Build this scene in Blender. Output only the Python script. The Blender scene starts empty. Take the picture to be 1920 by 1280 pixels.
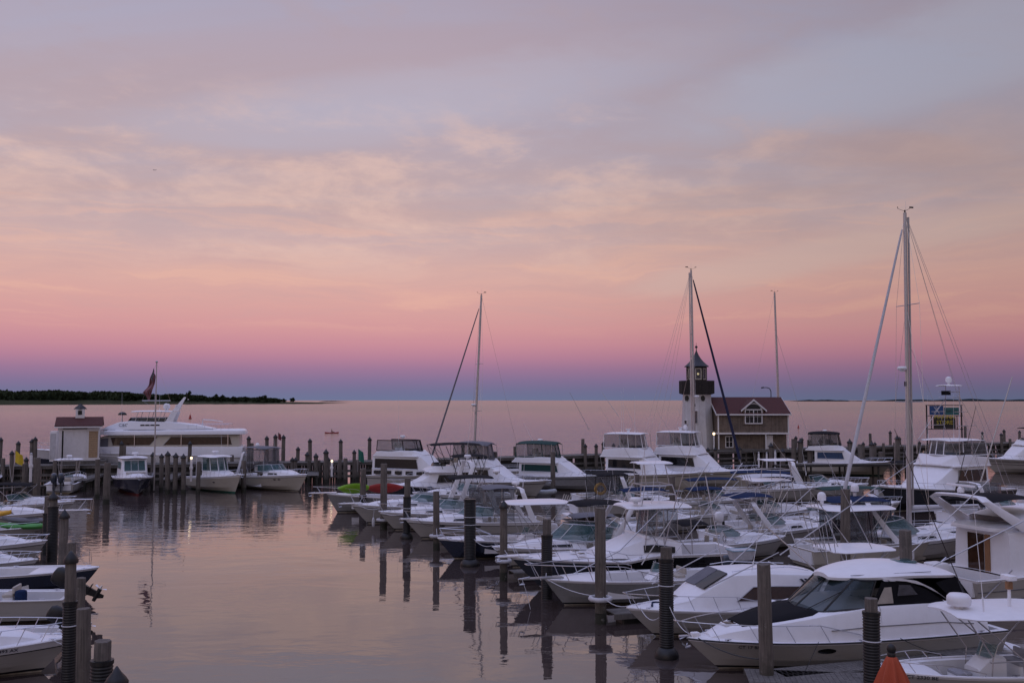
import bpy, math, random
from mathutils import Vector, Matrix
random.seed(7)
R=math.radians; PI=math.pi
sc=bpy.context.scene
# ---------------------------------------------------------------- camera
F=1800.0; H=10.0; HOR=750.0
PIT=math.atan((HOR-640)/F)
cd=bpy.data.cameras.new('camera'); cam=bpy.data.objects.new('camera',cd); sc.collection.objects.link(cam)
cd.sensor_width=36; cd.lens=36*F/1920; cd.clip_end=60000; cd.clip_start=.2
cam.location=(0,0,H); cam.rotation_euler=(PI/2+PIT,0,0); sc.camera=cam
def ray(px,py):
    v=Vector(((px-960)/F,1.0,-(py-640)/F))
    c,s=math.cos(PIT),math.sin(PIT)
    return Vector((v.x,v.y*c-v.z*s,v.y*s+v.z*c))
def G(px,py,z=0.0):                                   # pixel -> point on the level z
    d=ray(px,py); k=(z-H)/d.z; return Vector((d.x*k,d.y*k,z))
def D(px,py,Y):                                       # pixel -> point at the distance Y
    d=ray(px,py); k=Y/d.y; return Vector((d.x*k,Y,H+d.z*k))
# ---------------------------------------------------------------- node helpers
def lin(r,g,b):
    f=lambda c:(c/12.92 if c<=.04045 else ((c+.055)/1.055)**2.4)
    return (f(r/255),f(g/255),f(b/255),1)
class NT:
    def __init__(s,t): s.t=t; s.n=t.nodes; s.l=t.links; s.n.clear()
    def N(s,ty,**k):
        n=s.n.new(ty)
        for a,b in k.items(): setattr(n,a,b)
        return n
    def S(s,n,i,v):
        if hasattr(v,'is_linked') or isinstance(v,bpy.types.NodeSocket): s.l.new(v,n.inputs[i])
        else: n.inputs[i].default_value=v
    def M(s,op,a,b=None,c=None,clamp=False):
        n=s.N('ShaderNodeMath',operation=op); n.use_clamp=clamp; s.S(n,0,a)
        if b is not None: s.S(n,1,b)
        if c is not None: s.S(n,2,c)
        return n.outputs[0]
    def mix(s,f,a,b,blend='MIX'):
        n=s.N('ShaderNodeMix',data_type='RGBA',blend_type=blend); s.S(n,0,f); s.S(n,6,a); s.S(n,7,b); return n.outputs[2]
    def noise(s,v,scale,detail=3,rough=.5,dist=0):
        n=s.N('ShaderNodeTexNoise'); s.l.new(v,n.inputs['Vector']); n.inputs['Scale'].default_value=scale
        n.inputs['Detail'].default_value=detail; n.inputs['Roughness'].default_value=rough; n.inputs['Distortion'].default_value=dist
        return n.outputs['Fac']
    def ramp(s,f,st,interp='LINEAR'):
        n=s.N('ShaderNodeValToRGB'); s.l.new(f,n.inputs[0]); r=n.color_ramp; r.interpolation=interp
        while len(r.elements)<len(st): r.elements.new(.5)
        for e,(p,c) in zip(r.elements,st): e.position=p; e.color=c if len(c)==4 else (*c,1)
        return n.outputs[0]
    def smooth(s,v,a,b):
        n=s.N('ShaderNodeMapRange',interpolation_type='SMOOTHSTEP'); s.S(n,0,v); n.inputs[1].default_value=a; n.inputs[2].default_value=b; return n.outputs[0]
    def vec(s,x,y,z):
        n=s.N('ShaderNodeCombineXYZ'); s.S(n,0,x); s.S(n,1,y); s.S(n,2,z); return n.outputs[0]
# ---------------------------------------------------------------- sky
w=bpy.data.worlds.new('World'); sc.world=w; w.use_nodes=True; t=NT(w.node_tree)
tc=t.N('ShaderNodeTexCoord'); sx=t.N('ShaderNodeSeparateXYZ'); t.l.new(tc.outputs['Generated'],sx.inputs[0])
X,Y,Z=sx.outputs
stops=[(0,(108,118,152)),(.010,(114,114,150)),(.020,(130,114,152)),(.032,(153,118,153)),(.044,(179,127,154)),(.057,(197,138,155)),(.072,(208,149,156)),(.095,(214,160,159)),
 (.122,(217,169,163)),(.160,(209,172,168)),(.20,(201,171,169)),(.25,(193,168,172)),(.30,(185,167,178)),(.345,(178,166,184)),(.42,(164,158,182)),(.60,(150,166,214)),(1.0,(150,178,246))]
base=t.ramp(Z,[(p,lin(*c)) for p,c in stops])
zp=t.M('ADD',t.M('MAXIMUM',Z,0.0),.10)
P=t.vec(t.M('DIVIDE',X,zp),t.M('DIVIDE',Y,zp),0.0)
# wide soft cloud sheets, drifting diagonally
mp=t.N('ShaderNodeMapping'); t.l.new(P,mp.inputs[0]); mp.inputs['Rotation'].default_value=(0,0,R(-32)); mp.inputs['Scale'].default_value=(.55,1.5,1); mp.inputs['Location'].default_value=(3.1,7.7,0)
big=t.noise(mp.outputs[0],.9,5,.55,.4)
az=t.M('ARCTAN2',X,Y)
sheet=t.smooth(big,.36,.66)
up=t.smooth(Z,.10,.26)
blue=lin(168,168,192); mauve=lin(176,150,156)
c1=t.mix(t.M('MULTIPLY',t.M('MULTIPLY',t.M('SUBTRACT',1.0,sheet),up),.55),base,blue)
c1=t.mix(t.M('MULTIPLY',t.M('MULTIPLY',sheet,up),.42),c1,mauve)
# peach lit fibres in the middle of the sky
mp2=t.N('ShaderNodeMapping'); t.l.new(P,mp2.inputs[0]); mp2.inputs['Rotation'].default_value=(0,0,R(-40)); mp2.inputs['Scale'].default_value=(1.5,1.7,1); mp2.inputs['Location'].default_value=(1.3,-2.2,4)
mp3=t.N('ShaderNodeMapping'); t.l.new(t.vec(t.M('MULTIPLY',az,2.1),t.M('MULTIPLY',Z,6.0),1.7),mp3.inputs[0]); mp3.inputs['Rotation'].default_value=(0,0,R(28)); mp3.inputs['Location'].default_value=(5.1,2.3,0)
mot=t.noise(mp3.outputs[0],3.1,9,.60,.4)
fine=t.noise(mp3.outputs[0],11.0,7,.62,.3)
fib=t.M('ADD',t.M('MULTIPLY',mot,.72),t.M('MULTIPLY',fine,.28))
band=t.M('MULTIPLY',t.smooth(Z,.10,.17),t.M('SUBTRACT',1.0,t.smooth(Z,.24,.34)))
lft=t.M('SUBTRACT',1.0,t.smooth(az,.05,.5))
c2=t.mix(t.M('MULTIPLY',t.M('MULTIPLY',t.smooth(fib,.47,.66),band),t.M('ADD',t.M('MULTIPLY',lft,.40),.12)),c1,lin(234,196,182))
c2=t.mix(t.M('MULTIPLY',t.M('MULTIPLY',t.smooth(fib,.52,.38),t.smooth(Z,.12,.20)),.38),c2,lin(178,158,168))
# fine level streaks low down
st=t.noise(t.vec(t.M('MULTIPLY',az,4.0),t.M('ADD',t.M('MULTIPLY',Z,60.0),t.M('MULTIPLY',mot,2.5)),2.0),1.0,6,.6,.6)
lowb=t.M('MULTIPLY',t.smooth(Z,.055,.10),t.M('SUBTRACT',1.0,t.smooth(Z,.16,.24)))
c3=t.mix(t.M('MULTIPLY',t.M('MULTIPLY',t.smooth(st,.48,.66),lowb),.38),c2,lin(234,182,164))
c3=t.mix(t.M('MULTIPLY',t.M('MULTIPLY',t.smooth(st,.52,.30),lowb),.30),c3,lin(196,158,162))
# pale blue opening high on the right and pale bands right
def blob(cx,cz,sx_,sz_):
    a=t.M('DIVIDE',t.M('SUBTRACT',az,cx),sx_); b=t.M('DIVIDE',t.M('SUBTRACT',t.M('SUBTRACT',Z,cz),t.M('MULTIPLY',t.M('SUBTRACT',az,cx),.16)),sz_)
    r=t.M('ADD',t.M('MULTIPLY',a,a),t.M('MULTIPLY',b,b)); return t.M('SUBTRACT',1.0,t.smooth(t.M('ADD',r,t.M('MULTIPLY',t.M('SUBTRACT',fib,.5),3.2)),.0,1.6))
c4=t.mix(t.M('MULTIPLY',blob(.43,.318,.24,.045),.50),c3,lin(186,190,212))
c4=t.mix(t.M('MULTIPLY',blob(.33,.145,.24,.018),.55),c4,lin(214,184,178))
c4=t.mix(t.M('MULTIPLY',blob(-.10,.30,.30,.035),.35),c4,lin(186,184,204))
rd=t.M('MULTIPLY_ADD',t.smooth(az,-.15,.55),-.28,.98)
n=t.N('ShaderNodeVectorMath',operation='SCALE'); t.l.new(c4,n.inputs[0]); t.l.new(rd,n.inputs['Scale'])
# the western half, behind the viewer, is dimmer and bluer near the ground
west=t.M('MULTIPLY',t.smooth(Y,.15,-.35),t.M('SUBTRACT',1.0,t.smooth(Z,.15,.75)))
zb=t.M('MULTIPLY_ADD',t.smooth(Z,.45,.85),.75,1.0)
wc=t.mix(t.M('MULTIPLY',west,.85),n.outputs[0],lin(128,122,132))
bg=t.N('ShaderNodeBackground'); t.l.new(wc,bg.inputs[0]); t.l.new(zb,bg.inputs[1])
# the last physical skylight of a sun about to set behind the viewer
nis=t.N('ShaderNodeTexSky',sky_type='NISHITA'); nis.sun_disc=False; nis.sun_elevation=R(1.0); nis.sun_rotation=R(180+20)
bg2=t.N('ShaderNodeBackground'); t.l.new(nis.outputs[0],bg2.inputs[0]); bg2.inputs[1].default_value=.02
ad=t.N('ShaderNodeAddShader'); t.l.new(bg.outputs[0],ad.inputs[0]); t.l.new(bg2.outputs[0],ad.inputs[1])
wo=t.N('ShaderNodeOutputWorld'); t.l.new(ad.outputs[0],wo.inputs[0])
sl=bpy.data.lights.new('sun','SUN'); sl.energy=.12; sl.angle=R(50); sl.color=(1,.93,.88)
so=bpy.data.objects.new('sun',sl); sc.collection.objects.link(so)
so.rotation_euler=Vector((.35,.9,-.45)).to_track_quat('-Z','Y').to_euler()
sc.view_settings.view_transform='Standard'; sc.view_settings.look='None'; sc.view_settings.exposure=0; sc.view_settings.gamma=1
sc.cycles.max_bounces=8; sc.cycles.transparent_max_bounces=16; sc.cycles.glossy_bounces=4; sc.cycles.diffuse_bounces=3
# ---------------------------------------------------------------- materials
MT={}
def mat(name,col,rough=.5,metal=0,var=.12,sc_=3,bump=0,stretch=(1,1,1),dirt=None,coat=0,alpha=None,emit=None,spec=.5):
    m=bpy.data.materials.new(name); m.use_nodes=True; t=NT(m.node_tree)
    tc=t.N('ShaderNodeTexCoord'); mp=t.N('ShaderNodeMapping'); t.l.new(tc.outputs['Object'],mp.inputs[0]); mp.inputs['Scale'].default_value=stretch
    nz=t.noise(mp.outputs[0],sc_,5,.6)
    lo=tuple(c*(1-var) for c in col)+(1,); hi=tuple(min(1,c*(1+var)) for c in col)+(1,)
    c=t.ramp(nz,[(.3,lo),(.7,hi)])
    if dirt:
        mpd=t.N('ShaderNodeMapping'); t.l.new(tc.outputs['Object'],mpd.inputs[0]); mpd.inputs['Scale'].default_value=(2.2,2.2,.6); nd=t.noise(mpd.outputs[0],.9,6,.7); c=t.mix(t.M('MULTIPLY',t.smooth(nd,.5,.75),dirt[1]),c,dirt[0]+(1,))
    p=t.N('ShaderNodeBsdfPrincipled'); t.l.new(c,p.inputs['Base Color']); p.inputs['Metallic'].default_value=metal
    r=t.M('MULTIPLY_ADD',nz,.2,rough-.1); t.l.new(r,p.inputs['Roughness']); p.inputs['Coat Weight'].default_value=coat
    p.inputs['Specular IOR Level'].default_value=spec
    if bump:
        b=t.N('ShaderNodeBump'); b.inputs['Strength'].default_value=.6; b.inputs['Distance'].default_value=bump; t.l.new(nz,b.inputs['Height']); t.l.new(b.outputs[0],p.inputs['Normal'])
    if emit: p.inputs['Emission Color'].default_value=(*emit[0],1); p.inputs['Emission Strength'].default_value=emit[1]
    o=t.N('ShaderNodeOutputMaterial'); out=p.outputs[0]
    if alpha is not None:
        tr=t.N('ShaderNodeBsdfTransparent'); mx=t.N('ShaderNodeMixShader'); mx.inputs[0].default_value=alpha
        tr.inputs[0].default_value=(.85,.9,.9,1)
        t.l.new(tr.outputs[0],mx.inputs[1]); t.l.new(out,mx.inputs[2]); out=mx.outputs[0]
    t.l.new(out,o.inputs[0]); MT[name]=m; return m
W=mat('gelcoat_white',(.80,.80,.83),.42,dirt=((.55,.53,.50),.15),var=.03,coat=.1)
W2=mat('gelcoat_hull',(.40,.38,.355),.3,dirt=((.42,.38,.31),.35),var=.05,coat=.3,stretch=(.3,.3,1.5))  # white topsides with the shade under the flare put into the colour, plus dirt
DK=mat('deck_nonskid',(.30,.29,.29),.6,var=.06,sc_=12,dirt=((.42,.41,.40),.35))
CR=mat('gelcoat_cream',(.50,.46,.39),.35,var=.05,dirt=((.45,.40,.33),.3),coat=.2)
GH=mat('hull_grey',(.26,.26,.26),.4,var=.1,dirt=((.16,.15,.14),.4))
NV=mat('hull_navy',(.010,.013,.035),.18,var=.2,coat=.4)
BKH=mat('hull_black',(.010,.010,.013),.15,var=.2,coat=.4)
BOOT=mat('boot_stripe_black',(.012,.012,.015),.4)
GRB=mat('bottom_green',(.02,.14,.10),.6,var=.3)
RDB=mat('bottom_red',(.20,.02,.02),.6,var=.3)
BTM=mat('bottom_buff',(.34,.30,.24),.6,var=.3)
BLB=mat('bottom_blue',(.02,.05,.12),.6,var=.3)
BC=mat('canvas_black',(.012,.012,.015),.9,var=.2,bump=.01,spec=.15)
GC=mat('canvas_grey',(.14,.14,.16),.85,var=.12,bump=.01)
BLC=mat('canvas_blue',(.012,.026,.075),.9,var=.2,bump=.01,spec=.15)
GNC=mat('canvas_green',(.008,.045,.04),.85,var=.2,bump=.01)
WC=mat('canvas_white',(.55,.55,.58),.8,var=.08,bump=.015)
OC=mat('canvas_olive',(.045,.04,.022),.9,var=.2)
OR=mat('canvas_orange',(.42,.075,.03),.8,var=.1,bump=.004)
YC=mat('canvas_yellow',(.65,.48,.03),.7)
SS=mat('stainless_steel',(.62,.62,.65),.3,1,var=.05)
AL=mat('anodised_aluminium',(.50,.49,.50),.4,.85,var=.06)
BKP=mat('black_plastic',(.009,.009,.010),.45,var=.2,bump=.002)
OBM=mat('outboard_paint',(.03,.04,.06),.25,var=.1,coat=.5)
GL=mat('tinted_glass',(.015,.03,.035),.06,var=.2,alpha=.72)
GLT=mat('teal_glass',(.05,.12,.13),.06,var=.2,alpha=.6)
GLD=mat('dark_window',(.012,.012,.014),.06,var=.2)
GLB=mat('brown_window',(.05,.025,.015),.08,var=.3)
VIN=mat('clear_vinyl',(.12,.115,.13),.12,var=.5,alpha=.5)
TEAK=mat('teak_wood',(.26,.13,.06),.6,var=.25,stretch=(1,8,1))
CUSH=mat('cushion_tan',(.42,.38,.33),.7)
SEAT=mat('dark_interior',(.05,.045,.04),.8)
RED=mat('red_plastic',(.35,.03,.025),.5); LIME=mat('lime_plastic',(.20,.42,.02),.45); YEL=mat('yellow_plastic',(.70,.38,.03),.45)
KGN=mat('kayak_green',(.06,.28,.05),.45); RUB=mat('grey_inflatable',(.38,.40,.42),.6); FOAM=mat('float_white',(.50,.50,.53),.6,dirt=((.2,.2,.18),.5))
def wood(name,a,b,sz=1.0):
    m=bpy.data.materials.new(name); m.use_nodes=True; t=NT(m.node_tree); tc=t.N('ShaderNodeTexCoord')
    oi=t.N('ShaderNodeObjectInfo'); ov=t.N('ShaderNodeVectorMath',operation='ADD'); t.l.new(tc.outputs['Object'],ov.inputs[0])
    rv=t.M('MULTIPLY',oi.outputs['Random'],37.0); t.l.new(t.vec(rv,rv,rv),ov.inputs[1])
    mp=t.N('ShaderNodeMapping'); t.l.new(ov.outputs[0],mp.inputs[0]); mp.inputs['Scale'].default_value=(14*sz,14*sz,.7*sz)
    n1=t.noise(mp.outputs[0],1,7,.7,.3); n2=t.noise(ov.outputs[0],1.3,4,.6)
    c=t.ramp(n1,[(.28,(*a,1)),(.5,tuple((x+y)/2 for x,y in zip(a,b))+(1,)),(.72,(*b,1))])
    c=t.mix(t.smooth(n2,.45,.7),c,t.mix(.5,c,(.05,.045,.04,1)))
    sx_=t.N('ShaderNodeSeparateXYZ'); t.l.new(tc.outputs['Object'],sx_.inputs[0]); n5=t.noise(ov.outputs[0],3.5,4,.7)
    if sz==1.0: c=t.mix(t.M('MULTIPLY',t.smooth(t.M('ADD',sx_.outputs[2],t.M('MULTIPLY',n5,1.6)),2.0,.9),.75),c,(.030,.032,.020,1)); c=t.mix(t.M('MULTIPLY',t.smooth(n5,.60,.70),.35),c,(.33,.32,.29,1))
    p=t.N('ShaderNodeBsdfPrincipled'); t.l.new(c,p.inputs[0]); p.inputs['Roughness'].default_value=.85
    bm=t.N('ShaderNodeBump'); bm.inputs['Distance'].default_value=.02; t.l.new(n1,bm.inputs['Height']); t.l.new(bm.outputs[0],p.inputs['Normal'])
    o=t.N('ShaderNodeOutputMaterial'); t.l.new(p.outputs[0],o.inputs[0]); MT[name]=m; return m
PILE=wood('piling_wood',(.055,.048,.042),(.20,.17,.145))
DOCKW=wood('dock_timber',(.07,.065,.06),(.19,.175,.16),.5)
WETW=wood('wet_timber',(.012,.011,.010),(.045,.04,.032))
# ---------------------------------------------------------------- mesh builder
class MB:
    def __init__(s): s.v=[];s.f=[];s.m=[];s.ms=[]
    def mi(s,m):
        if m not in s.ms: s.ms.append(m)
        return s.ms.index(m)
    def add(s,vs,fs,m):
        o=len(s.v); s.v+=[tuple(x) for x in vs]; k=s.mi(m)
        for f in fs: s.f.append(tuple(i+o for i in f)); s.m.append(k)
    def hexa(s,p,m): s.add(p,[(0,3,2,1),(4,5,6,7),(0,1,5,4),(1,2,6,5),(2,3,7,6),(3,0,4,7)],m)
    def box(s,c,d,m,rz=0,bev=0):
        x,y,z=d[0]/2,d[1]/2,d[2]/2; co,si=math.cos(rz),math.sin(rz)
        P=[]
        for sz in (-1,1):
            for a,b in ((-1,-1),(1,-1),(1,1),(-1,1)):
                P.append((c[0]+a*x*co-b*y*si,c[1]+a*x*si+b*y*co,c[2]+sz*z))
        s.hexa(P,m)
    def rbox(s,c,d,r,m,taper=1.0,n=3):                # box with rounded vertical edges and eased top
        x,y,z=d[0]/2,d[1]/2,d[2]/2; r=min(r,x*.98,y*.98)
        rings=[]
        for (zz,ins) in ((-z,0),(z-r*.6,0),(z-r*.18,r*.18),(z,r*.6)):
            k=1 if zz<0 else taper; ring=[]
            for q,(sx_,sy_) in enumerate(((1,1),(-1,1),(-1,-1),(1,-1))):
                for i in range(n+1):
                    a=(q+i/n)*PI/2
                    ring.append((c[0]+k*(sx_*(x-r)+(r-ins)*math.cos(a)),c[1]+k*(sy_*(y-r)+(r-ins)*math.sin(a)),c[2]+zz))
            rings.append(ring)
        s.loft(rings,m,caps=True)
    def loft(s,rings,m,closed=True,caps=False):
        n=len(rings[0]); vs=[p for r in rings for p in r]; fs=[]
        for i in range(len(rings)-1):
            for j in range(n if closed else n-1):
                a=i*n+j; b=i*n+(j+1)%n; fs.append((a,b,b+n,a+n))
        if caps: fs.append(tuple(range(n-1,-1,-1))); fs.append(tuple(range((len(rings)-1)*n,len(rings)*n)))
        s.add(vs,fs,m)
    def tube(s,pts,r,m,n=6,r2=None,sq=1.0):
        pts=[Vector(p) for p in pts]; rings=[]; L=len(pts)
        for i,p in enumerate(pts):
            d=(pts[min(i+1,L-1)]-pts[max(i-1,0)])
            if d.length<1e-6: d=Vector((0,0,1))
            d.normalize(); u=d.cross(Vector((0,0,1)) if abs(d.z)<.95 else Vector((0,1,0))).normalized(); v=d.cross(u)
            rr=r if r2 is None else r+(r2-r)*i/(L-1)
            rings.append([p+u*math.cos(a)*rr+v*math.sin(a)*rr*sq for a in [2*PI*k/n for k in range(n)]])
        s.loft(rings,m,caps=True)
    def lathe(s,prof,m,c=(0,0,0),n=16):
        s.loft([[(c[0]+r*math.cos(2*PI*k/n),c[1]+r*math.sin(2*PI*k/n),c[2]+z) for k in range(n)] for r,z in prof],m,caps=True)
    def panel(s,p,m,off=.012,th=.035):
        p=[Vector(q) for q in p]; nn=(p[1]-p[0]).cross(p[3]-p[0]).normalized()
        s.hexa([q-nn*(th-off) for q in p]+[q+nn*off for q in p],m)
    def ball(s,c,r,m,n=10,sz=(1,1,1)):
        s.loft([[(c[0]+r*sz[0]*math.sin(a)*math.cos(b),c[1]+r*sz[1]*math.sin(a)*math.sin(b),c[2]-r*sz[2]*math.cos(a)) for b in [2*PI*k/n for k in range(n)]] for a in [max(.02,min(PI-.02,PI*i/6)) for i in range(7)]],m,caps=True)
    def build(s,name,parent=None,ang=38,smooth=True):
        me=bpy.data.meshes.new(name); me.from_pydata(s.v,[],s.f)
        for m in s.ms: me.materials.append(m)
        me.polygons.foreach_set('material_index',s.m)
        if smooth:
            me.polygons.foreach_set('use_smooth',[True]*len(s.f)); me.set_sharp_from_angle(angle=R(ang))
        me.update(); o=bpy.data.objects.new(name,me); sc.collection.objects.link(o)
        if parent: o.parent=parent
        return o
def tag(o,label=None,cat=None,group=None,kind=None):
    for k,v in (('label',label),('category',cat),('group',group),('kind',kind)):
        if v: o[k]=v
    return o
def empty(name,loc=(0,0,0),rz=0,label=None,cat=None,group=None):
    o=bpy.data.objects.new(name,None); sc.collection.objects.link(o); o.location=loc; o.rotation_euler=(0,0,rz); o.empty_display_size=.3
    return tag(o,label,cat,group)
KIDS={}
def children(o): return [c for c in bpy.data.objects if c.parent==o]
def copy_tree(o,parent=None,kids=None):
    c=o.copy(); sc.collection.objects.link(c); c.parent=parent
    for k in (kids[o] if kids and o in kids else children(o)): copy_tree(k,c,kids)
    return c
def text(name,txt,size,m,parent,loc,rot,th=.004,scx=1.0):
    cu=bpy.data.curves.new(name,'FONT'); cu.body=txt; cu.size=size; cu.extrude=th; cu.align_x='CENTER'; cu.align_y='CENTER'; cu.resolution_u=2
    o=bpy.data.objects.new(name,cu); sc.collection.objects.link(o)
    bpy.context.view_layer.update(); dg=bpy.context.evaluated_depsgraph_get()
    me=bpy.data.meshes.new_from_object(o.evaluated_get(dg)); bpy.data.objects.remove(o)
    me.materials.clear(); me.materials.append(m); ob=bpy.data.objects.new(name,me); sc.collection.objects.link(ob)
    ob.parent=parent; ob.location=loc; ob.rotation_euler=rot; ob.scale=(scx,1,1); return ob
# ---------------------------------------------------------------- water
def water():
    xs=[-24000,-6000,-1500,-400,-150,-60,0,60,150,400,1500,6000,24000]; ys=[-60,0,20,40,60,80,100,130,170,300,800,3000,10000,50000]
    vs=[(x,y,0) for y in ys for x in xs]; n=len(xs)
    fs=[(j*n+i,j*n+i+1,(j+1)*n+i+1,(j+1)*n+i) for j in range(len(ys)-1) for i in range(n-1)]
    m=bpy.data.materials.new('harbour_water'); m.use_nodes=True; t=NT(m.node_tree)
    g=t.N('ShaderNodeNewGeometry'); s=t.N('ShaderNodeSeparateXYZ'); t.l.new(g.outputs['Position'],s.inputs[0])
    # distance beyond the pier line
    dd=t.M('SUBTRACT',s.outputs[1],t.M('MULTIPLY',s.outputs[0],.45))
    out=t.smooth(dd,128,170)
    mid=t.smooth(dd,62,112)
    pos=g.outputs['Position']
    mp=t.N('ShaderNodeMapping'); t.l.new(pos,mp.inputs[0]); mp.inputs['Scale'].default_value=(.55,1.0,1)
    n1=t.noise(mp.outputs[0],1.1,3,.5,.6); n2=t.noise(mp.outputs[0],.22,3,.5,.3); n3=t.noise(mp.outputs[0],4.5,2,.5)
    mp4=t.N('ShaderNodeMapping'); t.l.new(pos,mp4.inputs[0]); mp4.inputs['Scale'].default_value=(.12,1.0,1)
    n4=t.noise(mp4.outputs[0],.35,4,.6,.2)
    patch=t.smooth(t.noise(mp4.outputs[0],.10,3,.5),.40,.62)
    amp=t.M('ADD',t.M('MULTIPLY_ADD',patch,.009,.003),t.M('MULTIPLY',mid,.026))
    h=t.M('ADD',t.M('MULTIPLY',n1,amp),t.M('MULTIPLY',n2,.035))
    h=t.M('ADD',h,t.M('MULTIPLY',n3,t.M('MULTIPLY_ADD',mid,.003,.0008)))
    farw=t.smooth(s.outputs[1],250,2500)
    h=t.M('ADD',h,t.M('MULTIPLY',t.M('MULTIPLY',n4,out),t.M('MULTIPLY_ADD',farw,-.5,.95)))
    b=t.N('ShaderNodeBump'); b.inputs['Distance'].default_value=1.0; b.inputs['Strength'].default_value=1.0; t.l.new(h,b.inputs['Height'])
    p=t.N('ShaderNodeBsdfPrincipled'); p.inputs['Base Color'].default_value=(.060,.044,.040,1)
    p.inputs['IOR'].default_value=2.1; t.l.new(b.outputs[0],p.inputs['Normal'])
    far=t.smooth(s.outputs[1],150,1200)
    t.l.new(t.M('ADD',t.M('MULTIPLY_ADD',out,.09,.015),t.M('MULTIPLY',far,.12)),p.inputs['Roughness'])
    o=t.N('ShaderNodeOutputMaterial'); t.l.new(p.outputs[0],o.inputs[0])
    me=bpy.data.meshes.new('water'); me.from_pydata(vs,[],fs); me.materials.append(m)
    ob=bpy.data.objects.new('water',me); sc.collection.objects.link(ob); tag(ob,kind='structure')
water()
# ================================================================ boat parts
class Hull:
    """hull form; x runs from the transom (-L/2) to the stem head (+L/2)"""
    def __init__(s,L,B,zb,zs,rake=.13,draft=.35,full=2.2,flare=.75,tb=.9,step=None):
        s.L,s.B,s.zb,s.zs,s.rake,s.draft,s.full,s.flare,s.tb,s.step=L,B,zb,zs,rake*L,draft,full,flare,tb,step
    def t(s,x): return max(0,min(1,(x+s.L/2)/s.L))
    def hb(s,t):
        if t<.42: return s.B/2*(s.tb+(1-s.tb)*math.sin(t/.42*PI/2))
        u=(t-.42)/.58; return max(.02,s.B/2*max(0,1-u**s.full)**.85)
    def sh(s,t):
        t=max(0,min(1,t))
        z=s.zs+(s.zb-s.zs)*t**1.6
        if s.step:
            a,b,dz=s.step; z+=dz*max(0,min(1,(b-t)/(b-a)))*(1 if t<b else 0)
        return z
    def w(s,t,z):
        zk=s.zk(t); S=max(0,min(1,(z-zk)/(s.sh(t)-zk))); b=s.hb(t)
        scn=.38; ch=.90-(.90-s.flare*.55)*t**2.5
        return b*(ch*S/scn if S<scn else ch+(1-ch)*((S-scn)/(1-scn))**1.15)
    def zk(s,t): return -s.draft+(s.draft-.12)*t**5
    def xs(s,t,z):
        zk=s.zk(t); S=max(0,min(1,(z-zk)/(s.sh(t)-zk)))
        return -s.L/2+s.L*t-s.rake*t**3*(1-S)**1.1+(.10*s.L*.3)*(1-t)**8*(1-S)
    def p(s,t,z,side=1): return Vector((s.xs(t,z),side*s.w(t,z),z))
    def mesh(s,parent,top,bottom=None,boot=None,stripe=None,strz=.12,N=22):
        bottom=bottom or BTM; boot=boot or BOOT; mb=MB(); rings=[]
        def lev(t):
            zk,zs=s.zk(t),s.sh(t); l=[zk,max(zk+.02,-.2),.06,.15]
            for f in (.3,.6,.8): l.append(.15+(zs-strz-.15)*f)
            l+= [zs-strz,zs]; return l
        mats=[bottom,bottom,boot,top,top,top,top,stripe or top]
        ts=[(i/N)**.85 if i else 0 for i in range(N+1)]; vs=[]; K=9
        for t in ts:
            l=lev(t)
            for sd in (1,-1): vs+=[s.p(t,z,sd) for z in l]
        for j in range(8):
            fs=[]
            for i in range(N):
                a=i*2*K+j; b=a+2*K; fs.append((a,b,b+1,a+1)); a+=K; b+=K; fs.append((a,a+1,b+1,b))
            fs.append((j,j+1,K+j+1,K+j))
            mb.add(vs,fs,mats[j])
        o=mb.build('hull',parent,30)
        if strz>.2 and strz<1:
            a_=MB()
            for sd in (1,-1): a_.tube([s.p(i/24,s.sh(i/24)-strz,sd)+Vector((0,sd*.008,0)) for i in range(25)],.020,BKP,4)
            a_.build('hull_line',parent)
        return o
    def deck(s,parent,x0,m=None,side=.28,sole=None,rail=True,solem=None,toe=.03):
        """deck from x0 forward, an open cockpit aft of it"""
        m=m or W; mb=MB(); N=18; t0=s.t(x0); fs=[]
        sole=sole if sole is not None else .35
        rings=[]
        for i in range(N+1):
            t=t0+(1-t0)*i/N; z=s.sh(t)-toe; b=s.w(t,z)-.01; x=s.xs(t,z)
            rings.append([(x,b,z),(x,b*.6,z+.05),(x,b*.25,z+.075),(x,-b*.25,z+.075),(x,-b*.6,z+.05),(x,-b,z)])
        mb.loft(rings,m,closed=False)
        rl=[];rr=[]
        for i in range(9):
            t=t0*i/8; z=s.sh(t)-toe; b=s.w(t,z)-.01; x=s.xs(t,z); k=b-side
            r=[(x,b,z),(x,k,z),(x,k-.03,sole)]; rl.append(r); rr.append([(a,-b_,c) for a,b_,c in r][::-1])
        mb.loft(rl,m,closed=False); mb.loft(rr,m,closed=False)
        mb.loft([[a[2],b[0]] for a,b in zip(rl,rr)],solem or DK,closed=False)
        # bulkhead and transom inner faces
        mb.add([rl[-1][1],rl[-1][2],rr[-1][0],rr[-1][1]],[(0,1,2,3)],m)
        xa=rl[0][0][0]; z=s.sh(0)-toe; k=rl[0][1][1]; mb.box((xa+.12,0,(z+sole)/2),(.22,2*k,z-sole),m)
        mb.build('deck',parent)
        if rail:
            r=MB(); pts=[s.p(i/26,s.sh(i/26)) for i in range(27)]
            for sd in (1,-1): r.tube([(p.x,sd*(abs(p.y)+.012),p.z-.01) for p in pts],.038,rail if rail is not True else W,5)
            r.build('rub_rail',parent)
def secs_at(S,x):
    S=sorted(S); 
    for a,b in zip(S,S[1:]):
        if a[0]<=x<=b[0]:
            k=(x-a[0])/max(1e-6,b[0]-a[0]); return [p+(q-p)*k for p,q in zip(a,b)]
    return list(S[0] if x<S[0][0] else S[-1])
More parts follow.
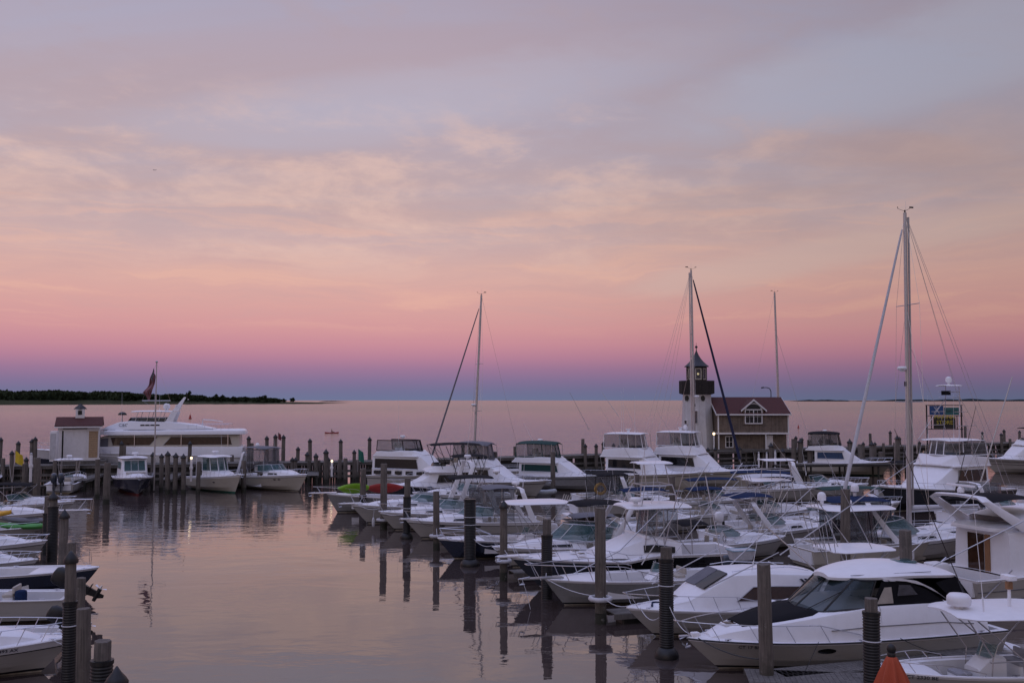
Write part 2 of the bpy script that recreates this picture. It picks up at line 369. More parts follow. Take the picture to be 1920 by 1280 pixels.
def shell(name,parent,S,m,r=.10,crown=.04):
    """S: (x, half width bottom, half width top, z bottom, z top)"""
    mb=MB(); rings=[]
    for x,wb,wt,zb,zt in S:
        q=min(r,max(.005,(zt-zb)*.45),wt*.5)
        rings.append([(x,wb,zb),(x,wt,zt-q),(x,wt-.3*q,zt-.3*q),(x,wt-q,zt),(x,wt*.4,zt+crown*.8),(x,0,zt+crown),(x,-wt*.4,zt+crown*.8),(x,-wt+q,zt),(x,-wt+.3*q,zt-.3*q),(x,-wt,zt-q),(x,-wb,zb)])
    mb.loft(rings,m,closed=False)
    mb.add(rings[0],[tuple(range(len(rings[0])))],m); mb.add(rings[-1],[tuple(range(len(rings[-1])))[::-1]],m)
    return mb.build(name,parent,35)
def side_win(name,parent,S,x0,x1,f0,f1,m,a=0,b=0,r=.10,sides=(1,-1),off=.012):
    """window on the shell's side; a, b slant the fore and aft ends"""
    for sd in sides:
        mb=MB()
        n=max(1,int(abs(x1-x0)/.5)); lo=[];hi=[]
        for i in range(n):
            P=[]
            for (k,f) in ((i/n,f0),((i+1)/n,f0),((i+1)/n,f1),(i/n,f1)):
                x=x0+(x1-x0)*k+(a+(b-a)*k)*(f-f0)/max(.01,f1-f0); s_=secs_at(S,x); q=min(r,max(.005,(s_[4]-s_[3])*.45))
                P.append((x,sd*(s_[1]+(s_[2]-s_[1])*f),s_[3]+(s_[4]-q-s_[3])*f))
            o_=Vector((0,sd*(off+.012),.0))
            if i==0: lo.append(Vector(P[0])+o_); hi.append(Vector(P[3])+o_)
            lo.append(Vector(P[1])+o_); hi.append(Vector(P[2])+o_)
            if sd<0: P=[P[1],P[0],P[3],P[2]]
            # outward normal check is by winding: front face towards +side
            P=[Vector(p) for p in P]; nn=(P[1]-P[0]).cross(P[3]-P[0]).normalized()
            if nn.y*sd<0: P=[P[1],P[0],P[3],P[2]]
            mb.panel(P,m,off,.03)
        wo_=mb.build(name,parent); fr_=MB(); fr_.tube(lo+hi[::-1]+[lo[0]],.022,AL if m is not GC else GC,5); fr_.build('frame',wo_)
def curve_pts(xa,xf,w,n=10,e=.75):
    o=[]
    for i in range(n+1):
        a=-PI/2+PI*i/n; o.append((xa+(xf-xa)*max(0,math.cos(a))**e, w*math.sin(a)))
    return o
def band(name,parent,A,B,m,frame=None,mull=(),fr=.025,top=True,base=True,fname='frame'):
    """glass or canvas band between two 3-D curves"""
    mb=MB(); mb.loft([A,B],m,closed=False); o=mb.build(name,parent,30)
    if frame:
        f=MB()
        if top: f.tube(B,fr,frame,5)
        if base: f.tube(A,fr,frame,5)
        for i in mull: f.tube([A[i],B[i]],fr,frame,5)
        f.build(fname,o)
    return o
def windshield(parent,xa,xf,w,z0,z1,rk=.5,glass=None,frame=None,mull=(0,3,5,7,10),k=.88,dz=0,n=10,fr=.025,zaft=None):
    A=[Vector((x,y,z0-dz*abs(y/w)**2)) for x,y in curve_pts(xa,xf,w,n)]
    B=[]
    for i,(x,y) in enumerate(curve_pts(xa,xf,w,n)):
        c=math.cos(-PI/2+PI*i/n); zz=z1 if zaft is None else zaft+(z1-zaft)*min(1,c*2.2)
        B.append(Vector((x-rk*(.25+.75*c),y*k,zz)))
    return band('windshield',parent,A,B,glass or GLT,frame or AL,mull,fr),A,B
def slab(name,parent,x0,x1,w,z,th,m,crown=.08,rnd=.5,droop=.0,taper=.9,tilt=0):
    """rounded top: hardtop, T-top, bimini"""
    mb=MB(); N=12; K=8; tops=[];bots=[]
    for i in range(N+1):
        u=i/N; x=x0+(x1-x0)*u
        e=abs(2*u-1); ww=w*(1-(1-(taper if u>.5 else 1))*(2*u-1 if u>.5 else 0))*(1-max(0,(e-(1-rnd))/rnd)**2.6*.35)
        if i in (0,N): ww*=.93
        dz=-droop*e**2+tilt*(u-.5)
        tr=[];br=[]
        for j in range(K+1):
            v=-1+2*j/K; zc=z+dz+crown*(1-v*v)-(.5*th if abs(v)==1 or i in(0,N) else 0)
            tr.append((x,ww*v,zc)); br.append((x,ww*v*.985,z+dz-th+crown*.6*(1-v*v)))
        tops.append(tr);bots.append(br)
    mb.loft(tops,m,closed=False); mb.loft([b[::-1] for b in bots],m,closed=False)
    per=lambda g:[g[0][j] for j in range(K+1)]+[g[i][K] for i in range(1,N+1)]+[g[N][j] for j in range(K-1,-1,-1)]+[g[i][0] for i in range(N-1,0,-1)]
    mb.loft([per(bots),per(tops)],m)
    return mb.build(name,parent,50)
def arch(name,parent,xb,zb,wb,xt,zt,wt,m,wid=.5,widt=.35,th=.10,n=5):
    """moulded radar arch: legs sweep from the deck to a cross beam"""
    mb=MB(); path=[]
    for k in range(n): u=k/(n-1); path.append((xb+(xt-xb)*u**.9,wb+(wt-wb)*u**1.5*.6,zb+(zt-zb)*.88*u, wid+(widt-wid)*u))
    path.append((xt,wt*.86,zt*.985+zb*.015,widt)); path.append((xt,0,zt+.03,widt))
    full=path+[(x,-y,z,w_) for x,y,z,w_ in path[:-1][::-1]]
    rings=[]
    for i,(x,y,z,w_) in enumerate(full):
        a=Vector(full[max(0,i-1)][:3]); b=Vector(full[min(len(full)-1,i+1)][:3]); d=(b-a); d.x=0; d.normalize(); nrm=Vector((0,-d.z,d.y))
        c=Vector((x,y,z)); rings.append([c+Vector((w_/2,0,0))-nrm*th*.3,c+Vector((w_*.38,0,0))+nrm*th*.5,c-Vector((w_*.38,0,0))+nrm*th*.5,c-Vector((w_/2,0,0))-nrm*th*.3,c-Vector((w_*.3,0,0))-nrm*th*.5,c+Vector((w_*.3,0,0))-nrm*th*.5])
    mb.loft(rings,m,caps=True); return mb.build(name,parent,40)
def bow_rail(parent,h,t0=.45,ht=.6,m=None,n=7,out=.25,mid=False,r=.016,inset=.08,lowf=.0):
    m=m or SS; mb=MB(); top={};N=16
    def pt(t,sd,k=1.0):
        q=min(t,1.0); p=h.p(min(q,.985),h.sh(q)); hh=ht*min(1,.35+(t-t0)/(1-t0)*2.0) if t<t0+.33*(1-t0) else ht
        return Vector((p.x+out*max(0,(t-.75)/.25)**1.5,sd*max(abs(p.y)-inset,.16 if t>=.97 else .0)*(1.0+.06*k),p.z+hh*k))
    for sd in (1,-1):
        pts=[pt(t0+(1-t0)*i/N,sd) for i in range(N+1)]; pts=[pt(t0,sd,0)]+pts; top[sd]=pts; mb.tube(pts,r,m,5)
        if mid: mb.tube([pt(t0+(1-t0)*i/N,sd,.5) for i in range(N+1)],r*.7,m,4)
        for i in range(1,n+1):
            t=t0+(1-t0)*i/(n+.3); a=pt(t,sd); b=pt(t-.025,sd,0); mb.tube([b,a],r*.9,m,4)
    mb.tube([top[1][-1],top[-1][-1]],r,m,5)
    return mb.build('bow_rail',parent)
def pulpit(parent,h,ln=.9,w=.28,m=None,anchor=True):
    z=h.sh(1)+.01; x=h.L/2; mb=MB()
    mb.loft([[(x-.9,-w*1.2,z),(x-.9,w*1.2,z),(x-.9,w*1.2,z+.06),(x-.9,-w*1.2,z+.06)],[(x,-w,z),(x,w,z),(x,w,z+.06),(x,-w,z+.06)],[(x+ln*.8,-w*.8,z),(x+ln*.8,w*.8,z),(x+ln*.8,w*.8,z+.06),(x+ln*.8,-w*.8,z+.06)],[(x+ln,-w*.4,z),(x+ln,w*.4,z),(x+ln,w*.4,z+.05),(x+ln,-w*.4,z+.05)]],m or W,caps=True)
    o=mb.build('pulpit',parent)
    if anchor:
        a=MB(); a.tube([(x+ln-.5,0,z+.1),(x+ln+.1,0,z+.02)],.03,SS,5); a.tube([(x+ln+.1,0,z+.02),(x+ln+.02,0,z-.22)],.025,SS,5); a.tube([(x+ln-.2,-.14,z-.2),(x+ln+.02,0,z-.24),(x+ln-.2,.14,z-.2)],.03,SS,5)
        a.build('anchor',parent)
def outboard(parent,y,x,z,m=None,s=1.0,tilt=0,legm=None):
    m=m or OBM; e=empty('outboard_motor',(x,y,z)); e.parent=parent; e.rotation_euler=(0,tilt,0); e.scale=(s,s,s)
    mb=MB(); rings=[]
    for zz,lx,ly,ox in ((.10,.20,.13,-.32),(.18,.29,.19,-.34),(.45,.33,.21,-.36),(.68,.31,.20,-.36),(.80,.24,.15,-.35),(.84,.10,.06,-.33)):
        rings.append([(ox+lx*math.copysign(abs(math.cos(a))**.7,math.cos(a)),ly*math.copysign(abs(math.sin(a))**.7,math.sin(a)),zz) for a in [2*PI*k/14 for k in range(14)]])
    mb.loft(rings,m,caps=True); mb.build('cowling',e,50)
    lg=MB(); lm=legm or m
    lg.loft([[(-.32+a*.15,b*.09,zz) for a,b in ((1,1),(-1,.8),(-1,-.8),(1,-1))] for zz in (.12,-.25)]+[[(-.34+a*.10,b*.05,-.75) for a,b in ((1,1),(-1,.8),(-1,-.8),(1,-1))]],lm,caps=True)
    lg.box((-.38,0,-.48),(.42,.22,.02),lm); lg.tube([(-.10,0,-.78),(-.2,0,-.78),(-.55,0,-.78)],.06,lm,8,.075)
    lg.add([(-.2,.012,-.8),(-.42,.012,-.8),(-.42,.012,-1.0),(-.32,.012,-1.02),(-.2,-.012,-.8),(-.42,-.012,-.8),(-.42,-.012,-1.0),(-.32,-.012,-1.02)],[(0,1,2,3),(7,6,5,4),(0,3,7,4),(1,5,6,2),(3,2,6,7)],lm)
    lg.box((-.06,0,.0),(.16,.24,.34),BKP); lg.build('midsection',e)
    pr=MB(); pr.tube([(-.55,0,-.78),(-.68,0,-.78)],.05,SS,8,.02)
    for k in range(3):
        a=2*PI*k/3; c,s_=math.cos(a),math.sin(a); pr.add([(-.56,c*.04,-.78+s_*.04),(-.60,c*.19-s_*.08,-.78+s_*.19+c*.08),(-.62,c*.21,-.78+s_*.21),(-.58,c*.19+s_*.08,-.78+s_*.19-c*.08)],[(0,1,2,3),(3,2,1,0)],SS)
    pr.build('propeller',e); return e
def radome(parent,x,y,z,r=.3,h=.25,name='radar_dome'):
    mb=MB(); mb.lathe([(r*.5,0),(r*.9,.02),(r,h*.35),(r*.97,h*.7),(r*.75,h*.95),(.03,h)],W,(x,y,z),16); mb.lathe([(r*.35,-.12),(r*.45,0)],W,(x,y,z),8); return mb.build(name,parent,60)
def satdome(parent,x,y,z,r=.25):
    mb=MB(); mb.lathe([(r*.8,0),(r,.1*r),(r,1.1*r),(r*.85,1.6*r),(r*.5,1.9*r),(.02,2*r)],W,(x,y,z),16); mb.lathe([(r*.4,-.25),(r*.5,0)],W,(x,y,z),8); return mb.build('satellite_dome',parent,60)
def openarray(parent,x,y,z,ln=1.1):
    mb=MB(); mb.lathe([(.16,0),(.18,.12),(.12,.25),(.05,.3)],W,(x,y,z),10); mb.rbox((x,y,z+.34),(.14,ln,.10),.04,W); return mb.build('radar_scanner',parent)
def antenna(parent,x,y,z,ln=2.4,lean=0,leany=0,m=None,r=.014):
    mb=MB(); mb.tube([(x,y,z),(x-lean*.12,y+leany*.12,z+ln*.12)],r*2,m or W,5); mb.tube([(x-lean*.12,y+leany*.12,z+ln*.12),(x-lean,y+leany,z+ln)],r,m or W,4,r*.5); return mb.build('antenna',parent)
SPLIT={'hull_line':'hull_line','canvas_frame':'canvas_pole','hardtop_posts':'hardtop_post','hull_vents':'hull_vent','hull_stripe':'hull_stripe','rub_line':'rub_line','stern_rails':'stern_rail','deck_posts':'deck_post','rod_rack':'fishing_rod','grab_rail':'grab_rail','hardtop_frame':'hardtop_post','outrigger_pole':'outrigger_pole'}
def tubes(name,parent,L,r,m,n=5):
    if name in SPLIT:
        for p in L:
            mb=MB(); mb.tube(p,r,m,n); o=mb.build(SPLIT[name],parent)
        return o
    mb=MB()
    for p in L: mb.tube(p,r,m,n)
    return mb.build(name,parent)
def portlights(parent,h,xs_,f=.72,l=.42,hh=.13,m=None,sides=(1,-1)):
    for x in xs_:
        for sd in sides:
            t=h.t(x); z=.15+(h.sh(t)-.15)*f; mb=MB(); P=[];Q=[]
            for k in range(12):
                a=2*PI*k/12; tt=h.t(x+l/2*math.cos(a)); zz=z+hh/2*math.sin(a); p=h.p(tt,zz,sd); P.append(p+Vector((0,sd*.015,0))); Q.append(p-Vector((0,sd*.03,0)))
            mb.loft([Q,P],SS); mb.add([p+Vector((0,0,0)) for p in P],[tuple(range(12)) if sd<0 else tuple(range(11,-1,-1))],m or GLD); mb.build('porthole',parent)
def hatch(parent,x,y,z,s=.5,m=None,name='deck_hatch'):
    mb=MB(); mb.rbox((x,y,z),(s,s,.06),.06,W); mb.rbox((x,y,z+.02),(s*.82,s*.82,.05),.05,m or GLD); return mb.build(name,parent)
def cleats(parent,h,ts=(.12,.5,.93)):
    for t in ts:
        for sd in (1,-1):
            mb=MB(); p=h.p(t,h.sh(t),sd); p.y-=sd*.10; mb.tube([(p.x-.13,p.y,p.z+.05),(p.x+.13,p.y,p.z+.05)],.02,SS,5); mb.box((p.x,p.y,p.z+.02),(.08,.03,.06),SS); mb.build('cleat',parent)
def bimini(parent,x0,x1,w,z,m,zb,name='bimini_top',crown=.12,legs=True,droop=.12,legm=None,th=.05):
    o=slab(name,parent,x0,x1,w,z,th,m,crown,.35,droop,1)
    if legs:
        xm=(x0+x1)/2; L=[]
        for sd in (1,-1):
            y=sd*w*.97
            for xt in (x0+.1,xm,x1-.1): L.append([(xm+(xt-xm)*.15,y*1.02,zb),(xt,y*.98,z-.05-(droop if xt!=xm else 0))])
        tubes('canvas_frame',o,L,.016,legm or SS)
    return o
def enclosure(parent,xa,xf,w,z0,z1,rk,m=None,frame=None,mull=(0,2,4,5,6,8,10),k=.95,name='enclosure_curtain',fr=.02,z0aft=None):
    A=[];B=[]
    for i,(x,y) in enumerate(curve_pts(xa,xf,w)):
        c=math.cos(-PI/2+PI*i/10); A.append(Vector((x,y,z0 if z0aft is None else z0aft+(z0-z0aft)*min(1,c*2)))); B.append(Vector((x-rk*c,y*k,z1)))
    return band(name,parent,A,B,m or VIN,frame or BC,mull,fr)
def seats(parent,L,name='seat'):
    for x,y,z in L:
        mb=MB(); mb.rbox((x,y,z+.25),(.5,.5,.5),.1,W); mb.rbox((x,y,z+.55),(.52,.5,.12),.1,CUSH); mb.rbox((x-.22,y,z+.8),(.14,.5,.5),.05,CUSH); mb.build(name,parent)
def lines(parent,h,t,sd,P,m=None,sag=.4,r=.014,name='mooring_line'):
    """a line from the boat (fraction t) to the world point P; P is given in boat space"""
    a=h.p(t,h.sh(t),sd)+Vector((0,0,.05)); P=Vector(P); mb=MB()
    mb.tube([a+(P-a)*(i/8)-Vector((0,0,sag*4*(i/8)*(1-i/8))) for i in range(9)],r,m or W,4); return mb.build(name,parent)
# ================================================================ boats
def boat_root(name,tip,head,h,label,cat='boat',group=None,z=None,loc=None):
    """tip: pixel of the stem head"""
    a=R(head); d=Vector((math.cos(a),math.sin(a),0))
    p=G(tip[0],tip[1],h.sh(1)) if loc is None else Vector((*loc,0))
    o=p-d*h.L/2; o.z=0
    return empty(name,o,a,label,cat,group)
def express(name,tip,head,L,B,zb,zs,label,cat='motorboat',hullm=None,stripe=None,bottom=None,boot=None,cab=(.12,.36),cz=.42,ws=(.06,.18,.75),wsm=None,
            top=None,arch_=None,encl=None,rail=True,ports=(.2,.3),radar=None,ants=(),group=None,rk=.9,hatches=1,plp=False,cockpit=.0,railm=None,ob=0,obm=None,wframe=None,loc=None,full=2.2,rake=.13,step=None,flare=.52,stepz=None,strz=.24,railh=.6,tb=.9):
    """cabin cruiser with a trunk cabin flowing into the foredeck and a raked windshield"""
    h=Hull(L,B,zb,zs,full=full,rake=rake,step=step,flare=flare,tb=tb); r=boat_root(name,tip,head,h,label,cat,group,loc=loc)
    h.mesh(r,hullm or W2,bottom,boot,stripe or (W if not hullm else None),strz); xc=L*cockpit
    h.deck(r,xc,W,sole=.4)
    # trunk cabin on the foredeck
    xa,xf=xc-.02,L*cab[1]; S=[]
    for i in range(8):
        u=i/7; x=xa+(xf-xa)*u; t=h.t(x); zz=h.sh(t)-.02; k=max(0,1-u**2.2)
        b=min(h.hb(t)-.28,B/2*.74)*(1-.35*u**3); S.append((x,max(.15,b),max(.10,b*.86),zz,zz+.06+cz*k**.8))
    shell('cabin_trunk',r,S,W,.12,.07)
    if L>9: side_win('trunk_window',r,S,xa+.9,xa+(xf-xa)*.55,.25,.72,GLD,0,-.15,off=.02)
    tubes('grab_rail',r,[[(x_,sd*secs_at(S,x_)[2]*.72,secs_at(S,x_)[4]+.10) for x_ in (xa+.6,xa+1.3,xa+2.0)] for sd in (1,-1)],.014,SS)
    if hatches:
        for q in range(hatches):
            x=L*(cab[0]+.08+.10*q); s_=secs_at(S,x); hatch(r,x,0,s_[4]+.07,.5)
    zc=S[0][4]+.03
    xw=xc; wsx=L*ws[1]; g,A,Bc=windshield(r,xw-L*ws[0],xw+wsx,S[0][1]+.10,zc-.10,zc-.10+ws[2],rk,wsm,wframe,dz=.02,zaft=zc-.1+ws[2]*.8,fr=.028)
    zt=zc-.1+ws[2]
    # cockpit furniture
    seats(r,[(xc-.9,-B*.22,.4),(xc-.9,B*.22,.4)],'helm_seat')
    mb=MB(); mb.rbox((-L/2+.75,0,.65),(.6,B*.62,.5),.1,W); mb.rbox((-L/2+.75,0,.93),(.58,B*.6,.1),.1,CUSH); mb.rbox((-L/2+.45,0,1.1),(.14,B*.6,.4),.05,CUSH); mb.build('stern_seat',r)
    mb=MB(); mb.rbox((xc-.15,-B*.2,.85),(.5,.7,.9),.1,W); hc=mb.build('helm_console',r); mb=MB(); mb.tube([(xc-.5,-B*.2+.2*math.cos(a_),1.35+.2*math.sin(a_)) for a_ in [2*PI*k/10 for k in range(11)]],.02,BKP,5); mb.build('steering_wheel',hc)
    mb=MB(); mb.rbox((-L*.2,B*.25,.62),(L*.14,.45,.42),.08,SEAT); mb.build('cockpit_cushion',r)
    sp=MB(); sp.rbox((-L/2-.3,0,.28),(.75,B*.8,.08),.2,W); sp.build('swim_platform',r)
    if arch_:
        xb,xt,za,m=arch_; arch('radar_arch',r,xb*L,h.sh(h.t(xb*L))-.02,h.hb(h.t(xb*L))-.14,xt*L,za,B*.40,m or W)
    if top:
        x0,x1,zz,m,*q=top; bimini(r,x0*L,x1*L,B*.40,zz,m,h.sh(.3)+.1)
    if encl:
        x0,x1,z1,m,fm=encl
        enclosure(r,x0*L,x1*L,B*.40,zt-.03,z1,-.0,m,fm,k=.96,z0aft=h.sh(.3)+.05)
    if rail: bow_rail(r,h,.5,railh,railm)
    if plp: pulpit(r,h,plp)
    if ports: portlights(r,h,[p*L for p in ports])
    if radar:
        k,x,z=radar; (radome if k=='r' else satdome if k=='s' else openarray)(r,x*L,0,z)
    for a in (ants or ((-1.2,B*.36,zt,2.6,.4),(-1.6,-B*.36,zt,1.8,.2))): antenna(r,*a)
    for i in range(ob): outboard(r,(i-(ob-1)/2)*.75,-L/2-.05,h.zs-.1,obm)
    cleats(r,h); return r,h,S
def console_boat(name,tip,head,L,B,zb,zs,label,hullm=None,bottom=None,boot=None,stripe=None,ttop=(-.16,.10,2.6),ttm=None,ob=1,obm=None,rail=True,ants=(),radar=None,cat='fishing boat',
                 frame=None,loc=None,cush=None,outr=0,encl=False,tilt=0,cons=True,group=None,obscale=1.0,legs=None,shw=.75,crown=.06,cxf=0.0):
    h=Hull(L,B,zb,zs,full=2.4,rake=.12,flare=.65); r=boat_root(name,tip,head,h,label,cat,group,loc=loc)
    h.mesh(r,hullm or W2,bottom,boot,stripe)
    # casting deck forward, open cockpit aft
    h.deck(r,L*(.26+cxf*.5),W,sole=.38,side=.24)
    cx=L*cxf
    if cons:
        mb=MB(); rings=[]
        for x,zt in ((cx-.45,1.35),(cx+.05,1.42),(cx+.3,1.2),(cx+.55,1.0)): rings.append([(x,.42,.38),(x,.40,zt),(x,.3,zt+.05),(x,-.3,zt+.05),(x,-.40,zt),(x,-.42,.38)])
        mb.loft(rings,W,closed=False,caps=False); mb.add(rings[0],[(0,1,2,3,4,5)],W); mb.add(rings[-1],[(5,4,3,2,1,0)],W); c=mb.build('console',r,30)
        A=[Vector((cx+.28*math.cos(a)+.0,.40*math.sin(a),1.4)) for a in [-PI/2+PI*k/8 for k in range(9)]]; Bq=[v+Vector((-.18,0,.45)) for v in A]
        band('windscreen',c,A,Bq,GLT,AL,(0,4,8),.012,fname='windscreen_frame')
        mb=MB(); mb.rbox((cx-1.15,0,.75),(.5,.95,.75),.1,W); mb.rbox((cx-1.15,0,1.17),(.52,1.0,.12),.1,cush or CUSH); mb.rbox((cx-1.4,0,1.4),(.12,1.0,.3),.05,cush or CUSH); mb.build('leaning_post',r)
        mb=MB(); mb.rbox((cx+1.0,0,.62),(.55,.7,.5),.1,W); mb.rbox((cx+1.0,0,.9),(.55,.7,.1),.1,cush or CUSH); mb.build('console_seat',r)
    if ttop:
        x0,x1,z=ttop; zz=1.0; o=slab('t_top',r,x0*L,x1*L,shw*B*.5/.5*.6,z,.07,ttm or W,crown,.4,.03,.85); w_=B*.24; L_=[]
        for sd in (1,-1):
            xa,xb=cx-.9,cx+.35
            L_+=[[(xa,sd*w_*1.1,.4),(xa+.05,sd*w_*1.1,1.4),(x0*L+.35,sd*w_*1.2,z-.06)],[(xb,sd*w_*1.1,.4),(xb-.1,sd*w_*1.1,1.5),(x1*L-.35,sd*w_*1.2,z-.06)],[(xa,sd*w_*1.1,1.35),(xb,sd*w_*1.1,1.35)],[(xa+.05,sd*w_*1.1,1.4),(x1*L-.6,sd*w_*1.2,z-.08)]]
        L_+=[[(x0*L+.35,-w_*1.2,z-.07),(x0*L+.35,w_*1.2,z-.07)],[(x1*L-.35,-w_*1.2,z-.07),(x1*L-.35,w_*1.2,z-.07)]]
        tubes('pipework',r,L_,.024,frame or AL,6)
        if outr:
            mb=MB()
            for sd in (1,-1): mb.tube([(cx,sd*B*.3,z),(cx-outr*.55,sd*(B*.3+outr*.18),z+outr*.8)],.022,AL,5,.008)
            mb.build('outrigger_poles',r)
        if radar=='r': radome(r,(x0+x1)/2*L,0,z+crown+.1)
        rh=MB()
        for k in range(4): y=(k-1.5)*.4; rh.tube([(x0*L+.05,y,z-.05),(x0*L-.1,y,z+.35)],.022,AL,5)
        rh.build('rod_holders',r)
    for i in range(ob): outboard(r,(i-(ob-1)/2)*.72,-L/2-.02,zs+.05,obm,obscale,tilt)
    if rail: bow_rail(r,h,.62,.32,None,4,.0)
    for a in ants: antenna(r,*a)
    cleats(r,h); return r,h
def convertible(name,tip,head,L,B,zb,zs,label,hullm=None,bottom=None,boot=None,stripe=None,encl=None,top=None,cat='sportfishing yacht',winm=None,tower=False,loc=None,plp=.8,ants=(),radar='o',
                ftop=None,sal=(-.16,.20),frake=1.5,zh=1.75,fb=.62,rail=.5,outr=0,frontwin=False,enclh=1.15,fbx=(-.22,.14),dom=False,rakeh=.13,winmat=None,saltop=None,white=None,step=None,railm=None):
    """flybridge boat: salon house, flybridge coaming above it, curtains and a hardtop on pipes"""
    WW=white or W; h=Hull(L,B,zb,zs,full=2.3,rake=rakeh,flare=.62,step=step); r=boat_root(name,tip,head,h,label,cat,loc=loc)
    h.mesh(r,hullm or W2,bottom,boot,stripe); xa,xf=sal[0]*L,sal[1]*L
    h.deck(r,xa-.02,WW,sole=.5)
    z0=h.sh(h.t(0))-.03; bw=B/2-.36; zf=h.sh(h.t(xf+frake))-.03
    S=[(xa,bw,bw-.10,z0,z0+zh),(xa+(xf-xa)*.5,bw,bw-.12,z0,z0+zh),(xf-.3,bw*.97,bw*.86,z0,z0+zh-.02),(xf+frake*.55,bw*.92,bw*.76,zf,z0+zh*.52),(xf+frake,bw*.84,bw*.62,zf,zf+.36),(xf+frake*1.6,bw*.62,bw*.42,zf,zf+.22),(xf+frake*2.1,bw*.3,bw*.2,zf,zf+.08)]
    shell('salon',r,S,WW,.14,.05)
    side_win('salon_window',r,S,xa+.35,xf-.50,.36,.88,winm or GLD,0,-.25,off=.05)
    if frontwin:
        a=S[3];b=S[2]
        for y0,y1 in ((-.78,-.28),(-.24,.24),(.28,.78)):
            P=[(a[0],a[2]*y0,a[4]-.0),(a[0],a[2]*y1,a[4]-.0),(b[0]+.15,b[2]*y1,b[4]-.12),(b[0]+.15,b[2]*y0,b[4]-.12)]
            mb=MB(); mb.panel([Vector(p)+Vector((.03,0,.05)) for p in P],winm or GLD,.02,.06); mb.build('front_window',r)
    # flybridge
    zfb=z0+zh+.02; fx0,fx1=fbx[0]*L,fbx[1]*L; wf=bw-.02
    FS=[(fx0,wf,wf,zfb,zfb+.10),(fx0+.25,wf,wf,zfb,zfb+fb*.75),(fx0+(fx1-fx0)*.6,wf,wf*.98,zfb,zfb+fb),(fx1-.5,wf*.94,wf*.86,zfb,zfb+fb),(fx1+.1,wf*.85,wf*.62,zfb,zfb+fb*.55),(fx1+.45,wf*.7,wf*.4,zfb-.02,zfb+.08)]
    shell('flybridge',r,FS,WW,.12,.02)
    m=MB(); m.rbox(((fx0+fx1)/2,0,zfb+.02),(fx1-fx0+.5,wf*2.06,.10),.3,WW); m.build('flybridge_overhang',r)
    seats(r,[((fx0+fx1)/2-.4,-.45,zfb+fb-.2),((fx0+fx1)/2-.4,.45,zfb+fb-.2)],'helm_seat')
    zt=zfb+fb+enclh
    if encl: enclosure(r,fx0+.3,fx1-.15,wf*.98,zfb+fb-.02,zt,.35,encl[0],encl[1],k=.90,fr=.048)
    if top is not None:
        slab('hardtop',r,fx0+.1,fx1-.35,wf*.95,zt+.08,.08,top,.10 if top is W else .26,.4,.05 if top is W else .14,.92)
        tubes('hardtop_frame',r,[[(x,sd*wf*.95,zfb+fb-.05),(x-.1,sd*wf*.9,zt)] for x in (fx0+.4,(fx0+fx1)/2,fx1-.5) for sd in (1,-1)],.028,AL)
    if radar=='o': openarray(r,(fx0+fx1)/2,0,zt+.18)
    if radar=='r': radome(r,(fx0+fx1)/2,0,zt+.28)
    if dom: satdome(r,(fx0+fx1)/2+.5,.3,zt+.35)
    if tower:
        th=tower; L_=[]; zz=zt+.1
        for sd in (1,-1):
            for x in (fx0+.4,fx1-.6): L_.append([(x,sd*wf*.9,zz-.1),((fx0+fx1)/2+(.55 if x>0 else -.55)*1.0,sd*.75,zz+th),((fx0+fx1)/2+(.5 if x>0 else -.5),sd*.7,zz+th+1.1)])
            for k in (.33,.66): L_.append([(fx0+.4+( (fx0+fx1)/2-.55-fx0-.4)*k,sd*(wf*.9+(.75-wf*.9)*k),zz+th*k),(fx1-.6+((fx0+fx1)/2+.55-fx1+.6)*k,sd*(wf*.9+(.75-wf*.9)*k),zz+th*k)])
        for zq in (zz+th,zz+th+.55): L_.append([((fx0+fx1)/2-.55,-.75,zq),((fx0+fx1)/2+.55,-.75,zq),((fx0+fx1)/2+.55,.75,zq),((fx0+fx1)/2-.55,.75,zq),((fx0+fx1)/2-.55,-.75,zq)])
        o=tubes('tuna_tower',r,L_,.03,AL); slab('tower_top',r,(fx0+fx1)/2-.95,(fx0+fx1)/2+.95,1.05,zz+th+1.15,.06,WW,.08,.4); s=MB(); s.box(((fx0+fx1)/2,0,zz+th),(1.1,1.5,.05),WW); s.box(((fx0+fx1)/2+.45,0,zz+th+.45),(.3,.8,.4),BC); s.build('tower_platform',r)
        satdome(r,(fx0+fx1)/2,0,zz+th+1.45,.28)
    if outr:
        for sd in (1,-1):
            mb=MB(); mb.tube([(fx1-.6,sd*(bw+.2),z0+zh*.6),(fx1-.6-outr*.5,sd*(bw+outr*.14),z0+zh*.6+outr*.84)],.03,AL,5,.01); mb.build('outrigger_pole',r)
    bow_rail(r,h,.48,rail,railm,8)
    if plp: pulpit(r,h,plp)
    for a in ants: antenna(r,*a)
    cleats(r,h)
    tubes('hull_line',r,[[h.p(k/20,h.sh(k/20)-.3,sd)+Vector((0,sd*.012,0)) for k in range(21)] for sd in (1,-1)],.03,BKP)
    # flybridge dark venturi strip and dashboards
    A_=[Vector((x,y,zfb+fb+.02)) for x,y in curve_pts(fx1-1.4,fx1-.30,wf*.86)]; B_=[v+Vector((-.12,0,.22)) for v in A_]; band('venturi_screen',r,A_,B_,GLD)
    # cockpit door and ladder
    mb=MB(); mb.box((xa-.03,-.35,z0+zh*.45),(.04,.75,zh*.8),GLD); mb.build('salon_door',r)
    return r,h,zt
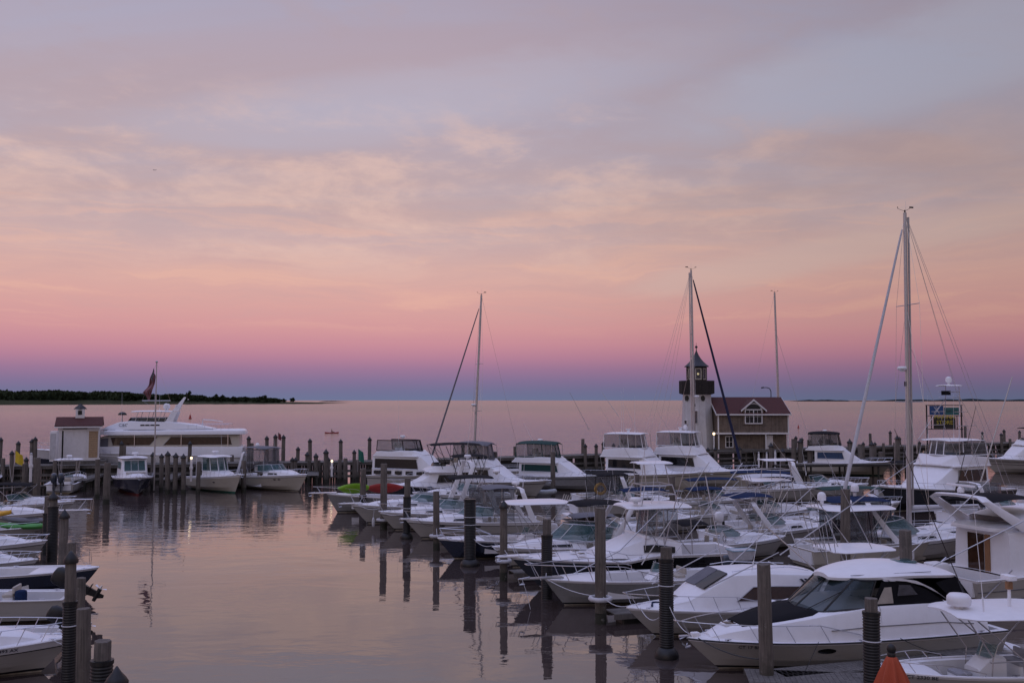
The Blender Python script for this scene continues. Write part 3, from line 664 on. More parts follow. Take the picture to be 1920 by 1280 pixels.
def sailboat(name,loc,head,L,B,zb,mast_h,label,rake=0,mx=.08,spread=(.38,.68),furl=None,furlr=.09,boomcov=None,hullm=None,radar=0,tubes_=.11,backstay=True,double=False,wires=True,stripe=None,boot=None,dodger=None,furlbot=None,flr=.0,mastm=None,ft=.97):
    h=Hull(L,B,zb,zb*.82,rake=.16,full=1.9,flare=.85,tb=.62); a=R(head); d=Vector((math.cos(a),math.sin(a),0))
    p=Vector((*loc,0))-d*(L*mx); r=empty(name,p,a,label,'sailboat')
    h.mesh(r,hullm or W2,BLB,boot,stripe); h.deck(r,-L*.20,W,sole=.5)
    S=[]
    for i in range(7):
        u=i/6; x=-L*.20+L*.42*u; S.append((x,B*.30*(1-.5*u**2),B*.25*(1-.5*u**2),zb*.85,zb*.85+.15+.40*(1-u**2)))
    shell('coachroof',r,S,W,.1,.04); side_win('cabin_window',r,S,-L*.16,L*.06,.3,.8,GLD)
    mp=h.L*mx; mm=mastm or AL; zd=zb*.85+.3; top=Vector((mp-rake,0,mast_h)); base=Vector((mp,0,zd))
    m=MB(); n=8; m.tube([base+(top-base)*(k/n) for k in range(n+1)],tubes_,mm,10,tubes_*.75)
    m.build('mast',r)
    if double: q=MB(); q.tube([base+Vector((-tubes_*1.9,.03,1.6)),top+Vector((-tubes_*1.5,.03,-.3))],tubes_*.5,mm,6); q.build('furled_mainsail',r)
    sp=MB(); spp=[]
    for f in spread:
        c=base+(top-base)*f; w_=B*.36*(1.15-f*.5)
        sp.tube([c+Vector((-.12,-w_,.02)),c,c+Vector((-.12,w_,.02))],.028,mm,5); spp.append((c,w_))
    sp.build('spreaders',r)
    if wires:
        w=MB()
        for sd in (1,-1):
            pts=[Vector((mp-.15,sd*B*.45,zb*.9))]+[c+Vector((-.12,sd*ww,.02)) for c,ww in spp]+[top]
            w.tube(pts,.013,SS,4); w.tube([Vector((mp-.5,sd*B*.44,zb*.9)),spp[0][0]],.012,SS,4); w.tube([spp[0][0]+Vector((-.12,sd*spp[0][1],0)),spp[-1][0]],.012,SS,4)
        if backstay:
            w.tube([top,Vector((-L/2+.1,0,zb*.9))],.013,SS,4)
            if double:
                for k,sd in ((.36,1),(.42,-1),(.28,.6)): w.tube([top+Vector((0,0,-.1)),Vector((-L*k,sd*B*.42,zb*.9))],.013,SS,4)
                w.tube([base+(top-base)*.6,Vector((-L*.2,B*.4,zb))],.011,SS,4)
        w.tube([top+Vector((.1,.1,-.3)),base+Vector((.3,.15,.3))],.010,W,4); w.tube([top+Vector((-.12,-.1,-.3)),base+Vector((-.5,-.15,.3))],.010,W,4)
        w.build('rigging',r)
    fs=MB(); ftp=base+(top-base)*ft+Vector((.12,0,0)); fb=Vector((L/2-.25,0,zb+.15))
    if furl: fs.tube([ftp+(fb-ftp)*k for k in (.02,.05,.3,.6,.93)],furlr*.35,furl,8,furlr); fs.tube([ftp,fb],.014,SS,4); fs.lathe([(.13,0),(.15,.05),(.05,.08),(.05,.16),(.15,.19),(.13,.24)],BKP,(fb.x,0,fb.z),10); fs.build('furled_sail',r)
    else: fs.tube([ftp,fb],.022,SS,4); fs.build('forestay',r)
    if boomcov is not None:
        bz=zd+1.25; bo=MB(); bl=L*.36; bo.tube([(mp-.15,0,bz),(mp-bl,0,bz+.1)],.08,mm,8); bo.build('boom',r)
        cv=MB(); rr=[]
        for k in range(9):
            u=k/8; x=mp-.2-(bl-.3)*u; a_=.30*(1-u*.55); z=bz+.08+.1*u
            rr.append([(x,.13*math.sin(q)*(1.1-u*.3),z+a_*.5-a_*.5*math.cos(q)) for q in [2*PI*j/10 for j in range(10)]])
        cv.loft(rr,boomcov,caps=True); cv.build('sail_cover',r)
    mh=MB(); mh.tube([top,top+Vector((0,0,.18))],.05,BKP,6); mh.tube([top+Vector((0,0,.1)),top+Vector((.55,0,.25))],.012,BKP,4); mh.tube([top+Vector((.45,-.1,.33)),top+Vector((.62,.1,.33))],.03,BKP,4); mh.tube([top+Vector((0,0,.1)),top+Vector((-.45,0,.35))],.012,BKP,4); mh.box(top+Vector((-.5,0,.38)),(.3,.02,.10),BKP); mh.tube([top+Vector((0,.1,0)),top+Vector((0,.1,.75))],.008,W,4); mh.build('masthead_instruments',r)
    if radar:
        c=base+(top-base)*radar+Vector((.38,0,0)); o=radome(r,c.x,c.y,c.z,.30,.24); mb=MB(); mb.box((c.x-.2,0,c.z-.06),(.5,.16,.05),AL); mb.box((c.x-.38+.14,0,c.z-.9),(.12,.14,.3),BKP); mb.build('radar_bracket',r)
    ll=MB()
    for sd in (1,-1):
        pts=[h.p(t,h.sh(t),sd)+Vector((0,-sd*.06,.6)) for t in [k/10 for k in range(10)]]+[Vector((L/2+.1,sd*.1,zb+.62))]
        ll.tube(pts,.010,SS,4); ll.tube([q-Vector((0,0,.3)) for q in pts[:-1]],.008,SS,4)
        for q in pts: ll.tube([q,q-Vector((0,0,.6))],.012,SS,4)
    ll.tube([(L/2+.1,-.1,zb+.62),(L/2+.1,.1,zb+.62)],.014,SS,4); ll.build('lifelines',r)
    if dodger:
        enclosure(r,-L*.26,-L*.12,B*.30,zb*.85+.5,zb+1.15,.2,dodger,BC,name='dodger'); slab('dodger_top',r,-L*.26,-L*.13,B*.29,zb+1.15,.04,dodger,.08,.4)
    cleats(r,h); return r,h
# ================================================================ setting
def mound(name,prof,depth,m,n=6,jit=0.0):
    """low land: prof = list of (point on the near shore, height); rises then falls over the depth"""
    mb=MB(); rings=[]
    for (x,y),h in prof:
        r=[]
        for k in range(n+1):
            u=k/n; r.append((x+x/abs(y)*depth*u*.0,y+depth*u,-.5+(h+.5)*math.sin(PI*min(1,u*1.25)/2 if u<.8 else PI/2*(1-(u-.8)/.2))))
        rings.append(r)
    mb.loft(rings,m,closed=False); return mb.build(name)
MARSH=mat('marsh_grass',(.050,.055,.030),.95,spec=.02,var=.5,sc_=.02)
SAND=mat('mud_flat',(.07,.055,.047),.95,spec=.02,var=.3,sc_=.05)
DARKT=mat('woodland_leaf',(.034,.046,.024),.9,spec=.05,var=.6,sc_=.02)
TRK=mat('tree_bark',(.03,.025,.02),.9)
ISL=mat('island_woods',(.018,.028,.030),.95,spec=.02,var=.4,sc_=.005)
hp=[]
for i in range(31):
    px=-260+ (585+260)*i/30; Y=2050+ (px-0)*.9; hp.append(((((px-960)/F*Y),Y),-.2+12*max(0,min(1,(580-px)/480))**.7))
o=mound('headland',hp,700,MARSH); tag(o,kind='structure')
sb=MB(); sr=[]
for i in range(31):
    px=-260+(592+260)*i/30; Y=1985+px*.95; x=(px-960)/F*Y; d=70+20*math.sin(i*1.3); sr.append([(x,Y-d*.3,-.3),(x,Y,.45),(x,Y+d,.6),(x,Y+d+60,-.5)])
sb.loft(sr,SAND,closed=False); tag(sb.build('mud_bank'),kind='structure')
def crown(mb,c,rx,rz,m,n,leaf,rng):
    for _ in range(n):
        while True:
            v=Vector((rng.uniform(-1,1),rng.uniform(-1,1),rng.uniform(-1,1)))
            if .35<v.length<1: break
        p=Vector((c[0]+v.x*rx,c[1]+v.y*rx,c[2]+v.z*rz)); a=rng.uniform(0,6.3); s=leaf*rng.uniform(.6,1.3)
        u=Vector((math.cos(a),math.sin(a),rng.uniform(-.6,.6)))*s; w_=Vector((-math.sin(a)*.4,math.cos(a)*.4,1))*s
        k=len(mb.v); mb.v+=[tuple(p-u-w_*.4),tuple(p+u-w_*.2),tuple(p+u*.3+w_),tuple(p-u*.6+w_*.7)]; mb.f.append((k,k+1,k+2,k+3)); mb.m.append(mb.mi(m))
# continuous far wood, one mass
rng=random.Random(3); wd=MB()
for i in range(620):
    px=rng.uniform(-240,500); row=rng.random(); Y=2150+px*.85+row*420; x=(px-960)/F*Y
    k=max(0,min(1,(520-px)/420)); top=(17+10*row)*(.45+.55*k)*(1+.10*math.sin(px*.045)+.07*math.sin(px*.13+2)+rng.uniform(-.10,.10))
    if px>350: top*=.72
    rx=top*rng.uniform(.8,1.3); crown(wd,(x,Y+150,5+6*k+top*.45),rx,top*.5,DARKT,55,3.8,rng)
o=wd.build('far_wood',smooth=False); tag(o,'dark mass of trees covering the far headland','woodland',kind='stuff')
trees=[(356,27,13,'taller rounded tree above the wood behind the yacht mast'),(405,20,12,'round tree standing above the low wood right of the yacht'),(416,18,13,'bushy tree beside the round tree on the headland'),(442,15,12,'low spreading tree in the thin part of the headland wood'),(462,15,10,'low tree near the end of the headland wood'),
 (486,15,8,'narrow upright tree near the tip of the headland'),(495,18,12,'flat topped tree at the end of the headland wood'),(534,10,6,'small lone bush out on the marsh point'),(549,12,9,'last low clump of a tree on the marsh point')]
for px,ht,rx,lb in trees:
    Y=2150+px*.8; x=(px-960)/F*Y; t_=empty('tree',(x,Y,2.5),0,lb,'tree','trees on the headland'); c_=MB()
    for q in range(4): crown(c_,(rng.uniform(-.4,.4)*rx,rng.uniform(-.4,.4)*rx,ht*(.50+.14*q)),rx*(.85-.15*q)*rng.uniform(.8,1.15),ht*.22,DARKT,60,1.7,rng)
    c_.build('crown',t_,smooth=False); k=MB(); k.tube([(0,0,-1),(.3,0,ht*.3),(0,.2,ht*.7)],.6,TRK,6,.25); k.tube([(.2,0,ht*.3),(rx*.4,0,ht*.6)],.3,TRK,5,.1); k.build('trunk',t_)
def island(px0,px1,Y,h,lbl):
    mb=MB(); n=40; r=[]
    for i in range(n+1):
        u=i/n; px=px0+(px1-px0)*u; x=(px-960)/F*Y; e=min(1,6*u,6*(1-u)); hh=h*e*(.7+.15*math.sin(i*1.1+px0)+.18*math.sin(i*.37))
        r.append([(x,Y,-1),(x,Y+30,hh*.7),(x,Y+200,hh),(x,Y+900,-1)])
    mb.loft(r,ISL,closed=False); tag(mb.build('distant_island'),kind='structure')
island(1515,1602,8200,16,0); island(1655,1990,9000,24,0); island(596,628,6000,6,0); island(1622,1634,8200,6,0)
# ---------------------------------------------------------------- pier
BX,BY=-18.0,121.0
def PT(px,off):
    k=(px-960)/F; sl_=.20 if px<701 else .487; Yp=(BY-sl_*BX+off*math.sqrt(1+sl_*sl_))/(1-sl_*k); return (k*Yp,Yp)
def pier_run(sl_,x0,x1,lb):
    pa=math.atan(sl_); pier=empty('pier',(BX,BY,0),pa,lb,'pier','timber pier across the harbour'); mb=MB(); rg=random.Random(5); x=x0
    while x<x1: w_=rg.uniform(.22,.26); mb.box((x+w_/2,1.9,2.27+rg.uniform(-.008,.008)),(w_-.02,3.9,.08),DOCKW); x+=w_
    mb.build('deck_planks',pier,smooth=False); mb=MB(); x=x0
    while x<x1:
        w_=rg.uniform(.28,.34)
        if not(rg.random()<.06): mb.box((x+w_/2,.35+rg.uniform(-.02,.02),.85),(w_-.03,.07,2.3+rg.uniform(-.15,.1)),WETW)
        x+=w_
    mb.build('wave_screen',pier,smooth=False); mb=MB()
    for z,y in ((2.08,.1),(1.2,.22),(2.08,3.7),(.55,.22)): mb.box(((x0+x1)/2,y,z),(x1-x0,.18,.28),DOCKW)
    mb.build('stringer_beams',pier,smooth=False)
pier_run(.20,-95,0,'left run of the grey timber pier with dark planked wave screen, passing the boathouse shed'); pier_run(.487,0,135,'right run of the grey timber pier passing in front of the lighthouse')
pn=Vector((-math.sin(math.atan(.2)),math.cos(math.atan(.2)),0))
# platform of the lighthouse house and of the shed
def platform(px0,px1,Y0,Y1,z,lb,rz=0):
    x0=(px0-960)/F*Y0; x1=(px1-960)/F*Y0; e=empty('platform',((x0+x1)/2,(Y0+Y1)/2,0),R(rz),lb,'platform'); W_=x1-x0; D_=Y1-Y0
    mb=MB(); y=-D_/2
    while y<D_/2: mb.box((0,y+.12,z-.04),(W_,.22,.08),DOCKW); y+=.24
    mb.build('deck_planks',e,smooth=False); mb=MB()
    for k in (-1,1): mb.box((0,k*(D_/2-.1),z-.24),(W_,.2,.3),DOCKW); mb.box((k*(W_/2-.1),0,z-.245),(.2,D_-.45,.3),DOCKW)
    mb.build('beams',e,smooth=False)
    n=max(2,int(W_/2.4)); 
    for i in range(n):
        for yy in (-D_/2+.4,D_/2-.4):
            mb=MB(); mb.tube([(-W_/2+.3+(W_-.6)*i/(n-1),yy,-1),(-W_/2+.3+(W_-.6)*i/(n-1),yy,z-.4)],.17,PILE,8); mb.build('support_pile',e)
platform(1262,1500,147,163,2.5,'timber platform carrying the white lighthouse and shingled house')
platform(104,184,116,121.5,2.7,'raised timber platform carrying the small white boathouse shed',21)
# ---------------------------------------------------------------- pilings
def piling(px=None,py=None,loc=None,top=3.0,r=.2,cap=False,sleeve=None,ring=None,flange=False,label='',group=None,bands=0,lean=0):
    if loc is None: g=G(px,py); loc=(g.x,g.y)
    rn=random.Random(int(loc[0]*97+loc[1]*13)); e=empty('piling',(loc[0],loc[1],0),rn.uniform(0,6),label,'piling',group)
    e.rotation_euler=(rn.uniform(-.016,.016),rn.uniform(-.016,.016),rn.uniform(0,6))
    mb=MB(); n=14; rr=[r*rn.uniform(.95,1.04) for _ in range(n)]
    def ring_(z,k,nz=0): return [(rr[i]*k*math.cos(2*PI*i/n),rr[i]*k*math.sin(2*PI*i/n),z+(rn.uniform(-nz,nz))) for i in range(n)]
    wet=.5 if sleeve is None else .2
    mb.loft([ring_(-1.2,1.04),ring_(wet,1.03,.08)],WETW,caps=True); mb.loft([ring_(wet-.02,1.032),ring_(top*.5,1.0),ring_(top-.02,.95),ring_(top,.92,.015)],PILE,caps=True)
    mb.build('shaft',e)
    if cap:
        c=MB(); c.lathe([(r*1.12,-.06),(r*1.24,-.07),(r*1.26,.02),(r*1.0,.13),(r*.5,.27),(.02,r*1.75)],BKP,(0,0,top),16); c.build('cap',e,60)
    if sleeve is not None:
        c=MB(); pr=[]; z=.15 if flange else -.3
        while z<sleeve: pr+=[(r*1.15,z),(r*1.25,z+.02),(r*1.25,z+.05),(r*1.15,z+.072)]; z+=.092
        pr+=[(r*1.30,sleeve),(r*1.30,sleeve+.10),(r*1.05,sleeve+.11)]
        c.lathe(pr,BKP,n=20); c.build('ribbed_sleeve',e,60)
    if flange:
        c=MB(); c.lathe([(r*1.4,-.25),(r*1.95,-.12),(r*2.05,.08),(r*1.9,.22),(r*1.35,.38),(r*1.1,.42)],BKP,n=20); c.build('collar',e,60)
    if ring is not None:
        c=MB(); q=[]
        for i in range(17): a=2*PI*i/16; q.append((r*1.75*math.cos(a),r*1.75*math.sin(a),ring))
        c.tube(q,.11,FOAM,7); c.build('pile_ring',e,60)
    if bands:
        for k in range(bands):
            c=MB()
            zz=(sleeve or top)*(.75-.12*k); rb=r*(1.33 if sleeve else 1.03); c.tube([(rb*math.cos(2*PI*i/14),rb*math.sin(2*PI*i/14),zz) for i in range(15)],.022,WC,5); c.build('rope_wrap',e)
    return e
def PL(px,yt,yb,w,lb,**k):                              # by its top and its waterline in the picture
    g=G(px,yb); Y=g.y; top=H-(yt-750)*Y/F*1.0; return piling(loc=(g.x,g.y),top=top,r=w/2*Y/F,label=lb,**k)
# right-hand row, far to near
PL(680,877,964,11,'slender piling in a dark lower sleeve before the grey kayak-carrying boat',sleeve=1.6,cap=False)
PL(719,868,992,13,'tall bare wood piling with a pale float ring by the first pointed white bows',ring=.75)
PL(762,895,1009,12,'wood piling with its lower half in a dark ribbed sleeve between two white bows',sleeve=2.9,flange=True,bands=1)
PL(818,919,1031,12,'bare brown piling with float ring just left of the navy console boat',ring=.95)
PL(881,938,1060,18,'thick black sleeved piling with two pale rope bands in front of the navy console boat',sleeve=3.9,flange=True,bands=2)
PL(944,948,1088,14,'capped piling with white float ring left of the black hulled sport boat bow',cap=True,ring=1.1)
PL(1025,970,1122,17,'piling with wooden top and dark sleeve rising over the black hull',sleeve=3.1)
PL(1126,950,1168,21,'tallest bare wood piling with split grain before the grey bow with rails',ring=1.1)
PL(1250,1022,1232,22,'stout piling with long ribbed black sleeve and flared collar before the white cabin cruiser',sleeve=3.7,flange=True,bands=1)
PL(1438,1053,1290,25,'big bare brown piling standing in front of the hardtop cruiser bow',ring=.35)
PL(1636,1115,1345,25,'piling with ribbed black sleeve beside the folded orange umbrella',sleeve=3.2,bands=1)
PL(1585,915,1106,18,'plain wood piling behind the fishing boat tower beside the blue canvas cruiser')
PL(1704,990,1215,23,'broad plain piling directly below the tallest sailboat mast')
PL(1037,846,925,9,'dark tarred piling in front of the green canopied cruiser')
PL(928,846,925,8,'wood piling in front of the flybridge cruiser with dark fenders on deck')
PL(1196,888,985,10,'wood piling left of the blue bimini tops in the middle of the marina')
PL(1262,892,985,11,'wood piling right of the blue bimini tops in the middle of the marina')
# left-hand row
PL(86,924,1052,14,'dark tarred piling leaning on the capped one at the left slips',top=None) if False else None
PL(87,928,1040,13,'dark narrow piling behind the capped pilings on the left',sleeve=2.6)
PL(97,932,1052,16,'capped piling in ribbed black sleeve beside the kayak-laden boat',cap=True,sleeve=3.3)
PL(115,966,1098,16,'capped bare piling just left of the open water on the left',cap=True)
PL(130,1013,1180,16,'uncapped grey piling peeking out behind the large capped one on the left')
PL(129,1046,1290,21,'large capped piling with ribbed black sleeve in front of the navy bow',cap=True,sleeve=2.9,bands=1)
PL(145,1078,1262,17,'uncapped piling behind the large capped one near the tilted outboards')
PL(156,1133,1330,26,'near bare wood piling at the left beside the numbered white bow')
PL(184,1192,1420,32,'stout short piling with dark sleeve nearest the open water at lower left',sleeve=2.6)
PL(214,1268,1465,34,'nearest piling at lower left, only its broad black cone cap showing',cap=True)
# posts standing in the water before the far left boats
for px,yt,yb,w,c,lb in ((182,860,935,9,0,'wood post between the boathouse shed and the dark cabin boat'),(199,866,945,12,0,'thick dark post roped to the dark cabin boat'),(286,853,915,8,1,'first of the short capped pilings right of the dark cabin boat'),(302,856,922,8,1,'second of the short capped pilings right of the dark cabin boat'),(314,852,926,9,1,'third of the short capped pilings right of the dark cabin boat'),
  (328,855,926,9,1,'fourth of the short capped pilings right of the dark cabin boat'),(344,857,926,9,1,'fifth of the short capped pilings, beside the lit dock pedestal'),(371,864,925,8,0,'wet wood piling at the bow of the green bottomed boat'),(457,862,922,9,0,'grey piling between the green bottomed boat and the white cruiser'),(487,865,916,10,0,'black piling in front of the white cruiser with grey canvas'),
  (68,857,950,13,0,'thick leaning wood pile by the yellow flag'),(45,868,950,10,0,'dark post under the yellow flag'),(576,852,900,8,1,'capped piling right of the white cruiser bow'),(592,855,903,8,1,'left one of two short capped pilings near the bare gap in the pier'),(611,848,906,9,1,'right one of the short capped pilings near the bare gap in the pier'),(636,860,904,8,0,'uncapped short post right of the gap in the pier'),(648,858,906,8,0,'uncapped post next to the lit pedestal before the green flag'),(706,852,905,8,0,'wood post against the pier left of the trawler'),
  (664,848,903,7,1,'capped post beside the green flag')):
    PL(px,yt,yb,w,lb,cap=bool(c))
# pilings of the pier itself, beyond its deck (back row) and at its face (front row)
back=[4,37,64,71,230,237,438,474,503,517,533,584,641,694,868,966,1092,1130,1150,1490,1501,1541,1556,1593,1629,1666,1684,1806,1838,1879,1907,358,469,560]
bt={4:825,37:832,64:828,71:824,230:832,237:834,438:852,474:830,503:822,517:819,533:820,584:827,641:828,694:824,868:836,966:836,1092:822,1130:832,1150:835,1490:821,1501:824,1541:820,1556:827,1593:828,1629:812,1666:811,1684:822,1806:797,1838:812,1879:808,1907:810,358:832,469:822,560:842}
front=[12,28,55,108,150,246,272,395,425,550,556,582,600,617,672,1097,1117,1159,1184,1193,1214,1325,1339,1385,1413,1428,1445,1460,1467,1518,1530,1565,1578,1615,1637,1653,1674,1720,1874,1890]
ftp={12:858,28:850,1097:836,1117:836,1159:839,1184:838,1193:840,1214:840,1325:848,1339:846,1385:846,1413:848,1428:847,1445:836,1460:842,1467:840,1518:826,1530:838,1565:836,1578:838,1615:832,1637:832,1653:830,1674:829,1720:830,1874:815,1890:822}
ORD=['first','second','third','fourth','fifth','sixth','seventh','eighth','ninth','tenth','eleventh','twelfth','thirteenth','fourteenth','fifteenth','sixteenth','seventeenth','eighteenth','nineteenth','twentieth']
def zone(px):
    for a,b in ((150,'left of the shed'),(480,'behind the motor yacht'),(720,'between white cruiser and trawler'),(1060,'behind the trawler'),(1260,'by the sportfishing yachts'),(1480,'before the house'),(1700,'right of the house')):
        if px<a: return b
    return 'behind the tallest mast'
cnt={}
for row,lst,off,tp in (('back',back,4.1,bt),('front',front,-.35,ftp)):
    for px in sorted(lst):
        z=zone(px); k=cnt.get((row,z),0); cnt[(row,z)]=k+1
        x,Yp=PT(px,off); top=10-(tp.get(px,862)-750)*Yp/F
        piling(loc=(x,Yp),top=max(top,2.6),r=.24,cap=(px%3!=0),label=f"{ORD[k]} {row} row pier piling from left, {z}",group='pilings along the pier')
# ---------------------------------------------------------------- boathouse shed
SHG=mat('cedar_shingle_light',(.40,.28,.17),.85,var=.35,sc_=9,stretch=(1,1,2.5))
SHB=wood('cedar_shingle_weathered',(.105,.082,.066),(.26,.20,.155),.35)
def courses(m,pitch,dark,axis=2):
    t_=m.node_tree; p_=[n for n in t_.nodes if n.type=='BSDF_PRINCIPLED'][0]; l=p_.inputs['Base Color'].links[0].from_socket; N=NT.__new__(NT); N.t=t_; N.n=t_.nodes; N.l=t_.links
    tc=N.N('ShaderNodeTexCoord'); sp=N.N('ShaderNodeSeparateXYZ'); N.l.new(tc.outputs['Object'],sp.inputs[0]); nz=N.noise(tc.outputs['Object'],2.5,2)
    row=N.M('FRACT',N.M('ADD',N.M('MULTIPLY',sp.outputs[axis],1/pitch),N.M('MULTIPLY',nz,.25))); f=N.M('SUBTRACT',1.0,N.smooth(row,.0,.28)); N.l.new(N.mix(N.M('MULTIPLY',f,.75),l,dark),p_.inputs['Base Color'])
courses(SHB,.20,(.03,.022,.018,1)); courses(SHG,.22,(.10,.07,.04,1))
WP=mat('white_paint',(.74,.72,.72),.6,var=.05,dirt=((.45,.42,.38),.3)); RR=mat('red_roof_shingle',(.080,.022,.019),.85,var=.35,sc_=6,bump=.01); DRF=mat('dark_roof_metal',(.022,.022,.028),.5,var=.3)
courses(RR,.16,(.018,.008,.008,1))
DBR=mat('dark_brown_boards',(.020,.016,.015),.8,var=.4,sc_=5)
Ys=117; X0=(104-960)/F*Ys; X1=(183-960)/F*Ys; cx=(X0+X1)/2; Wd=(X1-X0)*.90; zb_=2.74; ze=6.85; zr=7.85
shed=empty('boathouse_shed',(cx-.3,Ys+2,0),R(21),'small white boathouse shed with red roof, cupola and roll-up door','shed')
mb=MB(); mb.box((0,0,(zb_+ze)/2),(Wd,4,ze-zb_),WP); mb.build('wall',shed,smooth=False)
mb=MB(); mb.loft([[(s*(Wd/2+.35),-2.45,ze-.05),(s*(Wd/2+.35),-2.45,ze+.1),(s*(Wd/2+.35),0,zr+.1),(s*(Wd/2+.35),2.45,ze+.1),(s*(Wd/2+.35),2.45,ze-.05),(s*(Wd/2+.35),0,zr-.05)] for s in (-1,1)],RR,caps=True); ro=mb.build('roof',shed,smooth=False)
mb=MB(); mb.box((0,-2.47,ze-.10),(Wd+.74,.08,.16),WP); mb.box((-Wd/2-.36,0,ze+.2),(.06,4.6,.14),WP); mb.build('eave_trim',ro,smooth=False)
mb=MB(); n=12
for i in range(n): mb.box((-.4,-2.03,zb_+.15+(i+.5)*3.5/n),(2.5,.06,3.5/n-.012),WP)
mb.build('roll_up_door',shed,smooth=False)
mb=MB(); mb.box((-.4,-2.02,ze-.30),(2.7,.10,.10),DBR); mb.box((-1.75,-2.02,4.6),(.16,.08,3.4),DBR); mb.build('door_frame',shed,smooth=False)
mb=MB(); mb.box((Wd/2-.66,-2.03,zb_+1.9),(1.0,.07,3.2),SHG); mb.build('shingle_panel',shed,smooth=False)
mb=MB(); mb.box((0,-2.05,zb_+.09),(Wd+.3,.12,.3),WP); mb.build('base_trim',shed,smooth=False)
mb=MB(); mb.box((0,0,zr+.5),(1.0,1.0,1.1),WP); mb.lathe([(.78,1.05),(.55,1.3),(.25,1.55),(.03,1.75)],DRF,(0,0,zr),4); mb.box((0,-.52,zr+.62),(.45,.04,.5),GLD); cu=mb.build('cupola',ro,smooth=False)
for z_,lb,pxl,w_,h_ in ((2.74,'tall white cabinet standing at the left corner of the shed platform',104,.8,3.6),):
    x=(pxl-960)/F*114.6; e=MB(); e.rbox((x,114.8,z_+h_/2),(w_,.6,h_),.08,WP); e.box((x,114.48,z_+h_*.5),(w_*.8,.03,h_*.85),FOAM); tag(e.build('dock_cabinet'),lb,'cabinet')
# ---------------------------------------------------------------- lighthouse
lx,ly=(1306-960)/F*151,151
lh=empty('lighthouse',(lx,ly,0),R(0),'white tapering wooden lighthouse tower with dark gallery and lit lantern','lighthouse')
def octo(mb,prof,m,n=8,rot=PI/8): mb.loft([[(r*math.cos(rot+2*PI*k/n),r*math.sin(rot+2*PI*k/n),z) for k in range(n)] for r,z in prof],m,caps=True)
BW=bpy.data.materials.new('white_vertical_boards'); BW.use_nodes=True; t=NT(BW.node_tree); tc=t.N('ShaderNodeTexCoord'); s_=t.N('ShaderNodeSeparateXYZ'); t.l.new(tc.outputs['Object'],s_.inputs[0])
an=t.M('MULTIPLY',t.M('ARCTAN2',s_.outputs[0],s_.outputs[1]),11.5); fr=t.M('FRACT',an); gr=t.smooth(t.M('ABSOLUTE',t.M('SUBTRACT',fr,.5)),.42,.49)
nz=t.noise(tc.outputs['Object'],1.5,5,.6); c=t.mix(t.M('MULTIPLY',t.smooth(nz,.4,.75),.4),(.62,.61,.62,1),(.42,.40,.38,1)); c=t.mix(gr,c,(.18,.17,.17,1))
p=t.N('ShaderNodeBsdfPrincipled'); t.l.new(c,p.inputs[0]); p.inputs['Roughness'].default_value=.65; oo=t.N('ShaderNodeOutputMaterial'); t.l.new(p.outputs[0],oo.inputs[0])
mb=MB(); octo(mb,[(2.62,2.5),(2.2,11.0)],BW); mb.build('tower_wall',lh,smooth=False)
mb=MB(); octo(mb,[(2.3,10.9),(2.78,11.05),(2.78,13.05),(2.70,13.05),(2.68,12.3),(2.0,12.3)],DBR); n=40
for k in range(n):
    a=2*PI*k/n; rr=2.76*math.cos(PI/8)/math.cos(((a)%(PI/4))-PI/8); mb.box((rr*math.cos(a),rr*math.sin(a),12.05),(.05,.05,1.96),WETW,a)
mb.build('gallery_parapet',lh,smooth=False)
mb=MB(); octo(mb,[(1.58,12.28),(1.58,13.2)],DBR,8)
for k in range(8):
    a=PI/8+2*PI*k/8; mb.box((1.52*math.cos(a),1.52*math.sin(a),14.1),(.20,.20,1.9),DBR,a)
octo(mb,[(1.62,15.0),(1.62,15.25)],DBR,8); mb.build('lantern_room',lh,smooth=False)
for k in range(8):
    a=2*PI*k/8; c_,s2=math.cos(a),math.sin(a); e=MB(); rr=1.44
    for w0,w1,z0,z1 in ((-.50,-.36,13.2,15.0),(.36,.50,13.2,15.0),(-.36,.36,13.2,13.34),(-.36,.36,14.86,15.0)): e.box((rr*c_-(w0+w1)/2*s2,rr*s2+(w0+w1)/2*c_,(z0+z1)/2),(.06,abs(w1-w0),z1-z0),CR,a)
    f=e.build('lantern_window',lh,smooth=False); g=MB(); g.box(((rr-.02)*c_,(rr-.02)*s2,14.1),(.02,.72,1.52),VIN,a); g.build('pane',f,smooth=False)
mb=MB(); octo(mb,[(1.92,15.2),(1.95,15.3),(1.55,15.62),(1.15,16.0),(.72,16.5),(.36,17.1),(.10,17.7),(.05,18.2)],DRF); mb.ball((0,0,18.35),.22,DRF); mb.tube([(0,0,18.4),(0,0,19.0)],.03,DRF,5); mb.build('roof',lh,45)
LAMP=mat('lamp_glow',(1,.85,.6),.5,var=0,emit=((1,.74,.42),2.6))
mb=MB(); mb.ball((.15,-.5,14.1),.17,LAMP,8); mb.tube([(.15,-.5,13.2),(.15,-.5,13.95)],.05,BKP,6); mb.build('lantern_lamp',lh)
def lamp(name,loc,e,parent=None,r=.1):
    l=bpy.data.lights.new(name,'POINT'); l.energy=e; l.color=(1,.78,.5); l.shadow_soft_size=r; o=bpy.data.objects.new(name,l); sc.collection.objects.link(o); o.location=loc
    if parent: o.parent=parent
    return o
lamp('lantern_light',(.15,-.5,14.45),9,lh)
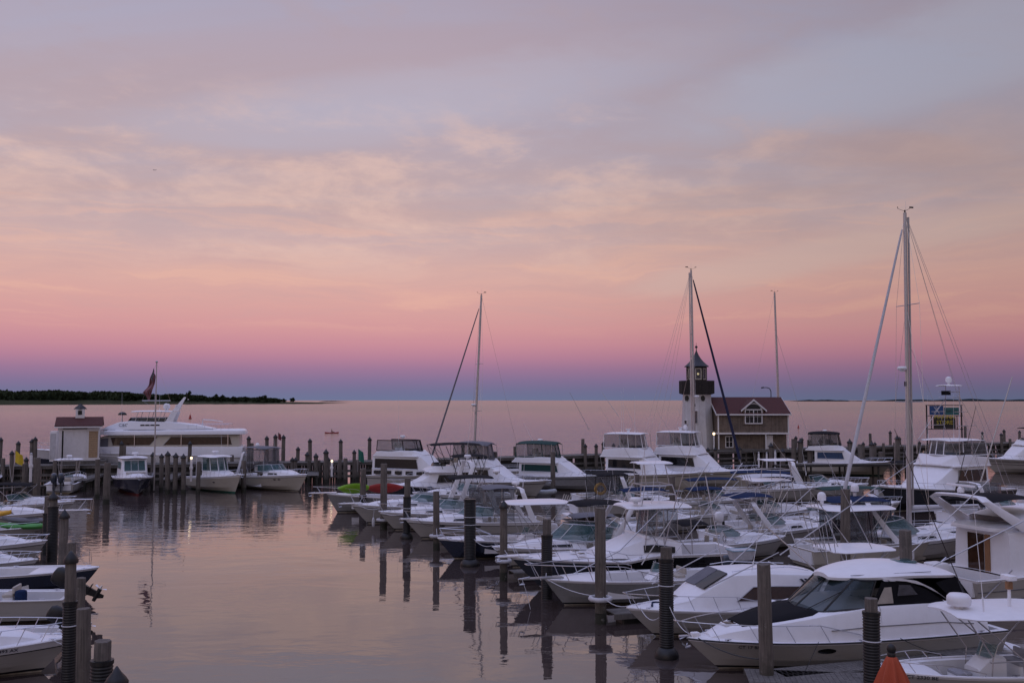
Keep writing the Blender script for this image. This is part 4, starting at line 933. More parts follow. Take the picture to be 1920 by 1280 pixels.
for a,z,rx,rz in ((-PI/2+.25,10.3,.32,.42),(-PI/2-.98,10.3,.32,.42)):
    rr=2.36*.97-.0; mb=MB(); P=[]
    for k in range(14): b=2*PI*k/14; P.append((rr*math.cos(a)-rx*math.cos(b)*math.sin(a),rr*math.sin(a)+rx*math.cos(b)*math.cos(a),z+rz*math.sin(b)))
    mb.loft([[Vector(p)*1.0-Vector((math.cos(a),math.sin(a),0))*.3 for p in P],P],WETW,caps=True); mb.build('oval_window',lh,smooth=False)
for a,z,w_,h_ in ((-PI/2-.28,7.4,.55,1.9),(-PI/2-1.0,6.6,.45,.5)):
    rr=2.30; mb=MB(); mb.box((rr*math.cos(a),rr*math.sin(a),z),(.28,w_+.2,h_+.2),WP,a); f=mb.build('window',lh,smooth=False); g=MB(); g.box(((rr+.03)*math.cos(a),(rr+.03)*math.sin(a),z),(.28,w_,h_),GLD,a); g.build('pane',f,smooth=False)
# ---------------------------------------------------------------- shingled house
hx=(1411-960)/F*148; ho=empty('shingled_house',(hx,148,0),R(3),'grey shingled house with red roof and arched dormer next to the lighthouse','house')
hw=5.55; dep=8.4
mb=MB(); mb.hexa([(-hw,0,4.95),(hw,0,4.95),(hw,dep,4.95),(-hw,dep,4.95),(-hw,0,7.9),(hw,0,7.9),(hw,dep,7.9),(-hw,dep,7.9)],SHB)
mb.add([(-hw,0,7.9),(-hw,dep,7.9),(-hw,dep/2,10.2),(hw,0,7.9),(hw,dep,7.9),(hw,dep/2,10.2)],[(0,2,1),(3,4,5)],SHB)
mb.hexa([(-hw+.1,.9,2.5),(hw-.1,.9,2.5),(hw-.1,dep-.1,2.5),(-hw+.1,dep-.1,2.5),(-hw+.1,.9,4.95),(hw-.1,.9,4.95),(hw-.1,dep-.1,4.95),(-hw+.1,dep-.1,4.95)],SHB); mb.build('wall',ho,smooth=False)
mb=MB(); q=hw+.25
for s in (0,1):
    ya,yb=(-.35,dep/2) if s==0 else (dep+.35,dep/2)
    P=[(-q,ya,7.82),(q,ya,7.82),(q,yb,10.35),(-q,yb,10.35)]; mb.hexa([P[0],P[1],P[2],P[3]]+[(a,b,c+.14) for a,b,c in P],RR)
rf=mb.build('roof',ho,smooth=False)
mb=MB(); mb.box((0,-.38,7.8),(2*q,.08,.22),WP)
for sx_ in (-1,1):
    for s in (0,1):
        ya,yb=(-.35,dep/2) if s==0 else (dep+.35,dep/2); x=sx_*(q+.03); mb.hexa([(x-.03,ya,7.62),(x+.03,ya,7.62),(x+.03,yb,10.15),(x-.03,yb,10.15),(x-.03,ya,7.94),(x+.03,ya,7.94),(x+.03,yb,10.47),(x-.03,yb,10.47)],WP)
mb.build('eave_trim',rf,smooth=False)
mb=MB(); mb.box((0,-.04,4.92),(2*hw+.1,.1,.26),WP)
for sx_ in (-1,1): mb.box((sx_*(hw-.09),-.03,6.4),(.2,.07,2.7),WP)
mb.box((-hw-.03,4.2,4.92),(.08,8.4,.26),WP); mb.build('wall_trim',ho,smooth=False)
for x in (-hw+.15,hw-.15,hw*.35): 
    mb=MB(); mb.box((x,.1,3.65),(.16,.16,2.4),WP); mb.build('porch_post',ho,smooth=False)
def sash(x,y,z,w_,h_,par,cols=1,rows=2,dark=True):
    mb=MB(); f=.13
    for a,b,c,d in ((x,z+h_/2,w_+f*2,f),(x,z-h_/2,w_+f*2,f),(x-w_/2-f/2,z,f,h_),(x+w_/2+f/2,z,f,h_)): mb.box((a,y-.02,b),(c,.1,d),WP)
    for i in range(1,cols): mb.box((x-w_/2+w_*i/cols,y-.02,z),(.07,.07,h_),WP)
    for i in range(1,rows): mb.box((x,y-.015,z-h_/2+h_*i/rows),(w_,.05,.05),WP)
    o=mb.build('window',par,smooth=False); g=MB(); g.box((x,y+.02,z),(w_,.03,h_),GLD); g.build('pane',o,smooth=False); return o
sash(-hw+2.0,.86,3.6,1.0,1.7,ho,2,2)
mb=MB(); mb.box((2.7,.86,3.55),(1.15,.08,2.1),WP); d_=mb.build('door',ho,smooth=False); mb=MB(); mb.ball((3.15,.78,3.5),.05,SS,6); mb.build('handle',d_)
# dormer
dx=.0; dm=MB(); dw=1.62; dm.hexa([(dx-dw,-.12,6.3),(dx+dw,-.12,6.3),(dx+dw,dep/2,6.3),(dx-dw,dep/2,6.3),(dx-dw,-.12,8.5),(dx+dw,-.12,8.5),(dx+dw,dep/2,8.5),(dx-dw,dep/2,8.5)],SHB); dm.add([(dx-dw,-.12,8.5),(dx+dw,-.12,8.5),(dx,-.12,9.95)],[(0,1,2)],SHB); do=dm.build('dormer',ho,smooth=False)
mb=MB()
for s in (-1,1): mb.hexa([(dx,-.4,10.0),(dx+s*(dw+.35),-.4,8.35),(dx+s*(dw+.35),dep/2,8.35),(dx,dep/2,10.0),(dx,-.4,10.12),(dx+s*(dw+.35),-.4,8.47),(dx+s*(dw+.35),dep/2,8.47),(dx,dep/2,10.12)],RR)
mb.build('dormer_roof',do,smooth=False); mb=MB()
for s in (-1,1): mb.hexa([(dx,-.46,9.88),(dx+s*(dw+.4),-.46,8.2),(dx+s*(dw+.4),-.40,8.2),(dx,-.40,9.88),(dx,-.46,10.16),(dx+s*(dw+.4),-.46,8.48),(dx+s*(dw+.4),-.40,8.48),(dx,-.40,10.16)],WP)
for s in (-1,1): mb.box((dx+s*1.3,-.17,7.65),(.14,.12,2.5),WP)
mb.box((dx,-.17,8.55),(2.5,.12,.14),WP); mb.box((dx,-.17,6.45),(2.7,.14,.16),WP); mb.box((dx,-.17,7.5),(.12,.12,2.1),WP)
mb.tube([(dx+1.22*math.cos(a),-.17,8.55+.95*math.sin(a)) for a in [PI*k/14 for k in range(15)]],.09,WP,6)
for x in (-.62,.62): mb.box((dx+x,-.16,7.5),(.04,.06,2.0),WP); mb.box((dx+x,-.16,7.5),(1.1,.05,.04),WP)
mb.build('dormer_window_frame',do,smooth=False); g=MB(); g.box((dx,-.13,7.5),(2.4,.04,2.0),GLD); g.add([(dx,-.14,8.6)]+[(dx+1.16*math.cos(a),-.14,8.6+.9*math.sin(a)) for a in [PI*k/14 for k in range(15)]],[tuple([0]+list(range(1,16)))],GLD); g.build('pane',do,smooth=False)
mb=MB(); mb.tube([(hw-1.35,dep/2,10.2),(hw-1.35,dep/2,11.4),(hw-1.55,dep/2,11.85),(hw-2.0,dep/2,12.0),(hw-2.6,dep/2,12.0)],.07,BKP,6); mb.tube([(hw-2.5,dep/2,12.02),(hw-2.9,dep/2,11.95)],.12,BKP,6); mb.build('roof_lamp_arm',rf)
# lit wall lantern on a post at the house corner
mb=MB(); g=(( (1337-960)/F*146.4),146.4); e=empty('lantern_post',(g[0],g[1],2.5),0,'white post with glowing lantern at the left corner of the house','lamp')
mb.box((0,0,1.1),(.16,.16,2.2),WP); mb.build('post',e,smooth=False); mb=MB(); mb.ball((0,0,2.42),.20,LAMP,8); mb.build('lamp_globe',e); lamp('globe_light',(0,-.1,2.9),6,e,.2)
mb=MB(); mb.lathe([(.22,2.62),(.05,2.8)],DRF,n=8); mb.build('lamp_cap',e)
# ---------------------------------------------------------------- power pedestals with little lights
def pedestal(px,yb,Y,h_,lb,lit=True):
    g=D(px,yb,Y); e=empty('power_pedestal',(g.x,g.y,g.z),0,lb,'dock pedestal','white power pedestals on the docks'); mb=MB(); mb.rbox((0,0,h_/2),(.24,.24,h_),.08,WP); mb.rbox((0,0,h_*.6),(.34,.30,.3),.08,WP); mb.build('post',e)
    mb=MB(); mb.ball((0,0,h_+.1),.13,LAMP if lit else FOAM,8); mb.build('lamp_globe',e)
    if lit: lamp('globe_light',(0,-.25,h_+.15),1.2,e,.1)
pedestal(358,902,104,2.4,'white power pedestal beside the green bottomed fishing boat',True)
pedestal(622,893,113,1.7,'small lit white pedestal on the pier in the gap left of the green flag')
pedestal(57,903,94,2.6,'white pedestal behind the yellow flag at the far left',False)
pedestal(1623,893,136,2.0,'brightly lit pedestal in front of the black canopied cruiser')
pedestal(1423,876,138,2.0,'left one of the white pedestals below the house porch',False)
pedestal(1438,878,138,2.1,'middle white pedestal below the house door',False)
pedestal(1454,877,138,2.3,'right one of the white pedestals below the house',False)
pedestal(1307,864,141,1.2,'tiny lit pedestal below the lighthouse')
# finger piers beside the far boats
def finger(a,b,w_,z,lb,m=DOCKW,name='finger_pier',floaty=False):
    a=Vector((a[0],a[1],0)); b=Vector((b[0],b[1],0)); L=(b-a).length; an=math.atan2((b-a).y,(b-a).x); e=empty(name,a,an,lb,'dock','docks and finger piers'); mb=MB(); n=int(L/.18)
    for i in range(n): mb.box((L*(i+.5)/n,0,z-.03),(L/n-.012,w_,.05),m)
    mb.build('deck_planks',e,smooth=False); mb=MB()
    for s in (-1,1): mb.box((L/2,s*(w_/2+.04),z-.14),(L,.09,.24),m)
    mb.build('side_beams',e,smooth=False)
    if floaty:
        k=max(1,int(L/2.4))
        for i in range(k): mb=MB(); mb.rbox((L*(i+.5)/k,0,z-.38),(L/k*.7,w_*.85,.32),.08,BKP); mb.build('float',e)
    else:
        k=max(2,int(L/4))
        for i in range(k+1):
            for s in (-1,1): mb=MB(); mb.tube([(L*i/k,s*w_*.4,-1),(L*i/k,s*w_*.4,z-.1)],.13,WETW,7); mb.build('support_pile',e)
    return e
for px,ln,lb in ((338,10,'narrow finger pier left of the green bottomed boat'),(452,10,'finger pier between the green bottomed boat and the white cruiser'),(190,9,'finger pier beside the dark cabin boat'),(590,7,'short finger pier in the gap right of the white cruiser')):
    x,y=PT(px,0); finger((x,y),(x-pn.x*ln,y-pn.y*ln),1.1,1.25,lb)
# ---------------------------------------------------------------- main floating dock on the right with its fingers
dA=Vector((21.0,28,0)); dd_=Vector((-21.9,50.4,0)).normalized(); 
finger(dA-dd_*4,dA+dd_*88,2.4,.55,'long floating walkway running up the middle of the right hand slips',name='floating_dock',floaty=True)
fn=Vector((-math.cos(R(17)),-math.sin(R(17)),0))
fl={1438:'between the hardtop cruiser and the near console boat',1126:'beside the grey bow with rails',944:'left of the black hulled boat',818:'beside the navy console boat',719:'between the pointed white bows'}
for px,yb in ((1438,1290),(1126,1168),(944,1088),(818,1031),(719,992)):
    g=G(px,yb); e_=Vector((g.x,g.y,0)); k=(dA-e_).cross(dd_).z/fn.cross(dd_).z if abs(fn.cross(dd_).z)>0 else 0
    s0=e_-fn*-k if False else e_; t_=((dA-e_).cross(dd_)).z/((-fn).cross(dd_)).z
    finger(e_-fn*.45,e_-fn*t_,1.0,.5,'floating finger pier '+fl[px],floaty=True)
g=G(1650,1345); finger((G(1400,1292).x,G(1400,1292).y),(dA.x+2,dA.y+4),1.6,.5,'grey floating dock in front of the hardtop cruiser',name='floating_dock',floaty=True)
# left-hand dock
finger((-46,26),(-52,92),2.2,.9,'walkway at the head of the left hand slips',name='floating_dock',floaty=True)
# ---------------------------------------------------------------- flags
FR=mat('flag_red',(.24,.018,.03),.8); FW=mat('flag_white',(.24,.21,.23),.8); FB=mat('flag_blue',(.012,.015,.06),.8)
def usflag():
    g=D(290,850,106); e=empty('flagpole',(g.x,g.y,3.0-.7),0,'tall silver flagpole with crossbar in front of the motor yacht','flagpole')
    topz=10+(750-680)*106/F-2.3; mb=MB(); mb.tube([(0,0,-2.2),(0,0,topz)],.10,AL,8,.05); mb.ball((0,0,topz+.1),.14,AL,8); mb.build('pole',e); zy=10-(751-750)*106/F-2.3
    mb=MB(); mb.tube([(-1.5,0,zy),(1.6,0,zy)],.06,AL,6); mb.tube([(-1.5,0,zy),(-.1,0,zy-.9)],.012,AL,4); mb.tube([(1.6,0,zy),(0,0,zy-.9)],.012,AL,4); mb.tube([(-1.5,0,zy),(0,0,topz)],.008,AL,3); mb.tube([(1.6,0,zy),(0,0,topz)],.008,AL,3); mb.build('crossbar',e)
    # limp flag: its fly droops down beside the pole
    fl=empty('flag',(g.x-.1,g.y,topz+2.3-.6),0,'limp stars and stripes flag hanging from the tall flagpole','flag')
    NX,NY=26,13; P=[]
    for j in range(NY+1):
        row=[]
        for i in range(NX+1):
            u=i/NX; v=j/NY                     # u along the fly, v down the hoist
            x=-.12-.80*u**1.2+.55*(v-.5)*(.45+.5*u)-.12*math.sin(u*8+v*2)*u; y=.20*math.sin(u*11+v*6)*u**.5+.10*math.sin(v*9); z=-v*.95-u*2.75+.10*math.sin(v*5)*u
            row.append((x,y,z))
        P.append(row)
    for nm,m,cond in (('red_stripes',FR,lambda j,i:j%2==0 and not(j<7 and i<10)),('white_stripes',FW,lambda j,i:j%2==1 and not(j<7 and i<10)),('star_canton',FB,lambda j,i:j<7 and i<10)):
        mb=MB()
        for j in range(NY):
            for i in range(NX):
                if cond(j,i): mb.add([P[j][i],P[j][i+1],P[j+1][i+1],P[j+1][i]],[(0,1,2,3)],m)
        if nm=='star_canton':
            for j in range(1,7):
                for i in range(1,10,2):
                    p=Vector(P[j][min(9,i+(j%2))]); mb.lathe([(.05,-.03),(.05,.03)],FW,(p.x,p.y-.03,p.z),5)
        mb.build(nm,fl,60)
usflag()
def smallflag(px,py,Y,m,lb,w_,h_,ph,lean,base=None,dirx=1):
    g=D(px,py,Y); e=empty('flag',(g.x,g.y,g.z),0,lb,'flag'); mb=MB(); mb.tube([(0,0,-ph),(lean,0,h_)],.03,AL,5); mb.build('staff',e); mb=MB(); rows=[]
    for j in range(7):
        v=j/6; rows.append([(lean+dirx*(.02+w_*u*(.8+.2*v)),.15*math.sin(u*7+v*2)*u,h_*(1-v)*1.0-w_*u*.55) for u in [k/8 for k in range(9)]])
    mb.loft(rows,m,closed=False); mb.build('cloth',e,60)
smallflag(23,866,92,YC,'bright yellow flag drooping from a staff at far left',.8,1.1,3.2,.25)
smallflag(670,862,114,mat('flag_green',(.02,.14,.10),.8),'small green and white flag by the pier left of the trawler',.7,1.3,1.4,.1)
smallflag(520,823,119,mat('flag_maroon',(.16,.03,.05),.8),'little red flag among the tall pier pilings',.35,.8,3.4,.1)
# ---------------------------------------------------------------- sign boards on the pier
sg=D(1772,812,166); e=empty('sign_board',(sg.x,sg.y,2.3),0,'tall framed signs, blue and teal panels above a black and yellow one','sign')
SBL=mat('sign_blue',(.02,.07,.20),.5); STL=mat('sign_teal',(.03,.13,.13),.5); SBK=mat('sign_black',(.02,.018,.015),.5); SYL=mat('sign_yellow',(.55,.45,.04),.5)
zz=lambda y:10-(y-750)*166/F-2.3; xx=lambda p:(p-1772)*166/F
mb=MB()
for p_ in (1739,1804): mb.box((xx(p_),.1,zz(760)/2),(.18,.18,zz(758)),DBR)
mb.box((0,.1,zz(759.5)),(xx(1806)-xx(1737),.14,.14),DBR); mb.box((0,.1,zz(779)),(xx(1806)-xx(1737),.12,.12),DBR); mb.box((0,.1,zz(804)),(xx(1806)-xx(1737),.12,.12),DBR)
for p_ in (1747.5,1795.5): mb.box((xx(p_),.1,(zz(779)+zz(804))/2),(.13,.10,zz(779)-zz(804)),DBR)
mb.build('frame',e,smooth=False)
mb=MB(); mb.box(((xx(1744)+xx(1770))/2,0,(zz(760)+zz(778))/2),(xx(1770)-xx(1744),.06,zz(760)-zz(778)-.1),SBL); mb.build('blue_panel',e,smooth=False)
mb=MB(); mb.box(((xx(1771)+xx(1799))/2,0,(zz(763)+zz(778))/2),(xx(1799)-xx(1771),.06,zz(763)-zz(778)-.1),STL); mb.build('teal_panel',e,smooth=False)
mb=MB(); mb.box(((xx(1751)+xx(1792))/2,0,(zz(781)+zz(803))/2),(xx(1792)-xx(1751),.06,zz(781)-zz(803)),SBK); mb.build('black_panel',e,smooth=False)
text('sign_lettering','MARINA\nSTORE',.95,SYL,e,((xx(1751)+xx(1792))/2,-.05,(zz(781)+zz(803))/2+.5),(PI/2,0,0))
text('sign_lettering','X',1.5,FOAM,e,(xx(1757),-.05,(zz(760)+zz(778))/2),(PI/2,0,0))
text('sign_lettering','GAS ICE',.55,SBK,e,(xx(1785),-.05,(zz(763)+zz(778))/2),(PI/2,0,0))
# ---------------------------------------------------------------- kayak and paddler, buoy
kg=G(622,812); ke=empty('kayak',(kg.x,kg.y,.0),R(4),'red kayak out on the open water carrying a lone paddler','kayak'); mb=MB(); rings=[]
for i in range(17):
    u=-1+i/8; w_=.30*(1-abs(u)**2.2)+.01; zt=.26+.10*abs(u)**3; rings.append([(u*2.1,w_*math.cos(a),(zt if math.sin(a)>0 else .26)*math.sin(a)*(.8 if math.sin(a)>0 else .55)+.10+.06*abs(u)**3) for a in [2*PI*k/12 for k in range(12)]])
mb.loft(rings,RED,caps=True); mb.build('hull',ke); mb=MB(); mb.tube([(.1+.42*math.cos(a),.22*math.sin(a),.33) for a in [2*PI*k/12 for k in range(13)]],.03,BKP,5); mb.build('cockpit_rim',ke)
SKIN=mat('skin',(.30,.16,.11),.6); CLO=mat('dark_red_jacket',(.10,.02,.025),.8); HAIR=mat('hair',(.02,.015,.01),.8)
def skin_body(name,pts,edges,rad,m,parent,loc,rz=0):
    me=bpy.data.meshes.new(name); me.from_pydata(pts,edges,[]); o=bpy.data.objects.new(name,me); sc.collection.objects.link(o); md=o.modifiers.new('s','SKIN'); md.use_smooth_shade=True
    for v,r_ in zip(me.skin_vertices[0].data,rad): v.radius=(r_,r_)
    me.skin_vertices[0].data[0].use_root=True; sb_=o.modifiers.new('b','SUBSURF'); sb_.levels=1; sb_.render_levels=1
    bpy.context.view_layer.update(); nm=bpy.data.meshes.new_from_object(o.evaluated_get(bpy.context.evaluated_depsgraph_get())); bpy.data.objects.remove(o); nm.materials.clear(); nm.materials.append(m)
    o=bpy.data.objects.new(name,nm); sc.collection.objects.link(o); o.parent=parent; o.location=loc; o.rotation_euler=(0,0,rz); return o
pe=empty('person',(kg.x,kg.y,.0),R(4),'paddler in a dark red jacket sitting upright in the kayak','person')
pts=[(-.05,0,.30),(-.08,0,.55),(-.06,0,.80),(-.04,0,.92),(-.02,0,1.08),(-.06,.19,.82),(.14,.34,.66),(.36,.36,.72),(-.06,-.19,.82),(.12,-.30,.62),(.34,-.34,.64),(.3,.11,.36),(.55,.12,.44),(.9,.1,.28),(.3,-.11,.36),(.55,-.12,.44),(.9,-.1,.28)]
skin_body('body',pts,[(0,1),(1,2),(2,3),(3,4),(2,5),(5,6),(6,7),(2,8),(8,9),(9,10),(0,11),(11,12),(12,13),(0,14),(14,15),(15,16)],[.15,.14,.16,.06,.10,.07,.05,.035,.07,.05,.035,.09,.07,.05,.09,.07,.05],CLO,pe,(0,0,0))
mb=MB(); mb.ball((-.02,0,1.12),.115,SKIN,10,(1,.85,1.15)); mb.ball((.10,0,1.10),.02,SKIN,6); mb.build('face',pe); mb=MB(); mb.ball((-.045,0,1.16),.125,HAIR,10,(1,.9,1)); mb.build('hair',pe)
pa_=empty('paddle',(kg.x,kg.y,0),R(4),'double bladed paddle held across the red kayak','paddle'); mb=MB(); mb.tube([(.36,1.05,.95),(.34,-1.05,.42)],.02,BKP,6); mb.build('shaft',pa_); mb=MB()
for s,z in ((1,.97),(-1,.40)): mb.rbox((.35,s*1.2,z),(.16,.42,.03),.06,YEL)
mb.build('blades',pa_)
def buoy(px,py,s,lb):
    g=G(px,py); e=empty('channel_buoy',(g.x,g.y,0),0,lb,'buoy'); mb=MB(); mb.lathe([(.6*s,-.3),(.75*s,0),(.75*s,.4*s),(.5*s,.6*s),(.35*s,1.6*s),(.15*s,2.1*s),(.05,2.2*s)],RED,n=14); mb.build('float',e); mb=MB(); mb.tube([(0,0,2.1*s),(0,0,2.7*s)],.04*s,BKP,5); mb.ball((0,0,2.75*s),.12*s,LAMP if False else RED,6); mb.build('top_mark',e)
buoy(356.5,785,1.1,'red channel buoy seen just right of the motor yacht mast')
buoy(1497,802,.5,'small mooring buoy on open water right of the house'); 
ap=D(290,319,3000); e=empty('airplane',ap,R(-5),'tiny pale airliner high in the sky at left','airplane'); mb=MB(); mb.tube([(-5,0,0),(-4,0,.1),(4,0,0),(6,0,.2)],.8,FOAM,8); mb.add([(1,0,0),(-1.5,0,0),(-3,7,.3),(-2,7,.3),(-3,-7,.3),(-2,-7,.3)],[(0,1,2,3),(0,5,4,1)],FOAM); mb.build('fuselage_and_wings',e)
# ---------------------------------------------------------------- folded orange umbrella on the terrace
ug=D(1671,1206,11.5); e=empty('patio_umbrella',(ug.x,ug.y,ug.z-2.6),0,'folded orange patio umbrella with dark finial close to the viewer','umbrella')
mb=MB(); rings=[]; n=48
for z,rr,am in ((2.46,.035,.0),(2.44,.06,.004),(2.38,.085,.012),(2.25,.135,.025),(2.05,.20,.045),(1.8,.265,.065),(1.5,.31,.08),(1.2,.30,.08),(1.0,.25,.05)):
    rings.append([((rr+am*math.cos(8*a+.4+z*.3)-am*.3*math.cos(16*a))*math.cos(a),(rr+am*math.cos(8*a+.4+z*.3)-am*.3*math.cos(16*a))*math.sin(a),z) for a in [2*PI*k/n for k in range(n)]])
mb.loft(rings,OR); mb.build('folded_canopy',e,70); mb=MB(); mb.ball((0,0,2.54),.055,BKP,12,(1,1,1.15)); mb.lathe([(.045,2.45),(.05,2.48),(.03,2.52)],BKP,n=12); mb.build('finial',e,80)
mb=MB(); mb.tube([(0,0,-7.2+ (0)),(0,0,2.45)],.024,TEAK,10); mb.build('pole',e)

finger((G(1452,896).x,G(1452,896).y),(G(1704,893).x,G(1704,893).y),1.8,1.7,'dark timber dock in front of the black canopied cruiser',WETW)
finger((G(1330,912).x,G(1330,912).y),(G(1500,906).x,G(1500,906).y),1.6,1.6,'dark timber dock below the shingled house',WETW)
finger((G(-40,948).x,G(-40,948).y),(G(80,940).x,G(80,940).y),1.5,1.6,'dark timber dock under the yellow flag at far left',WETW)

for k,(px,yt) in enumerate(((1489,822),(1501,828),(1519,824),(1539,828),(1554,822),(1594,829),(1614,832),(1635,833),(1652,846),(1684,822),(1468,846),(1447,836))):
    PL(px,yt,889 if px<1660 else 892,9,f"{ORD[k]} dark post standing at the dock before the black canopied cruiser",cap=bool(k%2)) if k<10 else PL(px,yt,886,9,('tall' if k==11 else 'short')+' dark post standing before the house door',cap=True)
# ================================================================ boats of the right-hand near row (far to near)
HD=197
def addtext(r,h,txt,x,f,size,m,side=1,head=0):
    t=h.t(x); z=.15+(h.sh(t)-.15)*f; p=h.p(t,z,side); q=h.p(h.t(x+.3),z,side); yaw=math.atan2(q.y-p.y,q.x-p.x); u=h.p(t,z+.1,side); tilt=math.atan2(side*(u.y-p.y),u.z-p.z)
    # port side is read with the bow to the left
    if side>0: return text('registration_number',txt,size,m,r,(p.x,p.y+.035,p.z),(PI/2+tilt*1.0,0,PI+yaw))
    return text('registration_number',txt,size,m,r,(p.x,p.y-.035,p.z),(PI/2+tilt,0,yaw))
NUM=mat('number_paint',(.02,.025,.04),.5)
def kayak(name,root_world,head,z,L,m,label,roll=0,w=.38):
    e=empty('kayak',root_world,R(head),label,'kayak'); e.rotation_euler=(roll,0,R(head)); mb=MB(); rings=[]
    for i in range(15):
        u=-1+i/7; k=1-abs(u)**2.4; rings.append([(u*L/2,(w*k+.02)*math.cos(a),.20*math.sin(a)*(.7+.3*k)+.14*abs(u)**3) for a in [2*PI*q/12 for q in range(12)]])
    mb.loft(rings,m,caps=True); mb.build('hull',e); c=MB(); c.tube([(.1+.5*math.cos(a),.24*math.sin(a),.18) for a in [2*PI*q/12 for q in range(13)]],.03,BKP,5); c.lathe([(.20,.16),(.20,.185)],SEAT,(.1,0,0),12); c.build('cockpit_rim',e); return e
def at_boat(r,x,y,z):
    a=r.rotation_euler[2]; return Vector((r.location.x+x*math.cos(a)-y*math.sin(a),r.location.y+x*math.sin(a)+y*math.cos(a),z))
# black hulled flybridge boat with open black canvas
r,h,zt=convertible('flybridge_boat',(0,0),HD,12,4,2.0,1.4,loc=(-12.3,93.0),label='black hulled boat with white foredeck under high black canvas frames',hullm=BKH,cat='motorboat',encl=None,top=None,radar=None,zh=1.55,fb=.5,sal=(-.12,.14),plp=0,rail=.45)
bimini(r,-3.4,1.6,1.6,5.75,BC,3.6,crown=.1,legm=BC); tubes('canvas_frame',r,[[(x-.6,sd*1.65,3.4),(x+.3,sd*1.6,5.6)] for x in (-3,-1.5,0,1.2) for sd in (1,-1)],.03,BC)
r,h,S=express('cabin_cruiser',(0,0),HD,9.5,3.4,1.7,1.3,loc=(-9.0,87.5),label='white cabin boat under a tall black bimini with crossed dark frames',top=(-.22,.12,4.95,BC),ws=(.08,.15,.6),rail=True,railh=.5,ports=(),arch_=None)
tubes('canvas_frame',r,[[(x,sd*1.35,2.0),(x+q,sd*1.33,4.8)] for x,q in ((-1.8,.8),(-1,-.8),(0,.8),(.8,-.7)) for sd in (1,-1)],.025,BC)
# grey workboat carrying kayaks
r,h=console_boat('skiff',(612,924),HD,9.0,3.0,1.75,1.2,'grey hulled boat with bow pulpit carrying lime and red kayaks on deck',hullm=GH,stripe=W,ttop=None,cons=False,ob=1,rail=False); pulpit(r,h,1.5,.25,W); bow_rail(r,h,.6,.6,None,4,1.3)
p=at_boat(r,2.1,.7,2.15); kayak('kayak',p,HD+6,0,3.0,LIME,'lime green kayak lying on the foredeck of the grey boat',roll=1.1,w=.52)
p=at_boat(r,-.6,.6,2.1); kayak('kayak',p,HD-3,0,3.4,RED,'bright red kayak lashed behind the lime green one on the grey boat',roll=1.1,w=.5)
# pointed white cruisers
express('express_cruiser',(657,944),HD,12.2,3.8,1.65,1.2,'white cruiser with bow pulpit and raked white arch, second from the kayak boat',cab=(.12,.38),ws=(.07,.13,.6),arch_=(-.20,-.30,4.9,W),ants=((-3.4,.6,4.9,3.2,.3),),plp=.9,ports=(.22,),railh=.65,radar=('r',-.30,5.2))
express('express_cruiser',(710,958),HD,11.2,3.6,1.5,1.15,'white cruiser with black bimini on open frames and oval bow eye',ws=(.07,.15,.65),top=(-.30,.02,4.0,BC),arch_=(-.30,-.26,3.4,W),ports=(.25,.12),radar=('r',-.34,4.2),ants=((-3.7,.8,3.6,2.6,.3),))
express('express_cruiser',(760,973),HD,10.8,3.5,1.45,1.1,'long white cruiser with grey cloth windscreen enclosure and moulded arch',ws=(.07,.16,.7),encl=(-.22,.06,3.5,VIN,GC),top=(-.25,-.02,3.62,GC),arch_=(-.36,-.28,3.5,W),ports=(.28,.16,.04),radar=('r',-.27,3.7),ants=((-3.2,.9,3.6,3.2,.2),(-3.2,-.9,3.6,2.4,.2)),plp=.35)
r,h=console_boat('center_console',(821,1008),HD,10,3.0,1.35,1.0,'navy hulled center console with broad white T-top and grey outboards',hullm=NV,bottom=BTM,ttop=(-.36,.06,3.45),ob=2,obm=mat('grey_cowling',(.12,.15,.18),.3),cxf=-.08,stripe=W,shw=.95)
tubes('bow_hoop',r,[[(4.6,.25,1.4),(4.9,0,1.95),(4.6,-.25,1.4)],[(4.9,0,1.95),(2.5,1.2,1.85),(1.2,1.35,1.3)],[(4.9,0,1.95),(2.5,-1.2,1.85),(1.2,-1.35,1.3)]],.02,SS)
express('express_cruiser',(923,1024),HD,11,3.6,1.3,1.1,'white cruiser with big teal windshield and black canvas below a curved arch',ws=(.14,.20,.95),top=(-.25,.04,3.75,BC),arch_=(-.12,-.26,3.7,W),ports=(.25,),rk=1.2,cab=(.12,.38),radar=None,wsm=GLT)
